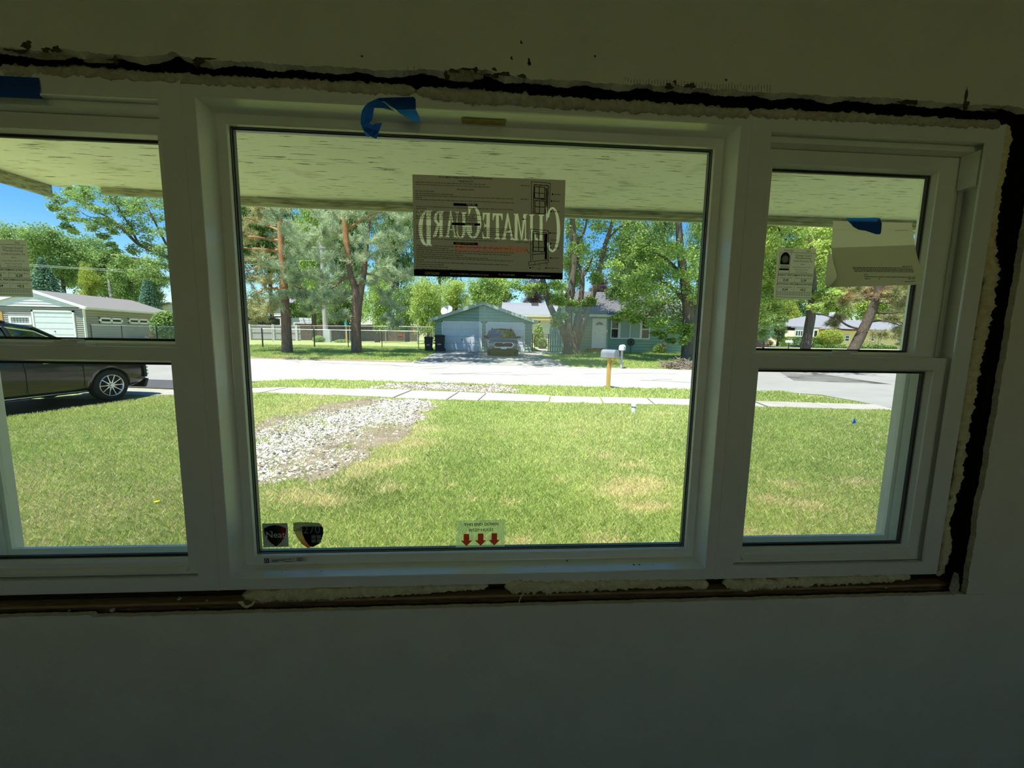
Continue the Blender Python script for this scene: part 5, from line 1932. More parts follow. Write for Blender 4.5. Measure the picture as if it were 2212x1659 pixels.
def window_unit(root, x0, x1, z0, z1, y, fw, m, glass, cols=1, rail=False, nrm=-1, name='window'):
    w = obj(name, MB().rings([(x0, x1, z0, z1, y), (x0, x1, z0, z1, y + nrm * 0.05), (x0 + fw, x1 - fw, z0 + fw, z1 - fw, y + nrm * 0.05), (x0 + fw, x1 - fw, z0 + fw, z1 - fw, y)]), m, root)
    for c in range(cols):
        a = x0 + fw + (x1 - x0 - 2 * fw) * c / cols
        b = x0 + fw + (x1 - x0 - 2 * fw) * (c + 1) / cols
        obj('pane', MB().box(a + 0.01, b - 0.01, y - 0.02 * abs(nrm), y - 0.005, z0 + fw, z1 - fw) if nrm < 0 else MB().box(a, b, y, y + 0.01, z0 + fw, z1 - fw), glass, w)
        if c:
            obj('mullion', MB().box(a - fw * 0.35, a + fw * 0.35, y - 0.04, y, z0 + fw, z1 - fw), m, w)
    if rail:
        zm = (z0 + z1) / 2
        obj('rail', MB().box(x0 + fw, x1 - fw, y - 0.04, y, zm - fw * 0.4, zm + fw * 0.4), m, w)
    return w


def green_house():
    Y = 27.2
    g = gzf(9, Y) - 0.02
    xl, xr = PY(1246, 762, Y).x, PY(1473.5, 762, Y).x
    ze = PY(1360, 683, Y).z
    zr = PY(1360, 634, Y + 4).z
    root = thing('house', 'sage green ranch house with dark roof behind the big multi-stemmed tree', 'house', ((xl + xr) / 2, Y, g))
    s = MB()
    siding(s, (xl, Y), (xr, Y), g, ze, 0.205, (0, -1))
    siding(s, (xr, Y), (xr, Y + 8), g, ze, 0.205, (1, 0))

    def ext(z):
        if z <= ze:
            return 0, 1
        t = (z - ze) / (zr - ze)
        return 0.5 * t, 1 - 0.5 * t
    siding(s, (xl, Y + 8), (xl, Y), g, zr - 0.05, 0.205, (-1, 0), ext)
    s.box(xl + 0.05, xr - 0.05, Y + 0.06, Y + 7.9, g - 0.3, ze)
    obj('siding', s, M_green, root, fix=False)
    obj('roof', MB().prism([(xl - 0.3, Y - 0.55, ze - 0.02), (xl - 0.3, Y + 4, zr), (xl - 0.3, Y + 4, zr + 0.07), (xl - 0.3, Y - 0.55, ze + 0.06)], (xr - xl + 0.8, 0, 0)), M_roofd, root)
    obj('roof_back', MB().prism([(xl - 0.3, Y + 4, zr), (xl - 0.3, Y + 8.5, ze), (xl - 0.3, Y + 8.5, ze + 0.07), (xl - 0.3, Y + 4, zr + 0.07)], (xr - xl + 0.8, 0, 0)), M_roofd, root)
    obj('rake_board', MB().prism([(xl - 0.33, Y - 0.58, ze + 0.07), (xl - 0.33, Y + 4, zr + 0.1), (xl - 0.33, Y + 4, zr - 0.12), (xl - 0.33, Y - 0.58, ze - 0.14)], (0.04, 0, 0)), M_whitep, root)
    obj('gutter', MB().box(xl - 0.3, xr + 0.5, Y - 0.68, Y - 0.55, ze - 0.12, ze + 0.04), mat_flat('gutter_cream', (0.70, 0.70, 0.64)), root, bevel=0.02)
    # front door
    x0, x1 = PY(1277, 752, Y).x, PY(1307.5, 752, Y).x
    z0, z1 = PY(1291, 752, Y).z, PY(1291, 688, Y).z
    d = obj('door', MB().rings([(x0, x1, z0, z1, Y), (x0, x1, z0, z1, Y - 0.07), (x0 + 0.09, x1 - 0.09, z0 + 0.04, z1 - 0.09, Y - 0.07), (x0 + 0.09, x1 - 0.09, z0 + 0.04, z1 - 0.09, Y - 0.02)]), M_whitep, root)
    dl = MB().box(x0 + 0.09, x1 - 0.09, Y - 0.05, Y - 0.01, z0 + 0.04, z1 - 0.09)
    for (a, b) in ((0.10, 0.34), (0.40, 0.62)):
        for (u0, u1) in ((0.22, 0.47), (0.53, 0.78)):
            dl.box(x0 + (x1 - x0) * u0, x0 + (x1 - x0) * u1, Y - 0.062, Y - 0.05, z0 + (z1 - z0) * a, z0 + (z1 - z0) * b)
    obj('door_leaf', dl, M_whitep, d, bevel=0.006, seg=1)
    xc = (x0 + x1) / 2
    fan = [(xc - 0.28, Y - 0.066, z0 + (z1 - z0) * 0.78), (xc + 0.28, Y - 0.066, z0 + (z1 - z0) * 0.78)] + [(xc + 0.28 * math.cos(t), Y - 0.066, z0 + (z1 - z0) * 0.78 + 0.2 * math.sin(t)) for t in np.linspace(0.1, math.pi - 0.1, 9)]
    obj('fan_light', MB().poly(fan), M_dglass, d, fix=False)
    obj('knob', MB().lathe([(0.0, -0.05), (0.035, -0.04), (0.035, 0.0), (0.0, 0.01)], 'y', 10, (x1 - 0.2, Y - 0.06, z0 + 0.95)), M_steel, d)
    ln = PY(1310, 715, Y)
    obj('wall_lamp', MB().box(ln.x - 0.05, ln.x + 0.05, Y - 0.12, Y, ln.z - 0.09, ln.z + 0.09), M_whitep, root)
    # triple window
    ax, bx, cx, dx = [PY(p, 720, Y).x for p in (1318, 1336.5, 1383.5, 1403)]
    z0, z1 = PY(1360, 732.5, Y).z, PY(1360, 689, Y).z
    cur = mat_flat('drawn_curtain', (0.34, 0.42, 0.40))
    window_unit(root, ax, bx, z0, z1, Y - 0.03, 0.08, M_whitep, M_dglass, 1, True)
    window_unit(root, bx, cx, z0, z1, Y - 0.03, 0.09, M_whitep, cur, 2)
    window_unit(root, cx, dx, z0, z1, Y - 0.03, 0.08, M_whitep, M_dglass, 1, True)
    st0, st1 = PY(1265, 760, Y).x, PY(1304, 760, Y).x
    obj('step', MB().box(st0, st1, Y - 0.9, Y, g - 0.1, g + 0.16).box(st0 + 0.1, st1, Y - 0.5, Y, g + 0.16, PY(1291, 753, Y).z), mat('brick_step', (0.30, 0.15, 0.09), 0.9, 0.1, col2=(0.22, 0.11, 0.07), nscale=10), root, bevel=0.01)
    # wagon wheel hung on the wall
    c = PY(1363, 739, Y - 0.12)
    wh = thing('wagon_wheel', 'dark iron wagon wheel leaning on the wall of the green house', 'wheel', c)
    R_ = 0.23
    obj('rim', MB().tube([c + Vector((R_ * math.cos(t), 0, R_ * math.sin(t))) for t in np.linspace(0, 6.283, 25)], 0.028, 6), M_black, wh)
    for t in np.linspace(0, math.pi, 6)[:-1]:
        v = Vector((math.cos(t), 0, math.sin(t))) * R_
        obj('spoke', MB().tube([c - v, c + v], 0.018, 6), M_black, wh)
    obj('post', MB().tube([c - Vector((0, 0, R_)), Vector((c.x, c.y, g))], 0.02, 6), M_black, wh)


green_house()


def left_house():
    d = ray(187, 737)
    t = 30.0
    C = Vector((d[0] * t, d[1] * t, EYE + d[2] * t))
    Y, xr = C.y, C.x
    g = C.z - 0.05
    root = thing('garage_house', 'white gabled garage house with grey roof beyond the dark car', 'house', C)
    beige = mat_flat('beige_siding', (0.33, 0.315, 0.28))
    grey = mat_flat('grey_siding', (0.40, 0.41, 0.37))
    ze = PY(183, 664, Y).z
    xp, zp = PY(71, 629, Y).x, PY(71, 629, Y).z
    xl = 2 * xp - xr
    L = 8.4
    s = MB()
    siding(s, (xl, Y), (xr, Y), g, ze, 0.16, (0, -1), None, 0.03)
    obj('siding_front', s, beige, root, fix=False)
    s = MB()
    ux, uy = -0.05, 1.0
    siding(s, (xr, Y), (xr + ux * L, Y + L), g, ze, 0.20, (1, 0), None, 0.04)
    obj('siding_side', s, beige, root, fix=False)
    s = MB()

    def ext(z):
        q = (z - ze) / (zp - ze)
        return 0.5 * q, 1 - 0.5 * q
    siding(s, (xl - 0.2, Y - 0.08), (xr + 0.2, Y - 0.08), ze, zp, 0.20, (0, -1), ext, 0.06)
    obj('gable', s, M_whitep, root, fix=False)
    r = MB()
    for x_e, o in ((xl - 0.5, -1), (xr + 0.5, 1)):
        r.prism([(xp, Y - 0.2, zp + 0.02), (x_e, Y - 0.2, ze - 0.08), (x_e, Y - 0.2, ze + 0.0), (xp, Y - 0.2, zp + 0.12)], (ux * L, L + 0.5, 0))
    obj('roof', r, M_roofg, root)
    for x_e in (xl - 0.5, xr + 0.5):
        obj('rake_board', MB().prism([(xp, Y - 0.25, zp + 0.14), (x_e, Y - 0.25, ze + 0.02), (x_e, Y - 0.25, ze - 0.18), (xp, Y - 0.25, zp - 0.06)], (0, 0.05, 0)), M_whitep, root)
    obj('gutter', MB().prism([(xr + 0.5, Y - 0.45, ze - 0.14), (xr + 0.62, Y - 0.45, ze - 0.14), (xr + 0.62, Y - 0.45, ze + 0.0), (xr + 0.5, Y - 0.45, ze + 0.0)], (ux * L, L + 0.5, 0)), mat_flat('gutter_white', (0.66, 0.70, 0.68)), root)
    obj('eave', MB().prism([(xr, Y - 0.3, ze - 0.10), (xr + 0.5, Y - 0.3, ze - 0.12), (xr + 0.5, Y - 0.3, ze - 0.08), (xr, Y - 0.3, ze - 0.06)], (ux * L, L + 0.3, 0)), M_whitep, root)
    obj('corner_board', MB().box(xr - 0.02, xr + 0.04, Y - 0.05, Y + 0.10, g, ze), M_whitep, root)
    # big white door
    x0, x1 = PY(72, 690, Y).x, PY(163, 690, Y).x
    z1 = PY(118, 670.5, Y).z
    garage_door(root, x0 + 0.1, x1 - 0.1, g + 0.02, z1 - 0.1, Y - 0.06, 5, 1)
    obj('door_frame', MB().box(x0, x0 + 0.12, Y - 0.09, Y, g, z1).box(x1 - 0.12, x1, Y - 0.09, Y, g, z1).box(x0, x1, Y - 0.09, Y, z1 - 0.12, z1), M_whitep, root)
    # glass block window
    x0, x1 = PY(21, 690, Y).x, PY(70, 690, Y).x
    z0, z1 = PY(45, 701, Y).z, PY(45, 682.5, Y).z
    w = obj('window', MB().rings([(x0, x1, z0, z1, Y), (x0, x1, z0, z1, Y - 0.08), (x0 + 0.16, x1 - 0.16, z0 + 0.12, z1 - 0.12, Y - 0.08), (x0 + 0.16, x1 - 0.16, z0 + 0.12, z1 - 0.12, Y)]), M_whitep, root)
    gb_ = mat('glass_block', (0.30, 0.33, 0.35), 0.15, 0.5)
    n = 6
    for i in range(n):
        for j in range(2):
            a = x0 + 0.16 + (x1 - x0 - 0.32) * i / n
            b = x0 + 0.16 + (x1 - x0 - 0.32) * (i + 1) / n
            c = z0 + 0.12 + (z1 - z0 - 0.24) * j / 2
            e = z0 + 0.12 + (z1 - z0 - 0.24) * (j + 1) / 2
            obj('pane', MB().box(a + 0.02, b - 0.02, Y - 0.05, Y, c + 0.02, e - 0.02), gb_, w)
    # warm wooden door at the far left
    x0, x1 = PY(-14, 690, Y).x, PY(8, 690, Y).x
    obj('side_door', MB().box(x0, x1, Y - 0.06, Y, g, PY(0, 671, Y).z), mat('oak_door', (0.50, 0.30, 0.11), 0.5, 0.3), root)
    # two slider windows in the side wall

    def side_w(pa, pb, pz0, pz1):
        def solve(px):
            # x on the side wall for a picture column
            dd = ray(px, 690)
            k = dd[0] / dd[1]
            y = (xr - ux * Y) / (k - ux)
            return y
        y0, y1 = sorted((solve(pa), solve(pb)))
        dd = ray((pa + pb) / 2, 690)
        ym = (y0 + y1) / 2
        z0, z1 = PY((pa + pb) / 2, pz0, ym).z, PY((pa + pb) / 2, pz1, ym).z

        def P(y, z, o):
            return (xr + ux * (y - Y) + o, y, z)
        fr = MB()
        f = 0.13
        for (a, b, c, e) in ((y0, y1, z0, z0 + f), (y0, y1, z1 - f, z1), (y0, y0 + f * 1.2, z0, z1), (y1 - f * 1.2, y1, z0, z1), ((y0 + y1) / 2 - 0.09, (y0 + y1) / 2 + 0.09, z0, z1)):
            fr.add([P(a, c, 0), P(b, c, 0), P(b, e, 0), P(a, e, 0), P(a, c, 0.09), P(b, c, 0.09), P(b, e, 0.09), P(a, e, 0.09)], [(4, 5, 6, 7), (0, 1, 5, 4), (1, 2, 6, 5), (2, 3, 7, 6), (3, 0, 4, 7)])
        wn_ = obj('window', fr, M_whitep, root)
        for a, b in ((y0 + 0.1, (y0 + y1) / 2), ((y0 + y1) / 2, y1 - 0.1)):
            obj('pane', MB().add([P(a, z0 + 0.08, 0.03), P(b, z0 + 0.08, 0.03), P(b, z1 - 0.08, 0.03), P(a, z1 - 0.08, 0.03)], [(0, 1, 2, 3)]), M_dglass, wn_, fix=False)
    side_w(213, 263, 698.5, 686.5)
    side_w(276, 319, 699.5, 688.5)
    dx, dy = xr + ux * L, Y + L
    obj('downspout', MB().tube([(dx + 0.55, dy - 0.1, ze - 0.1), (dx + 0.1, dy - 0.05, ze - 0.4), (dx + 0.1, dy - 0.05, g)], 0.06, 6), M_whitep, root)
    # second small gable house behind
    Y2 = 52.0
    a, b = PY(316, 664, Y2), PY(378, 668, Y2)
    p_ = PY(369, 655.5, Y2)
    g2 = gzf(a.x, Y2)
    h2 = thing('house', 'small white gable of a farther house peeking past the end of the garage house', 'house', (p_.x, Y2, g2))
    wd_ = 2.2
    s = MB()
    siding(s, (p_.x - wd_, Y2), (p_.x + wd_, Y2), g2, a.z - 0.1, 0.25, (0, -1))

    def e2(z):
        q = (z - a.z + 0.1) / (p_.z - a.z + 0.1)
        return 0.5 * q, 1 - 0.5 * q
    siding(s, (p_.x - wd_, Y2), (p_.x + wd_, Y2), a.z - 0.1, p_.z, 0.25, (0, -1), e2)
    obj('siding', s, M_whitep, h2, fix=False)
    r = MB()
    for sgn in (-1, 1):
        r.prism([(p_.x, Y2 - 0.4, p_.z), (p_.x + sgn * (wd_ + 0.5), Y2 - 0.4, a.z - 0.3), (p_.x + sgn * (wd_ + 0.5), Y2 - 0.4, a.z - 0.15), (p_.x, Y2 - 0.4, p_.z + 0.15)], (0, 6, 0))
    r.prism([(p_.x - 8, Y2 + 1.2, p_.z), (p_.x - 8, Y2 - 1.0, a.z - 0.2), (p_.x - 8, Y2 - 1.0, a.z - 0.1), (p_.x - 8, Y2 + 1.2, p_.z + 0.1)], (7, 0, 0))
    obj('roof', r, M_roofg, h2)
    return root


left_house()


def white_house_behind():
    Y = 58.0
    a, b = PY(578, 700, Y), PY(662, 700, Y)
    g = gzf(a.x, Y)
    zt = PY(620, 655, Y).z
    root = thing('house', 'bright white house far behind the left pine trunk', 'house', ((a.x + b.x) / 2, Y, g))
    s = MB()
    siding(s, (a.x, Y), (b.x - 2.2, Y), g, zt, 0.25, (0, -1))
    siding(s, (b.x - 2.2, Y + 0.3), (b.x + 0.6, Y + 0.3), g, zt - 2.0, 0.25, (0, -1))
    obj('siding', s, mat_flat('bright_white', (0.86, 0.87, 0.90)), root, fix=False)
    obj('roof', MB().prism([(a.x - 0.4, Y - 0.4, zt), (a.x - 0.4, Y + 4, zt + 1.6), (a.x - 0.4, Y + 4, zt + 1.7), (a.x - 0.4, Y - 0.4, zt + 0.1)], (b.x - a.x - 1.2, 0, 0)), M_roofl, root)
    q, r = PY(590, 693, Y - 0.05), PY(598, 683, Y - 0.05)
    window_unit(root, q.x, r.x, q.z, r.z, Y - 0.05, 0.12, M_whitep, M_dglass)
    # dark awning-roofed shed at its left
    Y = 50.0
    a, b = PY(528, 698, Y), PY(577, 698, Y)
    zt = PY(550, 684, Y).z
    sh = thing('shed', 'low dark-walled shed behind the grey board fence', 'shed', ((a.x + b.x) / 2, Y, g))
    obj('wall', MB().box(a.x, b.x, Y, Y + 3, g, zt - 0.1), mat_flat('dark_board', (0.06, 0.055, 0.05)), sh)
    obj('roof', MB().prism([(a.x - 0.3, Y - 0.4, zt - 0.1), (a.x - 0.3, Y + 3.3, zt + 0.1), (a.x - 0.3, Y + 3.3, zt + 0.25), (a.x - 0.3, Y - 0.4, zt + 0.05)], (b.x - a.x + 0.6, 0, 0)), M_roofl, sh)


white_house_behind()


def yellow_house():
    Y = 50.0
    g = PY(1800, 748, Y).z
    root = thing('house', 'yellow ranch house with pale hip roof beyond the right window', 'house', (PY(1800, 748, Y).x, Y, g))
    yel = mat_flat('yellow_paint', (0.92, 0.68, 0.08))
    pale = mat_flat('pale_yellow_siding', (0.95, 0.74, 0.36))
    el, er = PY(1709, 705, Y), PY(1816, 709, Y)
    rl, rr_ = PY(1752, 681, Y + 4), PY(1830, 682, Y + 4)
    obj('roof', MB().add([el, er, rr_, rl, (el.x - 1.0, Y + 9, el.z), (er.x + 2, Y + 9, er.z), el + Vector((0, 0, -0.18)), er + Vector((0, 0, -0.18))],
                         [(0, 1, 2, 3), (0, 3, 4), (4, 3, 2, 5), (1, 5, 2), (6, 7, 1, 0)]), M_roofl, root, fix=False)
    # right wing
    w0, w1 = PY(1812, 710, Y - 2.5), PY(2010, 716, Y - 2.5)
    k0, k1 = PY(1815, 690, Y + 3), PY(1960, 697, Y + 3)
    obj('wing_roof', MB().add([w0 + Vector((-0.5, -0.6, 0)), w1 + Vector((0, -0.6, 0)), k1, k0, w0 + Vector((-0.5, -0.6, -0.2)), w1 + Vector((0, -0.6, -0.2)), (w0.x - 0.5, Y + 8, w0.z), (w1.x + 2, Y + 8, w1.z)],
                              [(0, 1, 2, 3), (4, 5, 1, 0), (0, 3, 6), (3, 2, 7, 6)]), M_roofl, root, fix=False)
    s = MB()
    siding(s, (w0.x, Y - 2.5), (w1.x, Y - 2.5), g - 0.2, w0.z, 0.22, (0, -1), None, 0.03)
    siding(s, (w0.x, Y), (w0.x, Y - 2.5), g - 0.2, w0.z, 0.22, (-1, 0), None, 0.03)
    obj('wing_siding', s, pale, root, fix=False)
    a = PY(1730, 720, Y)
    obj('porch_wall', MB().box(el.x + 1.2, w0.x, Y + 0.05, Y + 0.3, g - 0.2, el.z - 0.1), yel, root)
    obj('bay_wall', MB().box(el.x + 0.6, PY(1737, 720, Y).x, Y - 0.3, Y + 0.05, g - 0.2, el.z - 0.1), mat_flat('bay_grey', (0.30, 0.33, 0.36)), root)  # blue-grey bay wall beside the yellow porch
    x0, x1 = PY(1703, 720, Y).x, PY(1736, 720, Y).x
    zz0, zz1 = PY(1720, 727, Y - 0.35).z, PY(1720, 713, Y - 0.35).z
    window_unit(root, x0 + 0.6, x1, zz0, zz1, Y - 0.35, 0.12, M_whitep, M_dglass, 4)
    x0, x1 = PY(1755, 728, Y).x, PY(1766, 728, Y).x
    z0, z1 = PY(1760, 740, Y).z, PY(1760, 711, Y).z
    d = obj('door', MB().box(x0, x1, Y - 0.05, Y + 0.05, g, z1), M_whitep, root)
    obj('pane', MB().box(x0 + 0.16, x1 - 0.16, Y - 0.07, Y - 0.05, z0 + 0.8, z1 - 0.2), M_dglass, d)
    x0, x1 = PY(1781, 728, Y).x, PY(1791, 728, Y).x
    obj('shutter', MB().box(x0, x1, Y - 0.03, Y + 0.05, z0 + 0.9, z1), M_dglass, root)
    for pa, pb in ((1823, 1836), (1879, 1890), (1935, 1950)):
        q, r = PY(pa, 738, Y - 2.55), PY(pb, 724, Y - 2.55)
        window_unit(root, q.x, r.x, q.z, r.z, Y - 2.55, 0.12, M_whitep, M_dglass, 1, True)
    c = PY(1797, 676, Y + 5)
    obj('chimney', MB().box(c.x - 0.25, c.x + 0.25, Y + 4.7, Y + 5.2, c.z - 1, c.z + 0.1), M_whitep, root)


yellow_house()

# ------------------------------------------------------------------ fences
M_mesh = mat('chain_wire', (0.42, 0.43, 0.44), 0.5, 0.4, 0.5)
M_board = mat('grey_boards', (0.48, 0.46, 0.45), 0.9, 0.1, col2=(0.36, 0.34, 0.33), nscale=3, stretch=(6, 6, 0.6))


def chain_fence(name, label, pts, h, every, post_m, rail=True, cell=0.11, first_thick=()):
    """pts: ground points; posts are parts, the wire one part"""
    root = thing(name, label, 'fence', pts[0])
    k = 0
    wire = MB()
    for a, b in zip(pts[:-1], pts[1:]):
        a, b = Vector(a), Vector(b)
        L = (b - a).length
        n = max(1, round(L / every))
        for i in range(n + (1 if b is Vector(pts[-1]) or (b - Vector(pts[-1])).length < 1e-6 else 0)):
            p = a.lerp(b, i / n)
            r = 0.045 if k in first_thick else 0.028
            q = obj('post', MB().cyl(p - Vector((0, 0, 0.1)), p + Vector((0, 0, h + (0.06 if k in first_thick else 0))), r, 8), post_m, root)
            k += 1
        if rail:
            obj('rail', MB().tube([a + Vector((0, 0, h)), b + Vector((0, 0, h))], 0.022, 6), M_steel, root)
        d = (b - a).normalized()
        m = int(L / cell)
        w = 0.0035
        nr = int(h / cell)
        for i in range(-nr, m):
            for s in (1, -1):
                u0, u1 = i * cell, i * cell + h
                if s < 0:
                    u0, u1 = u1, u0
                z0, z1 = 0.02, h

                # clip to the panel
                def cl_(u0, z0, u1, z1):
                    if u0 > u1:
                        u0, z0, u1, z1 = u1, z1, u0, z0
                    if u1 <= 0 or u0 >= L:
                        return None
                    if u0 < 0:
                        z0 += (z1 - z0) * (-u0) / (u1 - u0)
                        u0 = 0
                    if u1 > L:
                        z1 = z0 + (z1 - z0) * (L - u0) / (u1 - u0)
                        u1 = L
                    return u0, z0, u1, z1
                c = cl_(u0, z0, u1, z1)
                if c:
                    P0, P1 = a.lerp(b, c[0] / L) + Vector((0, 0, c[1])), a.lerp(b, c[2] / L) + Vector((0, 0, c[3]))
                    o = Vector((0, 0, w))
                    wire.quad(P0 - o, P1 - o, P1 + o, P0 + o)
    tag(obj('wire_mesh', wire, M_mesh, root, fix=False), kind='stuff')
    return root


def gp(px, Y):
    x = XA(px, Y)
    return (x, Y, gzf(x, Y))


chain_fence('chain_link_fence', 'chain link fence behind the pines up to the bins', [gp(500, 27.4), gp(567, 27.2), gp(679, 27.6), gp(752, 27.8), gp(825, 28.2), gp(904, 28.0)], 1.22, 3.0, M_blackpost, first_thick=(1, 2))
chain_fence('chain_link_fence', 'taller galvanised chain link fence farther back with a red notice', [gp(590, 37.0), gp(680, 36.0), gp(833, 35.0), gp(902, 34.5), gp(935, 34.0)], 1.5, 4.0, M_steel, cell=0.15)
p0, p1 = PY(860.5, 728, 34.7), PY(869.8, 722.5, 34.7)
ns = thing('notice_board', 'small red notice wired to the far chain link fence', 'sign', ((p0.x + p1.x) / 2, 34.7, p0.z))
obj('plate', MB().box(p0.x, p1.x, 34.69, 34.72, p0.z, p1.z), mat_flat('notice_red', (0.55, 0.04, 0.02)), ns)
obj('dark_band', MB().box(p0.x, p1.x, 34.68, 34.69, p0.z, p0.z + 0.08), M_black, ns)
chain_fence('chain_link_fence', 'black posted chain link fence beside the grey wall of the garage house', [gp(199, 30.5), gp(265, 29.2), gp(340, 28.2), gp(405, 27.8)], 1.25, 9.0, M_blackpost, first_thick=(0, 2), cell=0.12)


def board_fence():
    root = thing('board_fence', 'weathered grey board fence far behind the left pine', 'fence', (XA(560, 46), 46, 0.8))
    Y = 46.0
    x0, x1 = XA(505, Y), XA(650, Y)
    g = gzf(x0, Y) - 0.05
    h = PY(560, 701, Y).z - g
    n = int((x1 - x0) / 0.15)
    b = MB()
    r = random.Random(2)
    for i in range(n):
        x = x0 + i * 0.15
        hh = h * (0.97 + 0.03 * r.random()) * (0.86 if x > XA(642, Y) else 1)
        b.box(x, x + 0.135, Y, Y + 0.02 + 0.01 * r.random(), g, g + hh)
    tag(obj('fence_boards', b, M_board, root), kind='stuff')
    for px in (541.5, 592, 642):
        x = XA(px, Y)
        obj('post', MB().box(x - 0.12, x + 0.12, Y - 0.14, Y, g, g + h * 1.02), mat_flat('fence_post', (0.60, 0.58, 0.57)), root)
    for z in (0.15, 0.55, 0.93):
        obj('rail', MB().box(x0, x1, Y - 0.05, Y, g + h * z - 0.05, g + h * z + 0.05), M_board, root)
    # brown stretch further right
    rt = thing('board_fence', 'dark brown board fence in the shade behind the right pine', 'fence', (XA(760, 50), 50, 0.8))
    b = MB()
    Y = 50.0
    x0, x1 = XA(640, Y), XA(900, Y)
    for i in range(int((x1 - x0) / 0.15)):
        x = x0 + i * 0.15
        b.box(x, x + 0.14, Y, Y + 0.03, g, PY(760, 701, Y).z + 0.04 * r.random())
    tag(obj('fence_boards', b, mat('brown_boards', (0.16, 0.11, 0.075), 0.9, 0.1, col2=(0.09, 0.065, 0.045), nscale=2), rt), kind='stuff')
    for i in range(9):
        x = x0 + (x1 - x0) * i / 8
        obj('post', MB().box(x - 0.08, x + 0.08, Y - 0.1, Y, g, PY(760, 702, Y).z), MATS['brown_boards'], rt)


board_fence()


def wire_gate():
    Y = 26.6
    a, b = PY(1150, 757, Y), PY(1184, 757, Y)
    g = gzf(a.x, Y)
    h = PY(1165, 722, Y).z - g
    root = thing('wire_gate', 'black framed chain link gate right of the green garage', 'gate', ((a.x + b.x) / 2, Y, g))
    for x in (a.x, b.x):
        obj('post', MB().cyl((x, Y, g - 0.1), (x, Y, g + h + 0.02), 0.04, 8), M_blackpost, root)
    f = MB()
    x0, x1 = a.x + 0.14, b.x - 0.14
    f.tube([(x0, Y, g + 0.1), (x0, Y, g + h - 0.12), (x1, Y, g + h - 0.12), (x1, Y, g + 0.1), (x0, Y, g + 0.1)], 0.025, 6)
    obj('frame', f, M_blackpost, root)
    obj('rail', MB().tube([(a.x - 0.1, Y, g + h), (b.x + 0.3, Y, g + h)], 0.025, 6), M_steel, root)
    w = MB()
    c = 0.1
    n = int((x1 - x0) / c)
    hh = h - 0.22
    for i in range(n):
        for j in range(int(hh / c)):
            X0, Z0 = x0 + i * c, g + 0.1 + j * c
            for s in (0, 1):
                p0_, p1_ = ((X0, Z0), (X0 + c, Z0 + c)) if s else ((X0 + c, Z0), (X0, Z0 + c))
                w.quad((p0_[0], Y, p0_[1] - 0.004), (p1_[0], Y, p1_[1] - 0.004), (p1_[0], Y, p1_[1] + 0.004), (p0_[0], Y, p0_[1] + 0.004))
    tag(obj('wire_mesh', w, M_mesh, root, fix=False), kind='stuff')
    # teal picket screen
    Y = 26.3
    a, b = PY(1186, 761, Y), PY(1217, 761, Y)
    g = gzf(a.x, Y)
    r2_ = thing('picket_fence', 'teal painted picket fence between gate and the multi-stemmed tree', 'fence', ((a.x + b.x) / 2, Y, g))
    teal = mat('teal_paint', (0.17, 0.38, 0.37), 0.8, 0.1, col2=(0.24, 0.44, 0.43), nscale=2.5)
    n = 8
    for i in range(n):
        x0 = a.x + (b.x + 0.35 - a.x) * i / n
        wd = (b.x + 0.35 - a.x) / n - 0.012
        h = PY(1200, 705 + (i % 2), Y).z - g
        obj('picket', MB().prism([(x0, Y, g), (x0 + wd, Y, g), (x0 + wd, Y, g + h - 0.06), (x0 + wd * 0.7, Y, g + h), (x0 + wd * 0.3, Y, g + h), (x0, Y, g + h - 0.06)], (0, 0.02, 0)), teal, r2_)
    for z in (0.35, 1.3):
        obj('rail', MB().box(a.x, b.x + 0.3, Y + 0.02, Y + 0.06, g + z, g + z + 0.09), teal, r2_)


wire_gate()


# ------------------------------------------------------------------ mailboxes and utility pole
def mailbox(px, pyb, pyt, wpx, post_px, Y, label, box_m, post_m, yaw, flag=False, thin=False):
    c = PY(px, pyb, Y)
    g = gzf(c.x, Y) + 0.02
    top = PY(px, pyt, Y).z
    root = thing('mailbox', label, 'mailbox', (c.x, Y, g))
    w, L, h = 0.20, 0.48, 0.23
    M = Matrix.Translation((c.x, Y, top - h)) @ Matrix.Rotation(yaw, 4, 'Z')
    prof = [(-w / 2, 0), (w / 2, 0), (w / 2, h * 0.55)] + [(w / 2 * math.cos(t), h * 0.55 + h * 0.45 * math.sin(t)) for t in np.linspace(0.15, math.pi - 0.15, 9)] + [(-w / 2, h * 0.55)]
    obj('box', MB().prism([(x, -L / 2, z) for x, z in prof], (0, L, 0)).xf(M), box_m, root, bevel=0.006)
    obj('door', MB().prism([(x * 1.04, -L / 2 - 0.012, z * 1.02) for x, z in prof], (0, 0.012, 0)).xf(M), box_m, root)
    obj('latch', MB().box(-0.02, 0.02, -L / 2 - 0.03, -L / 2 - 0.01, h * 0.86, h * 0.95).xf(M), M_steel, root)
    obj('flag', MB().box(w / 2 + 0.004, w / 2 + 0.010, -0.14, 0.02, h * 0.5, h * 0.58).xf(M), M_steel if not flag else mat_flat('flag_red', (0.6, 0.05, 0.03)), root)
    pw = 0.045 if not thin else 0.04
    R0 = Matrix.Translation((c.x, Y, 0)) @ Matrix.Rotation(yaw * 0.4, 4, 'Z')
    obj('post', MB().box(-pw, pw, -pw, pw, g - 0.2, top - h).xf(R0), post_m, root, bevel=0.004)
    obj('plank', MB().box(-0.07, 0.07, -L * 0.42, L * 0.42, -0.025, 0.0).xf(M), post_m, root)
    if not thin:
        obj('brace', MB().prism([(0.0, -0.22, -0.02), (0.0, -0.16, -0.02), (0.0, -0.03, -0.2), (0.0, -0.03, -0.26)], (0.03, 0, 0)).xf(M), post_m, root)


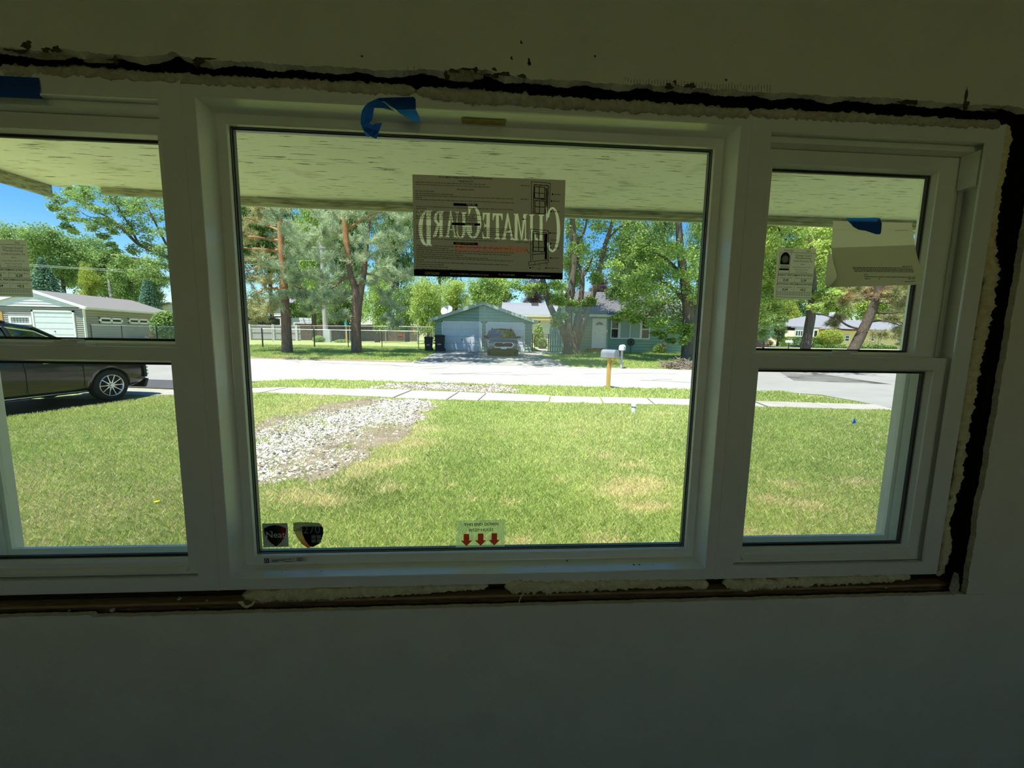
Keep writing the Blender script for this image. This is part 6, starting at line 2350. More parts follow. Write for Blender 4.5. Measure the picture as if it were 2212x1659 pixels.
mailbox(1313.5, 839, 755, 21, 8, 10.75, 'nearer mailbox, grey metal on a new yellow timber post', mat('mailbox_grey', (0.30, 0.31, 0.36), 0.4, 0.4, 0.2), mat('new_timber', (0.72, 0.47, 0.16), 0.8, 0.1, col2=(0.60, 0.36, 0.11), nscale=6, stretch=(8, 8, 1)), 0.55)
mailbox(1342, 793, 744.5, 13, 5, 16.2, 'farther mailbox, white box on a grey weathered post across the street', mat('mailbox_white', (0.74, 0.74, 0.72), 0.4, 0.4), mat('old_timber', (0.50, 0.46, 0.44), 0.9, 0.1), -0.5 + math.pi, False, True)
# small mailbox by the far drive at right
c = G(1703, 755)
mb_ = thing('mailbox', 'small white mailbox on a black post before the yellow house', 'mailbox', c)
obj('post', MB().cyl(c, c + Vector((0, 0, 0.65)), 0.04, 8), M_blackpost, mb_)
obj('box', MB().box(c.x - 0.30, c.x + 0.26, c.y - 0.15, c.y + 0.15, c.z + 0.62, c.z + 0.86), MATS['mailbox_white'], mb_, bevel=0.05)


def pole():
    Y = 40.0
    x = XA(704, Y)
    g = gzf(x, Y)
    root = thing('utility_pole', 'pale weathered utility pole between the two pines', 'pole', (x, Y, g))
    pm = mat('pole_wood', (0.50, 0.47, 0.46), 0.9, 0.1, col2=(0.36, 0.33, 0.32), nscale=3, stretch=(8, 8, 0.5))
    obj('shaft', MB().tube([(x, Y, g - 0.3), (x, Y, g + 4), (x - 0.05, Y, g + 9.5)], [0.25, 0.22, 0.18], 12), pm, root)
    obj('crossarm', MB().box(x - 1.2, x + 1.2, Y - 0.2, Y - 0.08, g + 9.0, g + 9.12), pm, root)
    obj('cabinet', MB().box(x - 0.05, x + 0.55, Y - 0.4, Y, g - 0.05, g + 1.25), mat_flat('cabinet_grey', (0.62, 0.64, 0.68)), root)
    tag(obj('power_line', MB().tube([(XA(-60, 44), 44, PY(0, 566, 44).z), (XA(62, 44), 44, PY(62, 570, 44).z), (XA(180, 44), 44, PY(180, 578.5, 44).z), (XA(300, 43), 43, PY(300, 584, 43).z), (x, Y, g + 8.6)], 0.012, 5), mat_flat('line_grey', (0.62, 0.64, 0.64))),
        'upper pale power line above the garage house', 'power line')
    tag(obj('power_line', MB().tube([(XA(-60, 44.2), 44.2, PY(0, 570, 44.2).z), (XA(62, 44.2), 44.2, PY(62, 573.5, 44.2).z), (XA(180, 44.2), 44.2, PY(180, 581, 44.2).z), (XA(300, 43.2), 43.2, PY(300, 588, 43.2).z), (x + 0.2, Y, g + 8.0)], 0.012, 5), MATS['line_grey']),
        'lower pale power line above the garage house', 'power line')
    # wooden play post with a teal feeder behind the right pine
    c = PY(748, 712, 36.5)
    f = thing('bird_feeder', 'teal feeder on a wooden post just left of the right pine trunk', 'feeder', (c.x, 36.5, gzf(c.x, 36.5)))
    wp = MATS['new_timber']
    obj('post', MB().box(c.x - 0.06, c.x + 0.06, 36.45, 36.55, gzf(c.x, 36.5), PY(748, 686, 36.5).z), wp, f)
    obj('roof', MB().box(c.x - 0.35, c.x + 0.3, 36.3, 36.7, PY(748, 686, 36.5).z, PY(748, 684, 36.5).z), mat_flat('feeder_roof', (0.40, 0.22, 0.12)), f)
    obj('tub', MB().cyl((c.x + 0.02, 36.4, PY(748, 704, 36.4).z), (c.x + 0.02, 36.4, PY(748, 695, 36.4).z), 0.12, 10), mat_flat('feeder_teal', (0.03, 0.38, 0.40)), f)
    # pale stone figure in front of the far hedge
    c = G(1723, 744)
    s_ = thing('garden_statue', 'small white garden figure before the hedge of the yellow house', 'statue', c)
    wm = mat_flat('statue_white', (0.85, 0.84, 0.88))
    obj('body', MB().lathe([(0.0, 0), (0.26, 0.02), (0.22, 0.3), (0.12, 0.5), (0.0, 0.55)], n=12, c=c), wm, s_, smooth=True)
    obj('head', MB().lathe([(0.0, 0.48), (0.12, 0.54), (0.13, 0.62), (0.0, 0.72)], n=12, c=c), wm, s_, smooth=True)


pole()
# ------------------------------------------------------------------ cars
def build_car(name, label, loc, rz, paint, L=4.65, Wd=1.84, Hh=1.66, tyre=0.355, lower=None, detail='front'):
    root = thing(name, label, 'car', loc, rz=rz)
    lower = lower or M_black
    w = Wd / 2
    hs = Hh / 1.66
    f = L / 2

    def sec(x, zb, ww, zs, zt, crown=0.03):
        half = [(0.0, zb), (ww * 0.86, zb), (ww * 0.985, zb + 0.10), (ww, (zb + zs) * 0.52), (ww * 0.985, zs), (ww * 0.86, zt), (ww * 0.45, zt + crown * 0.8), (0.0, zt + crown)]
        ring = half + [(-y, z) for y, z in half[-2:0:-1]]
        return [(x, y, z * hs) for y, z in ring]
    st = [(-f, 0.50, w * 0.80, 0.92, 0.98), (-f + 0.06, 0.38, w * 0.90, 0.98, 1.04), (-f + 0.4, 0.26, w * 0.97, 1.04, 1.09), (-f + 1.0, 0.22, w, 1.04, 1.10), (-0.6, 0.20, w, 1.02, 1.07), (0.2, 0.20, w, 0.99, 1.05),
          (f - 1.45, 0.20, w, 0.97, 1.06), (f - 1.1, 0.21, w, 0.96, 1.06), (f - 0.6, 0.22, w * 0.985, 0.93, 1.02), (f - 0.22, 0.26, w * 0.93, 0.86, 0.97), (f - 0.04, 0.34, w * 0.82, 0.80, 0.88), (f, 0.42, w * 0.70, 0.74, 0.80)]
    body = obj('body', MB().loft([sec(*q) for q in st]), paint, root, smooth=True, local=True)
    sub = body.modifiers.new('smooth', 'SUBSURF')
    sub.levels = sub.render_levels = 2
    cx = (f - 0.92, -f + 0.98)
    cut = MB()
    for x in cx:
        for s in (-1, 1):
            cut.cyl((x, s * (w - 0.30), tyre), (x, s * (w + 0.2), tyre), tyre * 1.14, 28)
    co = obj('arch', cut, None, None, local=True)
    co.location = loc
    co.rotation_euler = (0, 0, rz)
    bo = body.modifiers.new('arch', 'BOOLEAN')
    bo.operation = 'DIFFERENCE'
    bo.object = co
    bo.solver = 'EXACT'
    bpy.context.view_layer.update()
    applied(body)
    bpy.data.objects.remove(co)
    body.data.polygons.foreach_set('use_smooth', [True] * len(body.data.polygons))
    # greenhouse
    zb, zt = 1.03 * hs, 1.60 * hs

    def yw(z):
        return w * 0.93 - (z - zb) * 0.40
    P = [(f - 1.22, zb), (f - 1.98, zt - 0.03), (f - 2.35, zt + 0.03), (-0.35, Hh - 0.01), (-f + 1.1, Hh - 0.03), (-f + 0.55, zt - 0.06), (-f + 0.12, zb)]
    secs = [[(x, s * yw(z), z) for x, z in P] for s in (-1, 1)]
    g = MB()
    n = len(P)
    g.add([p for q in secs for p in q], [tuple(range(n)), tuple(range(2 * n - 1, n - 1, -1))] + [(i, n + i, n + (i + 1) % n, (i + 1) % n) for i in range(n)])
    gl = mat('car_glass', (0.17, 0.19, 0.21), 0.03, 0.5, 1.0)
    obj('windows', g, gl, root, local=True, bevel=0.03)
    r = MB()
    R_ = P[1:6]
    vs = []
    for x, z in R_:
        y = yw(z) + 0.012
        vs += [(x, -y, z - 0.02), (x, -y * 0.93, z + 0.022), (x, 0, z + 0.045), (x, y * 0.93, z + 0.022), (x, y, z - 0.02)]
    r.add(vs, [(5 * i + j, 5 * i + j + 1, 5 * i + j + 6, 5 * i + j + 5) for i in range(len(R_) - 1) for j in range(4)])
    obj('roof', r, paint, root, smooth=True, local=True, fix=True)
    pl = MB()
    for s in (-1, 1):
        for (xa, za), (xb, zb2), wd in ((P[0], P[1], 0.045), (P[6], P[5], 0.09)):
            pl.tube([(xa + 0.03, s * (yw(za) + 0.006), za), (xb, s * (yw(zb2) + 0.008), zb2)], wd, 6, squash=0.45)
        for xx in (0.08, -1.0):
            pl.tube([(xx - 0.06, s * (yw(zb) + 0.004), zb), (xx - 0.14, s * (yw(zt) + 0.004), zt)], 0.045, 6, squash=0.4)
    obj('pillar', pl, M_black if detail == 'side' else paint, root, local=True)
    ch = mat('chrome', (0.72, 0.74, 0.76), 0.12, 0.6, 1.0)
    for s in (-1, 1):
        tr = MB()
        up = [(f - 1.30, zb + 0.03)] + [(x, z - 0.075) for x, z in P[1:5]] + [(-f + 0.62, zt - 0.12)]
        tr.tube([(x, s * (yw(z) + 0.012), z) for x, z in up], 0.012, 6)
        tr.tube([(f - 1.30, s * (yw(zb) + 0.014), zb + 0.03), (-f + 0.35, s * (yw(zb) + 0.014), zb + 0.05)], 0.010, 6)
        obj('window_trim', tr, ch, root, local=True)
        mr = MB().loft([[(f - 1.45 + dx, s * (w * 0.96 + o), zb + 0.02 + dz) for dx, dz in ((-0.05 * k, -0.02 * k), (0.10 * k, 0.0), (0.06 * k, 0.13 * k), (-0.06 * k, 0.12 * k))] for o, k in ((0.0, 0.5), (0.06, 0.9), (0.19, 1.0), (0.23, 0.7))])
        obj('mirror', mr, M_black, root, local=True, bevel=0.015)
        obj('sill_trim', MB().box(cx[1] + 0.48, cx[0] - 0.48, s * w * 0.985 - 0.02, s * w * 0.985 + 0.02, 0.27 * hs, (0.33 if detail == 'front' else 0.29) * hs), lower if detail == 'front' else ch, root, local=True, bevel=0.01)
        for xx in (0.72, -0.28):
            obj('door_handle', MB().box(xx - 0.36 - 0.11, xx - 0.36 + 0.11, s * (w + 0.004) - 0.012, s * (w + 0.004) + 0.012, 0.88 * hs, 0.905 * hs), ch, root, local=True, bevel=0.006)
        # door seams
        sm_ = MB()
        for xx in (f - 1.42, 0.0, -1.05):
            sm_.box(xx - 0.0025, xx + 0.0025, s * (w - 0.004) - 0.006, s * (w - 0.004) + 0.002, 0.34 * hs, 0.94 * hs)
        obj('door_seam', sm_, M_black, root, local=True)
        obj('side_marker', MB().box(f - 0.42, f - 0.26, s * w * 0.965 - 0.02, s * w * 0.965 + 0.012, 0.80 * hs, 0.83 * hs), mat_flat('amber', (0.8, 0.25, 0.02)), root, local=True)
        obj('roof_rail', MB().tube([(f - 2.3, s * yw(zt) * 0.93, zt + 0.05), (f - 2.4, s * yw(zt) * 0.93, Hh + 0.02), (-f + 1.0, s * yw(zt) * 0.93, Hh + 0.01), (-f + 0.85, s * yw(zt) * 0.93, zt)], 0.018, 6), M_black, root, local=True)
    # front end
    lampm = mat('headlamp', (0.55, 0.58, 0.60), 0.08, 0.8)
    gr = M_black
    x = f
    for s in (-1, 1):
        obj('headlight', MB().prism([(x - 0.06, s * 0.42, 0.80 * hs), (x - 0.20, s * w * 0.90, 0.86 * hs), (x - 0.26, s * w * 0.95, 0.81 * hs), (x - 0.10, s * 0.55, 0.76 * hs)], (0.045, s * 0.01, 0.01)), lampm, root, local=True, bevel=0.006)
        fp = MB().prism([(x - 0.13, s * 0.66, 0.70 * hs), (x - 0.19, s * w * 0.93, 0.74 * hs), (x - 0.18, s * w * 0.93, 0.46 * hs), (x - 0.11, s * 0.72, 0.44 * hs)], (0.06, s * 0.004, 0))
        fo = obj('fog_pod', fp, gr, root, local=True, bevel=0.01)
        for z in (0.50, 0.58, 0.66):
            obj('lamp', MB().box(x - 0.135, x - 0.075, s * 0.79 - 0.06, s * 0.79 + 0.06, z * hs, (z + 0.045) * hs), lampm, fo, local=True, bevel=0.008)
        obj('bumper_corner', MB().prism([(x - 0.07, s * 0.44, 0.66 * hs), (x - 0.12, s * 0.70, 0.70 * hs), (x - 0.11, s * 0.74, 0.40 * hs), (x - 0.05, s * 0.46, 0.38 * hs)], (0.055, 0, 0)), mat('bumper_silver', (0.34, 0.37, 0.36), 0.35, 0.5, 0.4), root, local=True, bevel=0.012)
    gp_ = [(0.54, 0.64), (0.44, 0.75), (-0.44, 0.75), (-0.54, 0.64), (-0.44, 0.53), (0.44, 0.53)]
    obj('grille_surround', MB().prism([(x - 0.02, y * 1.08, (z - 0.64) * 1.28 * hs + 0.64 * hs) for y, z in gp_], (0.03, 0, 0)), ch, root, local=True, bevel=0.008)
    go = obj('grille', MB().prism([(x - 0.01, y, z * hs) for y, z in gp_], (0.03, 0, 0)), gr, root, local=True)
    for k in range(5):
        z = (0.55 + 0.045 * k) * hs
        obj('grille_bar', MB().box(x + 0.015, x + 0.028, -0.46, 0.46, z, z + 0.012), mat_flat('grille_bar', (0.05, 0.045, 0.04)), go, local=True)
    em = [(-0.09, 0.0), (-0.035, 0.0), (-0.03, 0.022), (0.03, 0.022), (0.035, 0.0), (0.09, 0.0), (0.08, -0.03), (0.035, -0.03), (0.03, -0.052), (-0.03, -0.052), (-0.035, -0.03), (-0.08, -0.03)]
    obj('emblem', MB().prism([(x + 0.018, y, (0.755 + z) * hs) for y, z in em], (0.014, 0, 0)), ch, root, local=True)
    obj('lower_bumper', MB().prism([(x - 0.10, -0.72, 0.20 * hs), (x - 0.10, 0.72, 0.20 * hs), (x - 0.08, 0.78, 0.40 * hs), (x - 0.04, 0.50, 0.44 * hs), (x - 0.04, -0.50, 0.44 * hs), (x - 0.08, -0.78, 0.40 * hs)], (0.07, 0, 0)), lower, root, local=True, bevel=0.02)
    obj('bumper_bar', MB().box(x - 0.03, x + 0.012, -0.50, 0.50, 0.44 * hs, 0.52 * hs), MATS['bumper_silver'], root, local=True, bevel=0.012)
    pt = obj('plate', MB().box(x + 0.012, x + 0.024, -0.155, 0.155, 0.40 * hs, 0.52 * hs), mat_flat('plate_white', (0.80, 0.82, 0.84)), root, local=True)
    obj('plate_mark', MB().box(x + 0.024, x + 0.026, -0.11, -0.07, 0.43 * hs, 0.49 * hs).box(x + 0.024, x + 0.026, -0.03, 0.12, 0.455 * hs, 0.475 * hs), mat_flat('plate_blue', (0.10, 0.12, 0.25)), pt, local=True)
    # wheels
    rub = mat('tyre_rubber', (0.025, 0.025, 0.026), 0.8, 0.2)
    alloy = mat('alloy', (0.62, 0.64, 0.67), 0.25, 0.6, 0.9)
    for x in cx:
        for s in (-1, 1):
            c = (x, s * (w - 0.015), tyre)
            o = s
            wr = obj('wheel', MB().lathe([(tyre * 0.66, -0.12 * o), (tyre * 0.9, -0.20 * o), (tyre * 0.985, -0.18 * o), (tyre, -0.10 * o), (tyre * 0.985, -0.02 * o), (tyre * 0.9, 0.0), (tyre * 0.70, -0.006 * o), (tyre * 0.66, -0.04 * o)], 'y', 40, c), rub, root, smooth=True, local=True)
            obj('rim', MB().lathe([(tyre * 0.70, -0.012 * o), (tyre * 0.685, 0.004 * o), (tyre * 0.64, -0.004 * o), (tyre * 0.62, -0.07 * o)], 'y', 40, c), alloy, wr, smooth=True, local=True)
            obj('brake_disc', MB().lathe([(0.001, -0.10 * o), (tyre * 0.64, -0.10 * o)], 'y', 24, c), mat_flat('wheel_dark', (0.04, 0.04, 0.045)), wr, local=True)
            obj('hub', MB().lathe([(0.001, 0.0), (tyre * 0.10, -0.001 * o), (tyre * 0.14, -0.03 * o)], 'y', 16, c), alloy, wr, local=True)
            for k in range(10):
                a0 = k * math.pi / 5
                d0, d1 = 0.17, 0.10
                pts = []
                for rr_, da, yy in ((0.10, d0 * 1.6, -0.022), (0.36, d1, -0.016), (0.67, d1 * 1.2, -0.004)):
                    pts.append((rr_, da, yy))
                vs = []
                for rr_, da, yy in pts:
                    for sg in (-1, 1):
                        vs.append((c[0] + tyre * rr_ * math.cos(a0 + sg * da * 0.10 / max(rr_, 0.1) * 2.0), c[1] + yy * o, c[2] + tyre * rr_ * math.sin(a0 + sg * da * 0.10 / max(rr_, 0.1) * 2.0)))
                vs2 = [(a, b - 0.03 * o, d) for a, b, d in vs]
                m_ = MB().add(vs + vs2, [(0, 1, 3, 2), (2, 3, 5, 4), (0, 2, 8, 6), (2, 4, 10, 8), (1, 7, 9, 3), (3, 9, 11, 5), (4, 5, 11, 10)])
                obj('spoke', m_, alloy, wr, local=True)
    wl = MB()
    for x_ in cx:
        wl.box(x_ - tyre * 1.1, x_ + tyre * 1.1, -w + 0.30, w - 0.30, 0.22, tyre * 2.1)
    obj('wheel_well', wl, M_black, root, local=True)
    return root


# dark car on the neighbour's drive: nose towards the street
wc = G(246, 866.5)
hd = math.atan2(1.0, 0.18)  # along the drive
fwd = Vector((math.cos(hd), math.sin(hd), 0))
rgt = Vector((fwd.y, -fwd.x, 0))
Lc, Wc = 4.62, 1.86
loc = Vector((wc.x, wc.y, 0)) - rgt * (Wc / 2 - 0.02) - fwd * (Lc / 2 - 0.92)
loc.z = gzf(wc.x, wc.y) + 0.012
M_darkpaint = mat('dark_brown_paint', (0.012, 0.009, 0.008), 0.16, 0.5, coat=0.35)
build_car('car', 'dark brown car parked on the asphalt drive beyond the left window', loc, hd, M_darkpaint, Lc, Wc, 1.68, 0.345, detail='side')
# blue crossover before the right garage door
fl_, fr_ = G(1054.5, 770.5), G(1116.5, 771.0)
cxx = (fl_.x + fr_.x) / 2
Wb = 1.80
loc = Vector((cxx, fl_.y + 0.85 + 4.5 / 2 - 0.9, 0))
loc.z = gzf(cxx, fl_.y) + 0.03
M_bluep = mat('slate_blue_paint', (0.045, 0.075, 0.105), 0.16, 0.6, 0.4, coat=1.0)
bc = build_car('car', 'slate blue crossover parked nose out before the right garage door', loc, -math.pi / 2 + 0.02, M_bluep, 4.5, Wb, 1.60, 0.34, detail='front')
bc.rotation_euler[1] = -0.012

# ------------------------------------------------------------------ trees, shrubs, hedges
LEAF = attr_mat('leaf', 0.38, 0.5, 0.25)
BARK = {
    'pine': mat('pine_bark', (0.27, 0.19, 0.15), 0.95, 0.05, col2=(0.15, 0.10, 0.08), nscale=3, stretch=(6, 6, 1), bump=0.8, bscale=8, bdist=0.04),
    'pineup': mat('orange_bark', (0.50, 0.26, 0.13), 0.9, 0.05, col2=(0.34, 0.18, 0.10), nscale=3, bump=0.5),
    'grey': mat('grey_bark', (0.25, 0.21, 0.17), 0.95, 0.05, col2=(0.13, 0.11, 0.085), nscale=2.5, stretch=(7, 7, 1), bump=0.9, bscale=7, bdist=0.05),
    'umber': mat('umber_bark', (0.17, 0.135, 0.11), 0.95, 0.05, col2=(0.10, 0.08, 0.065), nscale=2.5, stretch=(7, 7, 1), bump=0.9, bscale=7, bdist=0.05),
    'dark': mat('dark_bark', (0.13, 0.10, 0.08), 0.95, 0.05, col2=(0.08, 0.06, 0.05), nscale=3, stretch=(6, 6, 1)),
}
GREENS = {
    'bright': ((0.41, 0.52, 0.14), (0.19, 0.31, 0.07)),
    'mid': ((0.30, 0.41, 0.13), (0.14, 0.235, 0.07)),
    'deep': ((0.19, 0.28, 0.09), (0.085, 0.145, 0.05)),
    'lime': ((0.50, 0.58, 0.18), (0.27, 0.38, 0.08)),
    'yellow': ((0.42, 0.47, 0.09), (0.24, 0.30, 0.05)),
    'blue': ((0.20, 0.33, 0.22), (0.10, 0.19, 0.12)),
    'pine': ((0.50, 0.56, 0.38), (0.28, 0.35, 0.21)),
    'pinebrown': ((0.46, 0.44, 0.22), (0.28, 0.27, 0.13)),
    'rust': ((0.40, 0.29, 0.15), (0.26, 0.18, 0.09)),
    'purple': ((0.17, 0.12, 0.13), (0.08, 0.05, 0.06)),
}


def leaf_quads(C, size, tint, up=0.55):
    """flat diamond leaves at the points C"""
    m = len(C)
    n = rng.standard_normal((m, 3))
    n[:, 2] = np.abs(n[:, 2]) + up
    n /= np.linalg.norm(n, axis=1)[:, None]
    t = np.cross(n, rng.standard_normal((m, 3)))
    t /= np.linalg.norm(t, axis=1)[:, None] + 1e-9
    b = np.cross(n, t)
    s = (size * (0.7 + 0.6 * rng.random(m)))[:, None]
    V = np.stack([C - t * s, C - b * s * 0.62, C + t * s, C + b * s * 0.62], 1).reshape(-1, 3)
    f = np.arange(4 * m).reshape(m, 4)
    return V, f, np.repeat(tint, 4, 0)


def leaf_tint(m, pal, clump=None):
    a, b = np.array(GREENS[pal][0]), np.array(GREENS[pal][1])
    t = np.clip(0.55 + 0.3 * rng.standard_normal(m) + (clump if clump is not None else 0), 0, 1)[:, None]
    return np.clip((b + (a - b) * t) * (1.0 + 0.36 * rng.random((m, 1))), 0, 0.9)


def spray(centres, radii, per, size, pal, flat=0.75, sub=9, sgap=0.55):
    """leafy clumps: each centre holds several drooping sprays"""
    Cs, Ts = [], []
    for c, r in zip(centres, radii):
        k = sub
        d = rng.standard_normal((k, 3))
        d /= np.linalg.norm(d, axis=1)[:, None]
        sc = np.array(c) + d * np.array([1, 1, flat]) * r * (0.45 + 0.5 * rng.random((k, 1)))
        br = 0.22 * rng.standard_normal(k)
        m = per
        j = rng.integers(0, k, m)
        p = sc[j] + rng.standard_normal((m, 3)) * np.array([1, 1, 0.55]) * r * sgap * 0.62
        Cs.append(p)
        Ts.append(leaf_tint(m, pal, br[j]))
    return leaf_quads(np.concatenate(Cs), size, np.concatenate(Ts))


def needles(centres, radii, per, length, width, pal, sub=14):
    """pine foliage: brushes of thin needles on short shoots pointing out and up"""
    Cs, Ds, Ts = [], [], []
    for c, r in zip(centres, radii):
        d = rng.standard_normal((sub, 3))
        d[:, 2] = d[:, 2] * 0.6 + 0.25
        d /= np.linalg.norm(d, axis=1)[:, None]
        base = np.array(c) + d * np.array([1, 1, 0.7]) * r * (0.2 + 0.75 * rng.random((sub, 1)))
        br = 0.25 * rng.standard_normal(sub)
        j = rng.integers(0, sub, per)
        u = rng.random((per, 1))
        sh = d[j] + np.array([0, 0, 0.35])
        sh /= np.linalg.norm(sh, axis=1)[:, None]
        p = base[j] + sh * (u - 0.5) * r * 0.75 + 0.05 * r * rng.standard_normal((per, 3))
        v = sh * 0.9 + 0.75 * rng.standard_normal((per, 3))
        v /= np.linalg.norm(v, axis=1)[:, None]
        Cs.append(p)
        Ds.append(v)
        Ts.append(leaf_tint(per, pal, br[j]))
    C, D, T = np.concatenate(Cs), np.concatenate(Ds), np.concatenate(Ts)
    m = len(C)
    s = np.cross(D, rng.standard_normal((m, 3)))
    s /= np.linalg.norm(s, axis=1)[:, None] + 1e-9
    L = (length * (0.6 + 0.8 * rng.random(m)))[:, None]
    V = np.stack([C - s * width, C + s * width, C + D * L + s * width * 0.4, C + D * L - s * width * 0.4], 1).reshape(-1, 3)
    return V, np.arange(4 * m).reshape(m, 4), np.repeat(T, 4, 0)


def foliage_part(root, name, data, kind=None):
    V, f, t = data
    o = raw_mesh(name, V - np.array(root.location), f, LEAF, root, tint=t)
    return tag(o, kind=kind)


def limb(root, name, pxs, Y, radii, bark, jitter=0.0, dy=None):
    """trunk or branch through picture points; dy offsets give it depth"""
    pts = []
    for i, (px, py) in enumerate(pxs):
        y = Y + (dy[i] if dy else 0)
        pts.append(PY(px, py, y))
    # resample smoothly
    out, rad = [], []
    for i in range(len(pts) - 1):
        for k in range(4):
            u = k / 4
            a = pts[max(i - 1, 0)]
            b, c = pts[i], pts[i + 1]
            d = pts[min(i + 2, len(pts) - 1)]
            out.append(0.5 * ((2 * b) + (c - a) * u + (2 * a - 5 * b + 4 * c - d) * u * u + (3 * b - a - 3 * c + d) * u ** 3))
            rad.append(radii[i] + (radii[i + 1] - radii[i]) * u)
    out.append(pts[-1])
    rad.append(radii[-1])
    r = random.Random(len(pxs) + int(pxs[0][0]))
    rad = [q * (1 + 0.02 * r.uniform(-1, 1)) for q in rad]
    return obj(name, MB().tube(out, rad, 12), BARK[bark], root, smooth=True)


def clumps_at(lst, Y, spread, seed=0):
    r = np.random.default_rng(seed)
    C, R_ = [], []
    for (px, py, q) in lst:
        y = Y + r.uniform(-spread, spread)
        p = PY(px, py, y)
        C.append(tuple(p))
        R_.append(q / F * y)
    return C, R_


def shade_canopy(root, boxes, n, r, pal, per, leaf, seed, fn):
    """unseen boughs above the eave line, added to cast dapple shade: clumps inside boxes (x0, x1, y0, y1, z0, z1)"""
    q = np.random.default_rng(seed)
    C = []
    for (x0, x1, y0, y1, z0, z1), k in zip(boxes, n):
        for _ in range(k):
            C.append((q.uniform(x0, x1), q.uniform(y0, y1), q.uniform(z0, z1)))
    R_ = [r * q.uniform(0.7, 1.2) for _ in C]
    data = spray(C, R_, per, leaf, pal) if fn == 'leaf' else needles(C, R_, per, 0.28, 0.03, pal)
    foliage_part(root, 'foliage' if fn == 'leaf' else 'needles', data, 'stuff')


# --- pine at left, trunk of red bark rising out of sight
def pine_tree(base, Y, label, trunk, upper, branches, lst, pal, spread, seed, extra=()):
    b = PY(*base, Y)
    root = thing('pine_tree', label, 'tree', (b.x, Y, gzf(b.x, Y)))
    limb(root, 'trunk', trunk[0], Y, trunk[1], 'pine' if base[0] < 1500 else 'umber', dy=trunk[2] if len(trunk) > 2 else None)
    for u in upper:
        limb(root, 'stem', u[0], Y, u[1], u[2])
    for br in branches:
        limb(root, 'branch', br[0], Y, br[1], br[2] if len(br) > 2 else 'pineup', dy=[0] + [(-1) ** i * 0.4 for i in range(len(br[0]) - 1)])
    C, R_ = clumps_at(lst, Y, spread, seed)
    foliage_part(root, 'needles', needles(C, R_, 1150, 0.21, 0.012, pal), 'stuff')
    for e in extra:
        C, R_ = clumps_at(e[0], Y, spread, seed + 1)
        foliage_part(root, 'needles', needles(C, R_, 950, 0.21, 0.012, e[1]), 'stuff')
    return root


pine_a = pine_tree((620, 764), 22.6, 'left Scots pine with a straight brown trunk before the chain link fence',
          ([(621, 772), (620, 745), (618, 700), (616, 660), (614, 625)], [0.36, 0.27, 0.245, 0.22, 0.20]),
          [([(614, 625), (612, 590), (608, 540), (605, 480), (604, 430), (606, 380), (606, 330)], [0.20, 0.16, 0.15, 0.14, 0.12, 0.10, 0.06], 'pineup')],
          [([(608, 540), (585, 541), (560, 538), (532, 536), (505, 534)], [0.09, 0.08, 0.065, 0.05, 0.03]), ([(608, 520), (580, 517), (550, 512), (520, 510)], [0.08, 0.06, 0.05, 0.03]), ([(611, 560), (590, 568), (560, 576), (530, 586)], [0.08, 0.06, 0.05, 0.03]),
           ([(614, 628), (590, 622), (565, 628), (545, 640)], [0.09, 0.07, 0.05, 0.03]), ([(606, 470), (580, 452), (556, 448)], [0.07, 0.05, 0.03]), ([(613, 600), (640, 620), (660, 625)], [0.07, 0.05, 0.03]), ([(608, 500), (560, 480), (530, 470)], [0.07, 0.05, 0.03])],
          [(600, 470, 32), (640, 505, 36), (655, 545, 36), (620, 555, 30), (600, 575, 28), (650, 590, 34), (640, 640, 28), (600, 645, 26), (680, 515, 28), (690, 560, 32), (700, 600, 28), (660, 640, 26), (690, 650, 28), (700, 500, 24), (610, 520, 22), (672, 670, 20), (630, 610, 26)], 'pine', 1.4, 3,
          [([(530, 470, 32), (560, 455, 28), (545, 520, 26), (560, 560, 26), (535, 600, 28), (570, 610, 26), (540, 660, 30), (580, 668, 26), (560, 690, 20), (525, 560, 22), (595, 440, 26), (530, 680, 24), (525, 500, 22)], 'pinebrown')])
shade_canopy(pine_a, [(-16, -9, 16, 23, 9.5, 13)], [9], 1.1, 'pine', 420, 0.2, 6, 'needle')
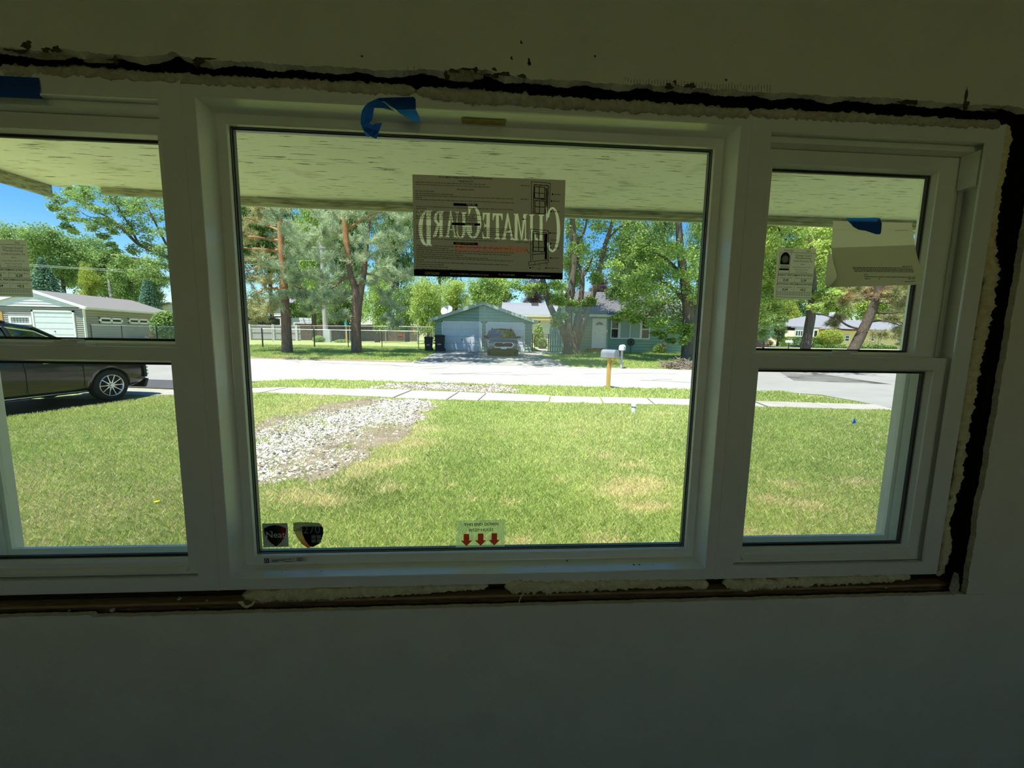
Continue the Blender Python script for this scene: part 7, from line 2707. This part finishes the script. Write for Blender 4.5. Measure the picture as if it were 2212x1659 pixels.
pine_b = pine_tree((770, 764), 23.3, 'right Scots pine with a forked trunk left of the green garage',
          ([(772, 774), (770, 745), (769, 700), (771, 668), (772, 640), (773, 620)], [0.36, 0.29, 0.27, 0.27, 0.26, 0.10]),
          [([(771, 700), (770, 650), (764, 615), (757, 590), (753, 566)], [0.20, 0.19, 0.17, 0.16, 0.155], 'pine'), ([(754, 572), (752, 555), (748, 520), (745, 480), (742, 440), (740, 390), (740, 340)], [0.155, 0.155, 0.16, 0.15, 0.13, 0.11, 0.07], 'pineup'), ([(770, 700), (776, 655), (781, 620), (786, 590), (790, 560), (794, 520), (800, 470)], [0.18, 0.18, 0.17, 0.16, 0.12, 0.09, 0.05], 'pine')],
          [([(744, 478), (728, 466), (708, 458)], [0.08, 0.065, 0.04]), ([(757, 590), (735, 610), (715, 625)], [0.06, 0.05, 0.03]), ([(790, 560), (820, 540), (850, 530)], [0.07, 0.05, 0.03]), ([(786, 590), (825, 600), (860, 620)], [0.07, 0.05, 0.03]), ([(745, 500), (790, 470), (830, 455)], [0.08, 0.06, 0.03]), ([(752, 548), (742, 545), (732, 540)], [0.08, 0.07, 0.05])],
          [(725, 545, 30), (720, 585, 30), (745, 600, 30), (780, 560, 34), (800, 520, 36), (840, 500, 40), (870, 470, 36), (830, 455, 36), (790, 465, 32), (860, 540, 36), (820, 570, 34), (850, 600, 32), (870, 590, 28), (800, 610, 30), (740, 640, 28), (720, 655, 26), (830, 640, 26), (850, 660, 26), (840, 690, 20), (762, 520, 26), (730, 470, 26),
           (870, 440, 34), (720, 500, 26), (880, 510, 30), (700, 640, 24), (715, 610, 24), (765, 465, 24), (700, 470, 24), (845, 430, 36), (790, 420, 36), (855, 700, 16), (735, 685, 18)], 'pine', 1.6, 7)
shade_canopy(pine_b, [(-9.5, -4.2, 17, 24, 9.5, 13)], [8], 1.1, 'pine', 420, 0.2, 8, 'needle')
# leaning pine and its neighbour beyond the right window
pine_tree((1822, 790), 19.5, 'leaning pine with rusty needles beyond the right window',
          ([(1818, 800), (1832, 775), (1847, 748), (1866, 710), (1882, 675), (1893, 645), (1903, 600)], [0.27, 0.26, 0.25, 0.23, 0.215, 0.19, 0.15]),
          [([(1903, 600), (1915, 550), (1925, 500), (1932, 440)], [0.15, 0.12, 0.09, 0.05], 'pine')],
          [([(1893, 652), (1925, 655), (1960, 648), (1990, 645)], [0.07, 0.05, 0.04, 0.02], 'dark'), ([(1884, 676), (1920, 676), (1965, 675)], [0.06, 0.045, 0.02], 'dark'), ([(1866, 712), (1835, 705), (1812, 692), (1780, 680)], [0.06, 0.05, 0.04, 0.02], 'dark'), ([(1872, 697), (1910, 693), (1950, 705)], [0.05, 0.04, 0.02], 'dark'),
           ([(1895, 640), (1850, 640), (1810, 655)], [0.06, 0.045, 0.02], 'dark'), ([(1898, 625), (1940, 600), (1980, 590)], [0.06, 0.04, 0.02], 'dark'), ([(1866, 712), (1820, 712), (1790, 700)], [0.04, 0.03, 0.015], 'dark')],
          [(1830, 652, 20), (1925, 690, 20), (1950, 665, 22), (1970, 640, 20), (1960, 700, 22), (1935, 725, 20), (1975, 725, 20), (1900, 725, 16), (1975, 560, 24), (1985, 500, 22), (1955, 610, 24), (1960, 740, 14), (1920, 640, 18), (1985, 680, 20), (1840, 625, 18), (1800, 700, 10), (1812, 688, 10)], 'pinebrown', 1.2, 12,
          [([(1870, 628, 18), (1895, 618, 20), (1855, 645, 18), (1905, 640, 18), (1825, 640, 16), (1930, 625, 18)], 'rust')])


def leafy_tree(name, base, Y, label, trunks, branches, lst, pal, spread, seed, per=620, size=0.085, extra=(), bark='grey'):
    b = PY(*base, Y)
    root = thing(name, label, 'tree', (b.x, Y, gzf(b.x, Y)))
    for i, t in enumerate(trunks):
        limb(root, 'trunk' if i == 0 else 'stem', t[0], Y, t[1], bark, dy=t[2] if len(t) > 2 else None)
    for br in branches:
        limb(root, 'branch', br[0], Y, br[1], bark, dy=[0] + [(-1) ** i * 0.5 for i in range(len(br[0]) - 1)])
    C, R_ = clumps_at(lst, Y, spread, seed)
    foliage_part(root, 'foliage', spray(C, R_, per, size, pal), 'stuff')
    for e in extra:
        C, R_ = clumps_at(e[0], Y + (e[2] if len(e) > 2 else 0), spread, seed + 1)
        foliage_part(root, 'foliage', spray(C, R_, per, size, e[1]), 'stuff')
    return root


# the big multi-stemmed maple
maple = leafy_tree('maple_tree', (1234, 764), 24.6, 'big multi-stemmed maple in front of the green house',
           [([(1236, 775), (1235, 762), (1234, 740), (1234, 715)], [0.75, 0.60, 0.47, 0.38]),
            ([(1230, 760), (1226, 735), (1210, 700), (1196, 678), (1184, 650), (1176, 620), (1170, 590), (1160, 540), (1150, 480), (1140, 400)], [0.30, 0.28, 0.22, 0.19, 0.18, 0.17, 0.16, 0.14, 0.12, 0.08]),
            ([(1233, 760), (1229, 728), (1228, 690), (1231, 650), (1236, 610), (1240, 560), (1238, 500), (1234, 440), (1232, 380)], [0.30, 0.28, 0.24, 0.22, 0.21, 0.20, 0.17, 0.14, 0.10]),
            ([(1236, 760), (1242, 725), (1248, 690), (1254, 650), (1258, 610), (1256, 585)], [0.30, 0.27, 0.22, 0.18, 0.15, 0.13]),
            ([(1238, 762), (1246, 735), (1258, 705), (1268, 675), (1280, 640), (1292, 600), (1300, 560), (1310, 520), (1325, 470), (1335, 400)], [0.30, 0.26, 0.21, 0.19, 0.18, 0.17, 0.15, 0.13, 0.10, 0.06])],
           [([(1257, 600), (1270, 580), (1280, 555)], [0.10, 0.07, 0.04]), ([(1256, 590), (1248, 560), (1250, 530)], [0.10, 0.08, 0.04]), ([(1298, 570), (1308, 545), (1302, 525)], [0.05, 0.04, 0.02]), ([(1240, 540), (1262, 500), (1270, 460)], [0.09, 0.07, 0.04]), ([(1310, 520), (1340, 490), (1370, 480)], [0.07, 0.05, 0.03])],
           [(1245, 475, 24), (1290, 500, 26), (1335, 505, 24), (1255, 540, 30), (1300, 545, 26), (1230, 560, 24), (1340, 545, 24), (1325, 580, 22), (1235, 600, 20), (1280, 575, 22), (1340, 460, 28), (1280, 455, 28), (1230, 450, 28), (1310, 430, 34), (1260, 420, 36), (1360, 490, 22), (1290, 600, 16),
            (1205, 650, 16), (1185, 640, 14), (1210, 685, 14), (1235, 660, 18), (1255, 665, 16), (1270, 650, 14), (1200, 610, 18), (1170, 620, 14), (1120, 615, 22), (1080, 610, 20), (1100, 640, 14), (1145, 625, 16), (1200, 700, 10), (1225, 640, 14), (1060, 625, 14)], 'bright', 1.8, 21, per=560, size=0.075,
           extra=[([(930, 470, 36), (975, 510, 36), (1165, 470, 34), (1150, 530, 34), (1180, 490, 36), (1000, 560, 24), (1030, 578, 18), (1150, 580, 24), (960, 420, 36), (1140, 420, 34), (1200, 430, 36)], 'bright', -0.6),  # extra groups mostly out of view, added for dapple shade
                  ([(910, 430, 34), (960, 460, 34), (1010, 430, 34), (1070, 455, 34), (1120, 430, 34), (1170, 460, 34), (1210, 420, 34), (1040, 390, 34), (1140, 390, 34), (950, 400, 30)], 'mid', -4.0),
                  ([(1230, 360, 40), (1290, 370, 40), (1350, 370, 40), (1400, 380, 40), (1260, 320, 40), (1330, 320, 40), (1200, 350, 40), (1380, 420, 34), (1440, 400, 34)], 'mid', 0.8)])
shade_canopy(maple, [(-6.5, -1.2, 15.5, 24, 10.5, 14), (-1.5, 3.2, 14.5, 19.0, 10.5, 13.5), (2.4, 6.5, 15, 24, 10.5, 14), (6, 13, 12.5, 23, 10.5, 14)], [20, 14, 11, 9], 1.15, 'mid', 260, 0.13, 5, 'leaf')
# bright tree hanging before the right end of the green house
leafy_tree('maple_tree', (1487, 775), 21.6, 'bright green tree with a stout trunk before the right end of the green house',
           [([(1487, 790), (1487, 770), (1488, 740), (1488, 705), (1486, 660), (1478, 600), (1470, 540), (1465, 470), (1462, 400)], [0.52, 0.42, 0.36, 0.34, 0.30, 0.25, 0.2, 0.16, 0.1]), ([(1490, 720), (1498, 690), (1506, 640), (1512, 580)], [0.2, 0.17, 0.14, 0.1])],
           [([(1486, 660), (1450, 620), (1420, 600)], [0.13, 0.09, 0.05]), ([(1482, 640), (1445, 650), (1410, 675), (1385, 690)], [0.12, 0.09, 0.06, 0.03]), ([(1478, 600), (1440, 560), (1410, 545)], [0.12, 0.08, 0.04])],
           [(1420, 560, 36), (1460, 550, 36), (1395, 590, 32), (1430, 600, 36), (1470, 595, 36), (1500, 590, 34), (1390, 630, 32), (1430, 640, 36), (1470, 640, 36), (1505, 640, 32), (1410, 670, 28), (1450, 680, 30), (1490, 685, 28), (1365, 660, 24), (1375, 690, 16), (1420, 700, 18), (1455, 710, 18), (1485, 715, 16), (1370, 610, 26),
            (1400, 545, 28), (1500, 560, 30), (1440, 540, 30), (1510, 690, 20), (1350, 640, 20), (1345, 680, 14), (1330, 690, 10), (1450, 735, 8), (1475, 735, 10), (1500, 735, 10), (1430, 725, 8), (1415, 718, 8)], 'bright', 1.5, 31, per=640, size=0.075,
           extra=[([(1345, 600, 26), (1380, 560, 26), (1330, 630, 20), (1395, 520, 26), (1350, 570, 24), (1365, 530, 22)], 'mid', 1.5)])
# leafy tree filling the left of the right window; its trunk stands by the street corner
leafy_tree('maple_tree', (1730, 790), 18.6, 'leafy tree with a slanting brown trunk seen through the right window',
           [([(1724, 805), (1735, 775), (1741, 745), (1747, 710), (1752, 680), (1756, 640), (1756, 590), (1750, 530), (1745, 450)], [0.28, 0.235, 0.215, 0.205, 0.20, 0.16, 0.13, 0.1, 0.06])],
           [([(1754, 678), (1780, 680), (1805, 690), (1815, 698)], [0.05, 0.04, 0.03, 0.02]), ([(1756, 640), (1790, 620), (1810, 600)], [0.08, 0.05, 0.03]), ([(1756, 610), (1720, 580), (1690, 570)], [0.08, 0.06, 0.03]), ([(1754, 560), (1700, 520), (1680, 490)], [0.07, 0.05, 0.03])],
           [(1660, 500, 26), (1695, 490, 26), (1730, 500, 26), (1765, 495, 26), (1670, 545, 26), (1710, 540, 26), (1750, 545, 26), (1785, 530, 24), (1690, 590, 26), (1730, 590, 26), (1770, 590, 26), (1660, 600, 22), (1700, 640, 22), (1770, 640, 20), (1655, 650, 20), (1680, 665, 18), (1800, 600, 20), (1800, 640, 16), (1750, 640, 18), (1760, 665, 12),
            (1680, 450, 30), (1740, 440, 30), (1800, 470, 26), (1775, 560, 22), (1790, 660, 12), (1640, 560, 22), (1640, 680, 18), (1655, 470, 24), (1720, 465, 24), (1665, 520, 22), (1735, 530, 22), (1700, 615, 20), (1655, 625, 20), (1765, 540, 20), (1790, 500, 20), (1640, 600, 20), (1675, 575, 20)], 'lime', 1.3, 41, bark='umber', per=1000, size=0.06,
           extra=[([(1650, 700, 20), (1665, 685, 16), (1645, 720, 16), (1660, 640, 18), (1690, 690, 12)], 'mid', 6.0)])
# branching tree whose limbs arch into the left window
leafy_tree('maple_tree', (450, 745), 26.0, 'tree with long arching bare limbs reaching into the left window',
           [([(452, 752), (448, 700), (440, 640), (425, 600), (395, 570)], [0.35, 0.30, 0.27, 0.25, 0.2]), ([(440, 640), (445, 560), (450, 480), (450, 400)], [0.25, 0.2, 0.15, 0.1])],
           [([(430, 605), (380, 568), (340, 545), (300, 528), (265, 495), (235, 470), (205, 455), (180, 430)], [0.18, 0.15, 0.12, 0.09, 0.07, 0.055, 0.04, 0.02]), ([(395, 580), (345, 572), (300, 560), (255, 556), (230, 548)], [0.13, 0.10, 0.08, 0.06, 0.03]),
            ([(300, 528), (275, 480), (250, 440), (225, 410)], [0.06, 0.05, 0.035, 0.02]), ([(380, 568), (350, 510), (330, 470), (310, 430)], [0.08, 0.06, 0.045, 0.03]), ([(440, 640), (400, 620), (350, 600), (290, 600)], [0.10, 0.08, 0.05, 0.03]), ([(235, 470), (200, 470), (180, 462)], [0.03, 0.02, 0.015])],
           [(150, 410, 14), (130, 430, 14), (170, 430, 16), (120, 450, 10), (150, 455, 14), (170, 475, 12), (185, 400, 14), (210, 420, 18), (240, 410, 18), (270, 430, 20), (300, 420, 22), (330, 430, 24), (300, 460, 18), (335, 470, 20), (260, 460, 14), (320, 500, 18), (345, 500, 16), (280, 500, 10), (240, 500, 10), (215, 480, 10),
            (330, 540, 14), (290, 540, 12), (310, 565, 16), (340, 570, 18), (270, 560, 12), (250, 545, 10), (300, 590, 18), (340, 600, 18), (260, 580, 10), (145, 490, 8), (225, 510, 8), (350, 450, 20), (240, 530, 8), (160, 500, 8), (190, 440, 14), (220, 455, 14), (250, 435, 16), (285, 450, 16), (230, 480, 12), (200, 490, 12), (265, 490, 14), (290, 480, 14), (315, 520, 14), (300, 440, 18), (345, 420, 18), (160, 420, 14), (140, 470, 10), (185, 420, 12), (350, 540, 14), (325, 590, 16), (350, 570, 16), (280, 575, 14)], 'mid', 1.2, 51, per=380, size=0.06, bark='dark')


# --- trees of the backdrop: a few shared crowns, each tree its own trunk and crown
def unit_crown(seed, n_leaf, leaf, pal, squat=1.0):
    global rng
    keep = rng
    rng = np.random.default_rng(seed)
    k = 26
    d = rng.standard_normal((k, 3))
    d /= np.linalg.norm(d, axis=1)[:, None]
    c = d * (0.35 + 0.42 * rng.random((k, 1)))
    c[:, 2] *= squat
    V, f, t = spray(c, 0.36 + 0.14 * rng.random(k), n_leaf // k, leaf, pal, 0.8, 12, 0.40)
    me_o = raw_mesh('crown', V, f, LEAF, None, tint=t)
    me = me_o.data
    bpy.data.objects.remove(me_o)
    rng = keep
    return me


CROWNS = {}


def crown_of(pal, v):
    k = (pal, v)
    if k not in CROWNS:
        CROWNS[k] = unit_crown(100 + v + len(CROWNS) * 3, 17000, 0.030, pal)
    return CROWNS[k]


def unit_cone(seed, n, pal):
    """conifer of drooping whorls, one unit high and about a third wide"""
    global rng
    keep = rng
    rng = np.random.default_rng(seed)
    z = rng.random(n) ** 0.8
    r = (1 - z) * 0.34 + 0.02
    a = rng.integers(0, 11, n) * 0.571 + np.floor(z * 22) * 0.9 + 0.16 * rng.standard_normal(n)
    q = r * np.sqrt(rng.random(n))
    P = np.stack([np.cos(a) * q, np.sin(a) * q, z - 0.18 * q + 0.012 * rng.standard_normal(n)], -1)
    V, f, t = leaf_quads(P, 0.020, leaf_tint(n, pal), 0.2)
    o = raw_mesh('crown', V, f, LEAF, None, tint=t)
    me = o.data
    bpy.data.objects.remove(o)
    rng = keep
    return me


def back_tree(px, Y, top, half, bottom, pal, label, v=0, trunk=0.22, group='trees of the backdrop', depth=0.8, cone=False):
    """crown between picture heights top and bottom, half as wide as given, standing at distance Y"""
    x = XA(px, Y)
    g = gzf(x, Y)
    zt = PY(px, top, Y).z
    zb = PY(px, bottom, Y).z
    t = Y / ray(px, 700)[1]
    r = half / F * t
    root = thing('tree', label, 'tree', (x, Y, g), group)
    if cone:
        if ('cone', pal) not in CROWNS:
            CROWNS[('cone', pal)] = unit_cone(9, 9000, pal)
        c = link('crown', CROWNS[('cone', pal)], None, root)
        c.location = (0, 0, zb - g)
        c.scale = (r / 0.34, r / 0.34, zt - zb)
    else:
        c = link('crown', crown_of(pal, v), None, root)
        c.location = (0, 0, (zt + zb) / 2 - g)
        c.scale = (r, r * depth, (zt - zb) / 2)
        c.rotation_euler = (0, 0, (px * 0.7) % 6.28)
    h = (zt + zb) / 2 - g
    obj('trunk', MB().tube([(0, 0, -0.2), (0.1 * trunk, 0, h * 0.5), (0.05, 0, h * 1.15)], [trunk * 1.25, trunk, trunk * 0.5], 8), BARK['dark'], root, smooth=True, local=True)
    return root


back_tree(-40, 60, 430, 70, 640, 'mid', 'tall green tree at the far left edge of the left window', 0)
back_tree(45, 56, 475, 62, 640, 'mid', 'rounded green tree above the roof peak of the garage house', 1)
back_tree(150, 54, 482, 66, 650, 'mid', 'broad green tree behind the roof of the garage house', 0)
back_tree(215, 60, 500, 60, 650, 'mid', 'green tree right of the broad one behind the garage roof', 1)
back_tree(110, 50, 560, 40, 660, 'blue', 'dark bluish conifer behind the garage house roof', cone=True)
back_tree(205, 46, 570, 26, 660, 'yellow', 'low yellow-green tree just behind the garage house roof', 0)
back_tree(290, 48, 560, 40, 690, 'mid', 'dense green tree behind the far end of the garage house', 0)
back_tree(330, 44, 585, 24, 680, 'blue', 'blue-green spruce at the far end of the garage house', cone=True)
back_tree(345, 52, 560, 40, 680, 'mid', 'green tree beside the mullion behind the spruce', 1)
back_tree(262, 70, 540, 60, 670, 'deep', 'dark tree filling the gap behind the arching limbs', 1)
# birch behind the garage house
bx = XA(248, 47)
br_ = thing('birch_tree', 'pale slim birch trunk rising behind the garage house roof', 'tree', (bx, 47, 0.8))
obj('trunk', MB().tube([(bx, 47, 0.6), (bx + 0.1, 47, PY(248, 640, 47).z), (bx, 47, PY(247, 585, 47).z)], [0.2, 0.17, 0.1], 10), mat('birch_bark', (0.62, 0.60, 0.56), 0.8, 0.1, col2=(0.30, 0.28, 0.25), nscale=3, stretch=(1, 1, 4)), br_)
CB, RB = clumps_at([(247, 585, 14), (242, 600, 10), (256, 595, 12)], 47, 0.5, 3)
foliage_part(br_, 'foliage', spray(CB, RB, 300, 0.10, 'mid'), 'stuff')
# behind the pines and garage
back_tree(520, 48, 380, 60, 650, 'mid', 'green tree behind the left edge of the left pine', 0)
back_tree(560, 74, 610, 40, 748, 'deep', 'dark far tree low behind the board fence, left one', 0)
back_tree(640, 72, 600, 44, 748, 'mid', 'far tree low behind the white house', 1)
back_tree(725, 66, 610, 40, 748, 'deep', 'dark far tree low behind the brown board fence', 0)
back_tree(752, 62, 590, 50, 748, 'mid', 'far green tree between the trunks of the two pines', 0)
back_tree(660, 80, 560, 60, 748, 'deep', 'distant dark tree behind the white house', 1)
back_tree(690, 60, 640, 30, 746, 'mid', 'far low tree behind the utility pole', 1)
back_tree(1215, 62, 600, 40, 745, 'mid', 'far tree low behind the pale roof', 1)
back_tree(590, 52, 350, 70, 640, 'mid', 'tall green tree behind the left pine', 1)
back_tree(680, 46, 330, 62, 690, 'bright', 'fresh green tree between the two pines', 0)
back_tree(775, 50, 340, 70, 660, 'mid', 'green tree behind the right pine', 1)
back_tree(815, 40, 560, 44, 735, 'bright', 'bright leafy tree right behind the right pine trunk', 0)
back_tree(860, 56, 400, 60, 700, 'mid', 'green tree left of the hanging sheet', 0)
back_tree(925, 36, 575, 44, 748, 'lime', 'small lime green tree left of the green garage', 1, 0.12)
back_tree(880, 44, 600, 40, 745, 'mid', 'leafy tree behind the far chain link fence', 0)
back_tree(985, 42, 590, 46, 700, 'lime', 'lime green tree above the left slope of the green garage', 0)
back_tree(1050, 46, 560, 50, 690, 'bright', 'bright tree above the peak of the green garage', 1)
back_tree(1075, 52, 590, 40, 700, 'purple', 'purple-leaved tree behind the green garage peak', 0)
back_tree(1155, 50, 600, 36, 670, 'purple', 'purple-leaved tree above the pale roof', 1)
back_tree(950, 62, 380, 70, 640, 'mid', 'tall tree hidden mostly by the hanging sheet, left one', 1)
back_tree(1080, 66, 360, 80, 640, 'mid', 'tall tree hidden mostly by the hanging sheet, right one', 0)
back_tree(1290, 44, 590, 34, 650, 'purple', 'purple tree behind the forks of the big maple', 0)
back_tree(1235, 58, 470, 34, 640, 'deep', 'dark green tree seen through the forks of the big maple', 1)
back_tree(1350, 46, 440, 44, 660, 'deep', 'dark green tree over the ridge of the green house', 0)
back_tree(1420, 50, 400, 44, 620, 'mid', 'tall tree above the bright green tree', 1)
back_tree(1500, 46, 420, 40, 640, 'mid', 'tall tree beside the right jamb of the picture window', 0)
back_tree(1385, 60, 470, 50, 680, 'deep', 'dark tree filling in behind the green house', 1)
# further trees that the window frame hides from here
for (px, Y, top, half, bot, pal, v), lab in zip(((425, 48, 470, 46, 660, 'mid', 0), (470, 54, 440, 60, 690, 'deep', 1), (1560, 50, 450, 50, 700, 'mid', 0), (1600, 62, 470, 60, 720, 'deep', 1), (2070, 60, 480, 70, 735, 'mid', 0), (2180, 56, 450, 90, 740, 'deep', 1)),
        ('green tree behind the mullion right of the left window', 'darker tree behind the left jamb of the picture window', 'green tree behind the right jamb of the picture window', 'dark tree behind the mullion left of the right window',
         'green tree just past the right side of the right window', 'dark tree farthest right, past the right wall of the window')):
    back_tree(px, Y, top, half, bot, pal, lab, v)
# behind the yellow house
back_tree(1640, 46, 600, 40, 745, 'mid', 'green tree left of the yellow house', 0)
back_tree(1741, 40, 420, 60, 660, 'bright', 'tall bright tree behind the label of the right window', 1)
back_tree(1640, 38, 430, 34, 720, 'mid', 'tall green tree at the left jamb of the right window', 0)
back_tree(1690, 62, 640, 26, 720, 'yellow', 'yellow-green small tree left of the hip roof', 1)
back_tree(1680, 42, 690, 22, 742, 'deep', 'dark rounded bush-like tree before the left corner of the yellow house', 1, 0.1)
back_tree(1720, 75, 600, 46, 720, 'mid', 'green tree behind the hip roof of the yellow house, left one', 0)
back_tree(1800, 78, 570, 60, 720, 'lime', 'pale green tree behind the hip roof of the yellow house', 1)
back_tree(1900, 76, 560, 70, 730, 'lime', 'light green tree behind the leaning pine', 0)
back_tree(1990, 70, 560, 60, 745, 'lime', 'light green tree at the right edge of the right window', 1)
back_tree(1860, 90, 520, 90, 700, 'mid', 'far green tree over the wing of the yellow house', 0)
back_tree(1650, 30, 700, 16, 745, 'blue', 'bluish bush-like tree by the mullion of the right window', 0, 0.08)


# --- shrubs, hedges, brush
def shrub(name, px, Y, py0, py1, half, pal, label, n=1800, leaf=0.05, group=None, flat_top=False, depth=1.0):
    x = XA(px, Y)
    zb, zt = PY(px, py1, Y).z, PY(px, py0, Y).z
    zb = min(zb, gzf(x, Y))
    r = half / F * Y / ray(px, 735)[1]
    root = thing(name, label, 'hedge' if name == 'hedge' else 'shrub', (x, Y, gzf(x, Y)), group)
    m = n
    if flat_top:
        P = rng.uniform(-1, 1, (m, 3))
        ax = rng.integers(0, 3, m)
        sg = np.sign(rng.uniform(-1, 1, m))
        P[np.arange(m), ax] = sg * (0.92 + 0.08 * rng.random(m))
    else:
        P = rng.standard_normal((m, 3))
        P /= np.linalg.norm(P, axis=1)[:, None]
        P *= (0.72 + 0.3 * rng.random((m, 1)))
    P = P * np.array([r, r * depth, (zt - zb) / 2]) + np.array([x, Y, (zt + zb) / 2])
    cl = 0.25 * fbm(P[:, 0] * 2, P[:, 2] * 2, 2.0, px * 0.1)
    V, f, t = leaf_quads(P, leaf, leaf_tint(m, pal, cl), 0.4)
    foliage_part(root, 'foliage', (V, f, t), 'stuff')
    s = MB()
    for k in range(3):
        a = k * 2.1
        s.tube([(x + 0.05 * math.cos(a), Y + 0.05 * math.sin(a), gzf(x, Y) - 0.05), (x + r * 0.4 * math.cos(a), Y + r * 0.3 * math.sin(a), (zt + zb) / 2)], [0.03, 0.015], 5)
    obj('stem', s, BARK['dark'], root)
    return root


shrub('shrub', 362, 31.0, 672, 740, 26, 'mid', 'green shrub at the corner of the garage house', 5000, 0.09)
shrub('shrub', 330, 29.0, 716, 742, 10, 'rust', 'small reddish shrub behind the fence at the garage house', 500, 0.05)
shrub('shrub', 689, 39, 725, 741, 12, 'bright', 'bright low shrub at the foot of the utility pole', 900, 0.08)
shrub('shrub', 740, 38.5, 733, 742, 16, 'mid', 'low weeds right of the utility pole', 900, 0.07)
shrub('shrub', 1163, 33, 700, 756, 11, 'bright', 'leafy shrub behind the wire gate', 2200, 0.08)
shrub('shrub', 1172, 30, 730, 757, 10, 'mid', 'green plants low behind the wire gate', 1500, 0.06)
shrub('shrub', 1424, 26.6, 743, 764, 12, 'bright', 'spindly shrub at the wall of the green house', 500, 0.05)
shrub('shrub', 1432, 26.7, 741, 762, 8, 'rust', 'reddish shrub at the wall of the green house', 400, 0.05)
shrub('hedge', 1729, 45, 728, 744, 41, 'bright', 'long clipped hedge before the yellow house', 7000, 0.07, None, True, 0.3)
shrub('hedge', 1792, 44, 711, 744, 24, 'yellow', 'large domed clipped shrub before the yellow house', 7000, 0.06)
for px, a, b, h in ((1767, 743, 755, 10), (1784, 744, 755, 7), (1802, 744, 755, 9), (1820, 744, 755, 10), (1858, 743, 755, 8), (1875, 745, 756, 9), (1895, 743, 756, 10), (1912, 745, 756, 8), (1928, 745, 756, 9)):
    nm = {1767: 'round green shrub at the left end of the row before the yellow house', 1784: 'flowering shrub second in the row before the yellow house', 1802: 'third shrub of the row before the yellow house', 1820: 'shrub of the row just left of the leaning pine trunk',
          1858: 'shrub of the row just right of the leaning pine trunk', 1875: 'second shrub right of the leaning pine trunk', 1895: 'third shrub right of the leaning pine trunk', 1912: 'fourth shrub right of the leaning pine trunk', 1928: 'shrub at the right end of the row'}[px]
    shrub('shrub', px, 40, a, b, h, 'mid', nm, 900, 0.07, 'low shrubs along the far lawn')
shrub('shrub', 1885, 43, 735, 752, 18, 'pinebrown', 'tan flowering shrub behind the row of low shrubs', 1600, 0.07)
shrub('shrub', 1655, 44, 733, 748, 14, 'rust', 'brownish brush beside the mullion of the right window', 900, 0.08)
# heap of cut brush
c = G(1474, 797)
tw = MB()
r = random.Random(8)
for i in range(240):
    a = r.uniform(0, 6.28)
    q = r.random() ** 0.6
    x, y = c.x + math.cos(a) * q * 0.95, c.y + 0.2 + math.sin(a) * q * 0.5
    z = gzf(x, y) + r.uniform(0.02, 0.50) * (1 - q * 0.8)
    d = Vector((r.uniform(-1, 1), r.uniform(-0.6, 0.6), r.uniform(-0.35, 0.35))).normalized() * r.uniform(0.12, 0.4)
    m = Vector((r.uniform(-0.06, 0.06), r.uniform(-0.06, 0.06), r.uniform(-0.06, 0.06)))
    p = Vector((x, y, z))
    tw.tube([p - d, p + m, p + d], [0.013, 0.010, 0.005], 4)
bh = obj('brush_pile', tw, mat('twig', (0.34, 0.27, 0.22), 0.9, 0.05, col2=(0.20, 0.15, 0.12), nscale=2), fix=False)
tag(bh, 'heap of cut brown brush at the far kerb under the bright green tree', 'brush pile', kind='stuff')

# boards and print too fine to pick apart one by one
for o in bpy.data.objects:
    if o.parent is not None and o.type == 'MESH' and o.name.split('.')[0] in ('siding', 'siding_front', 'siding_side', 'wing_siding', 'gable', 'print', 'casing_scuff'):
        o['kind'] = 'stuff'
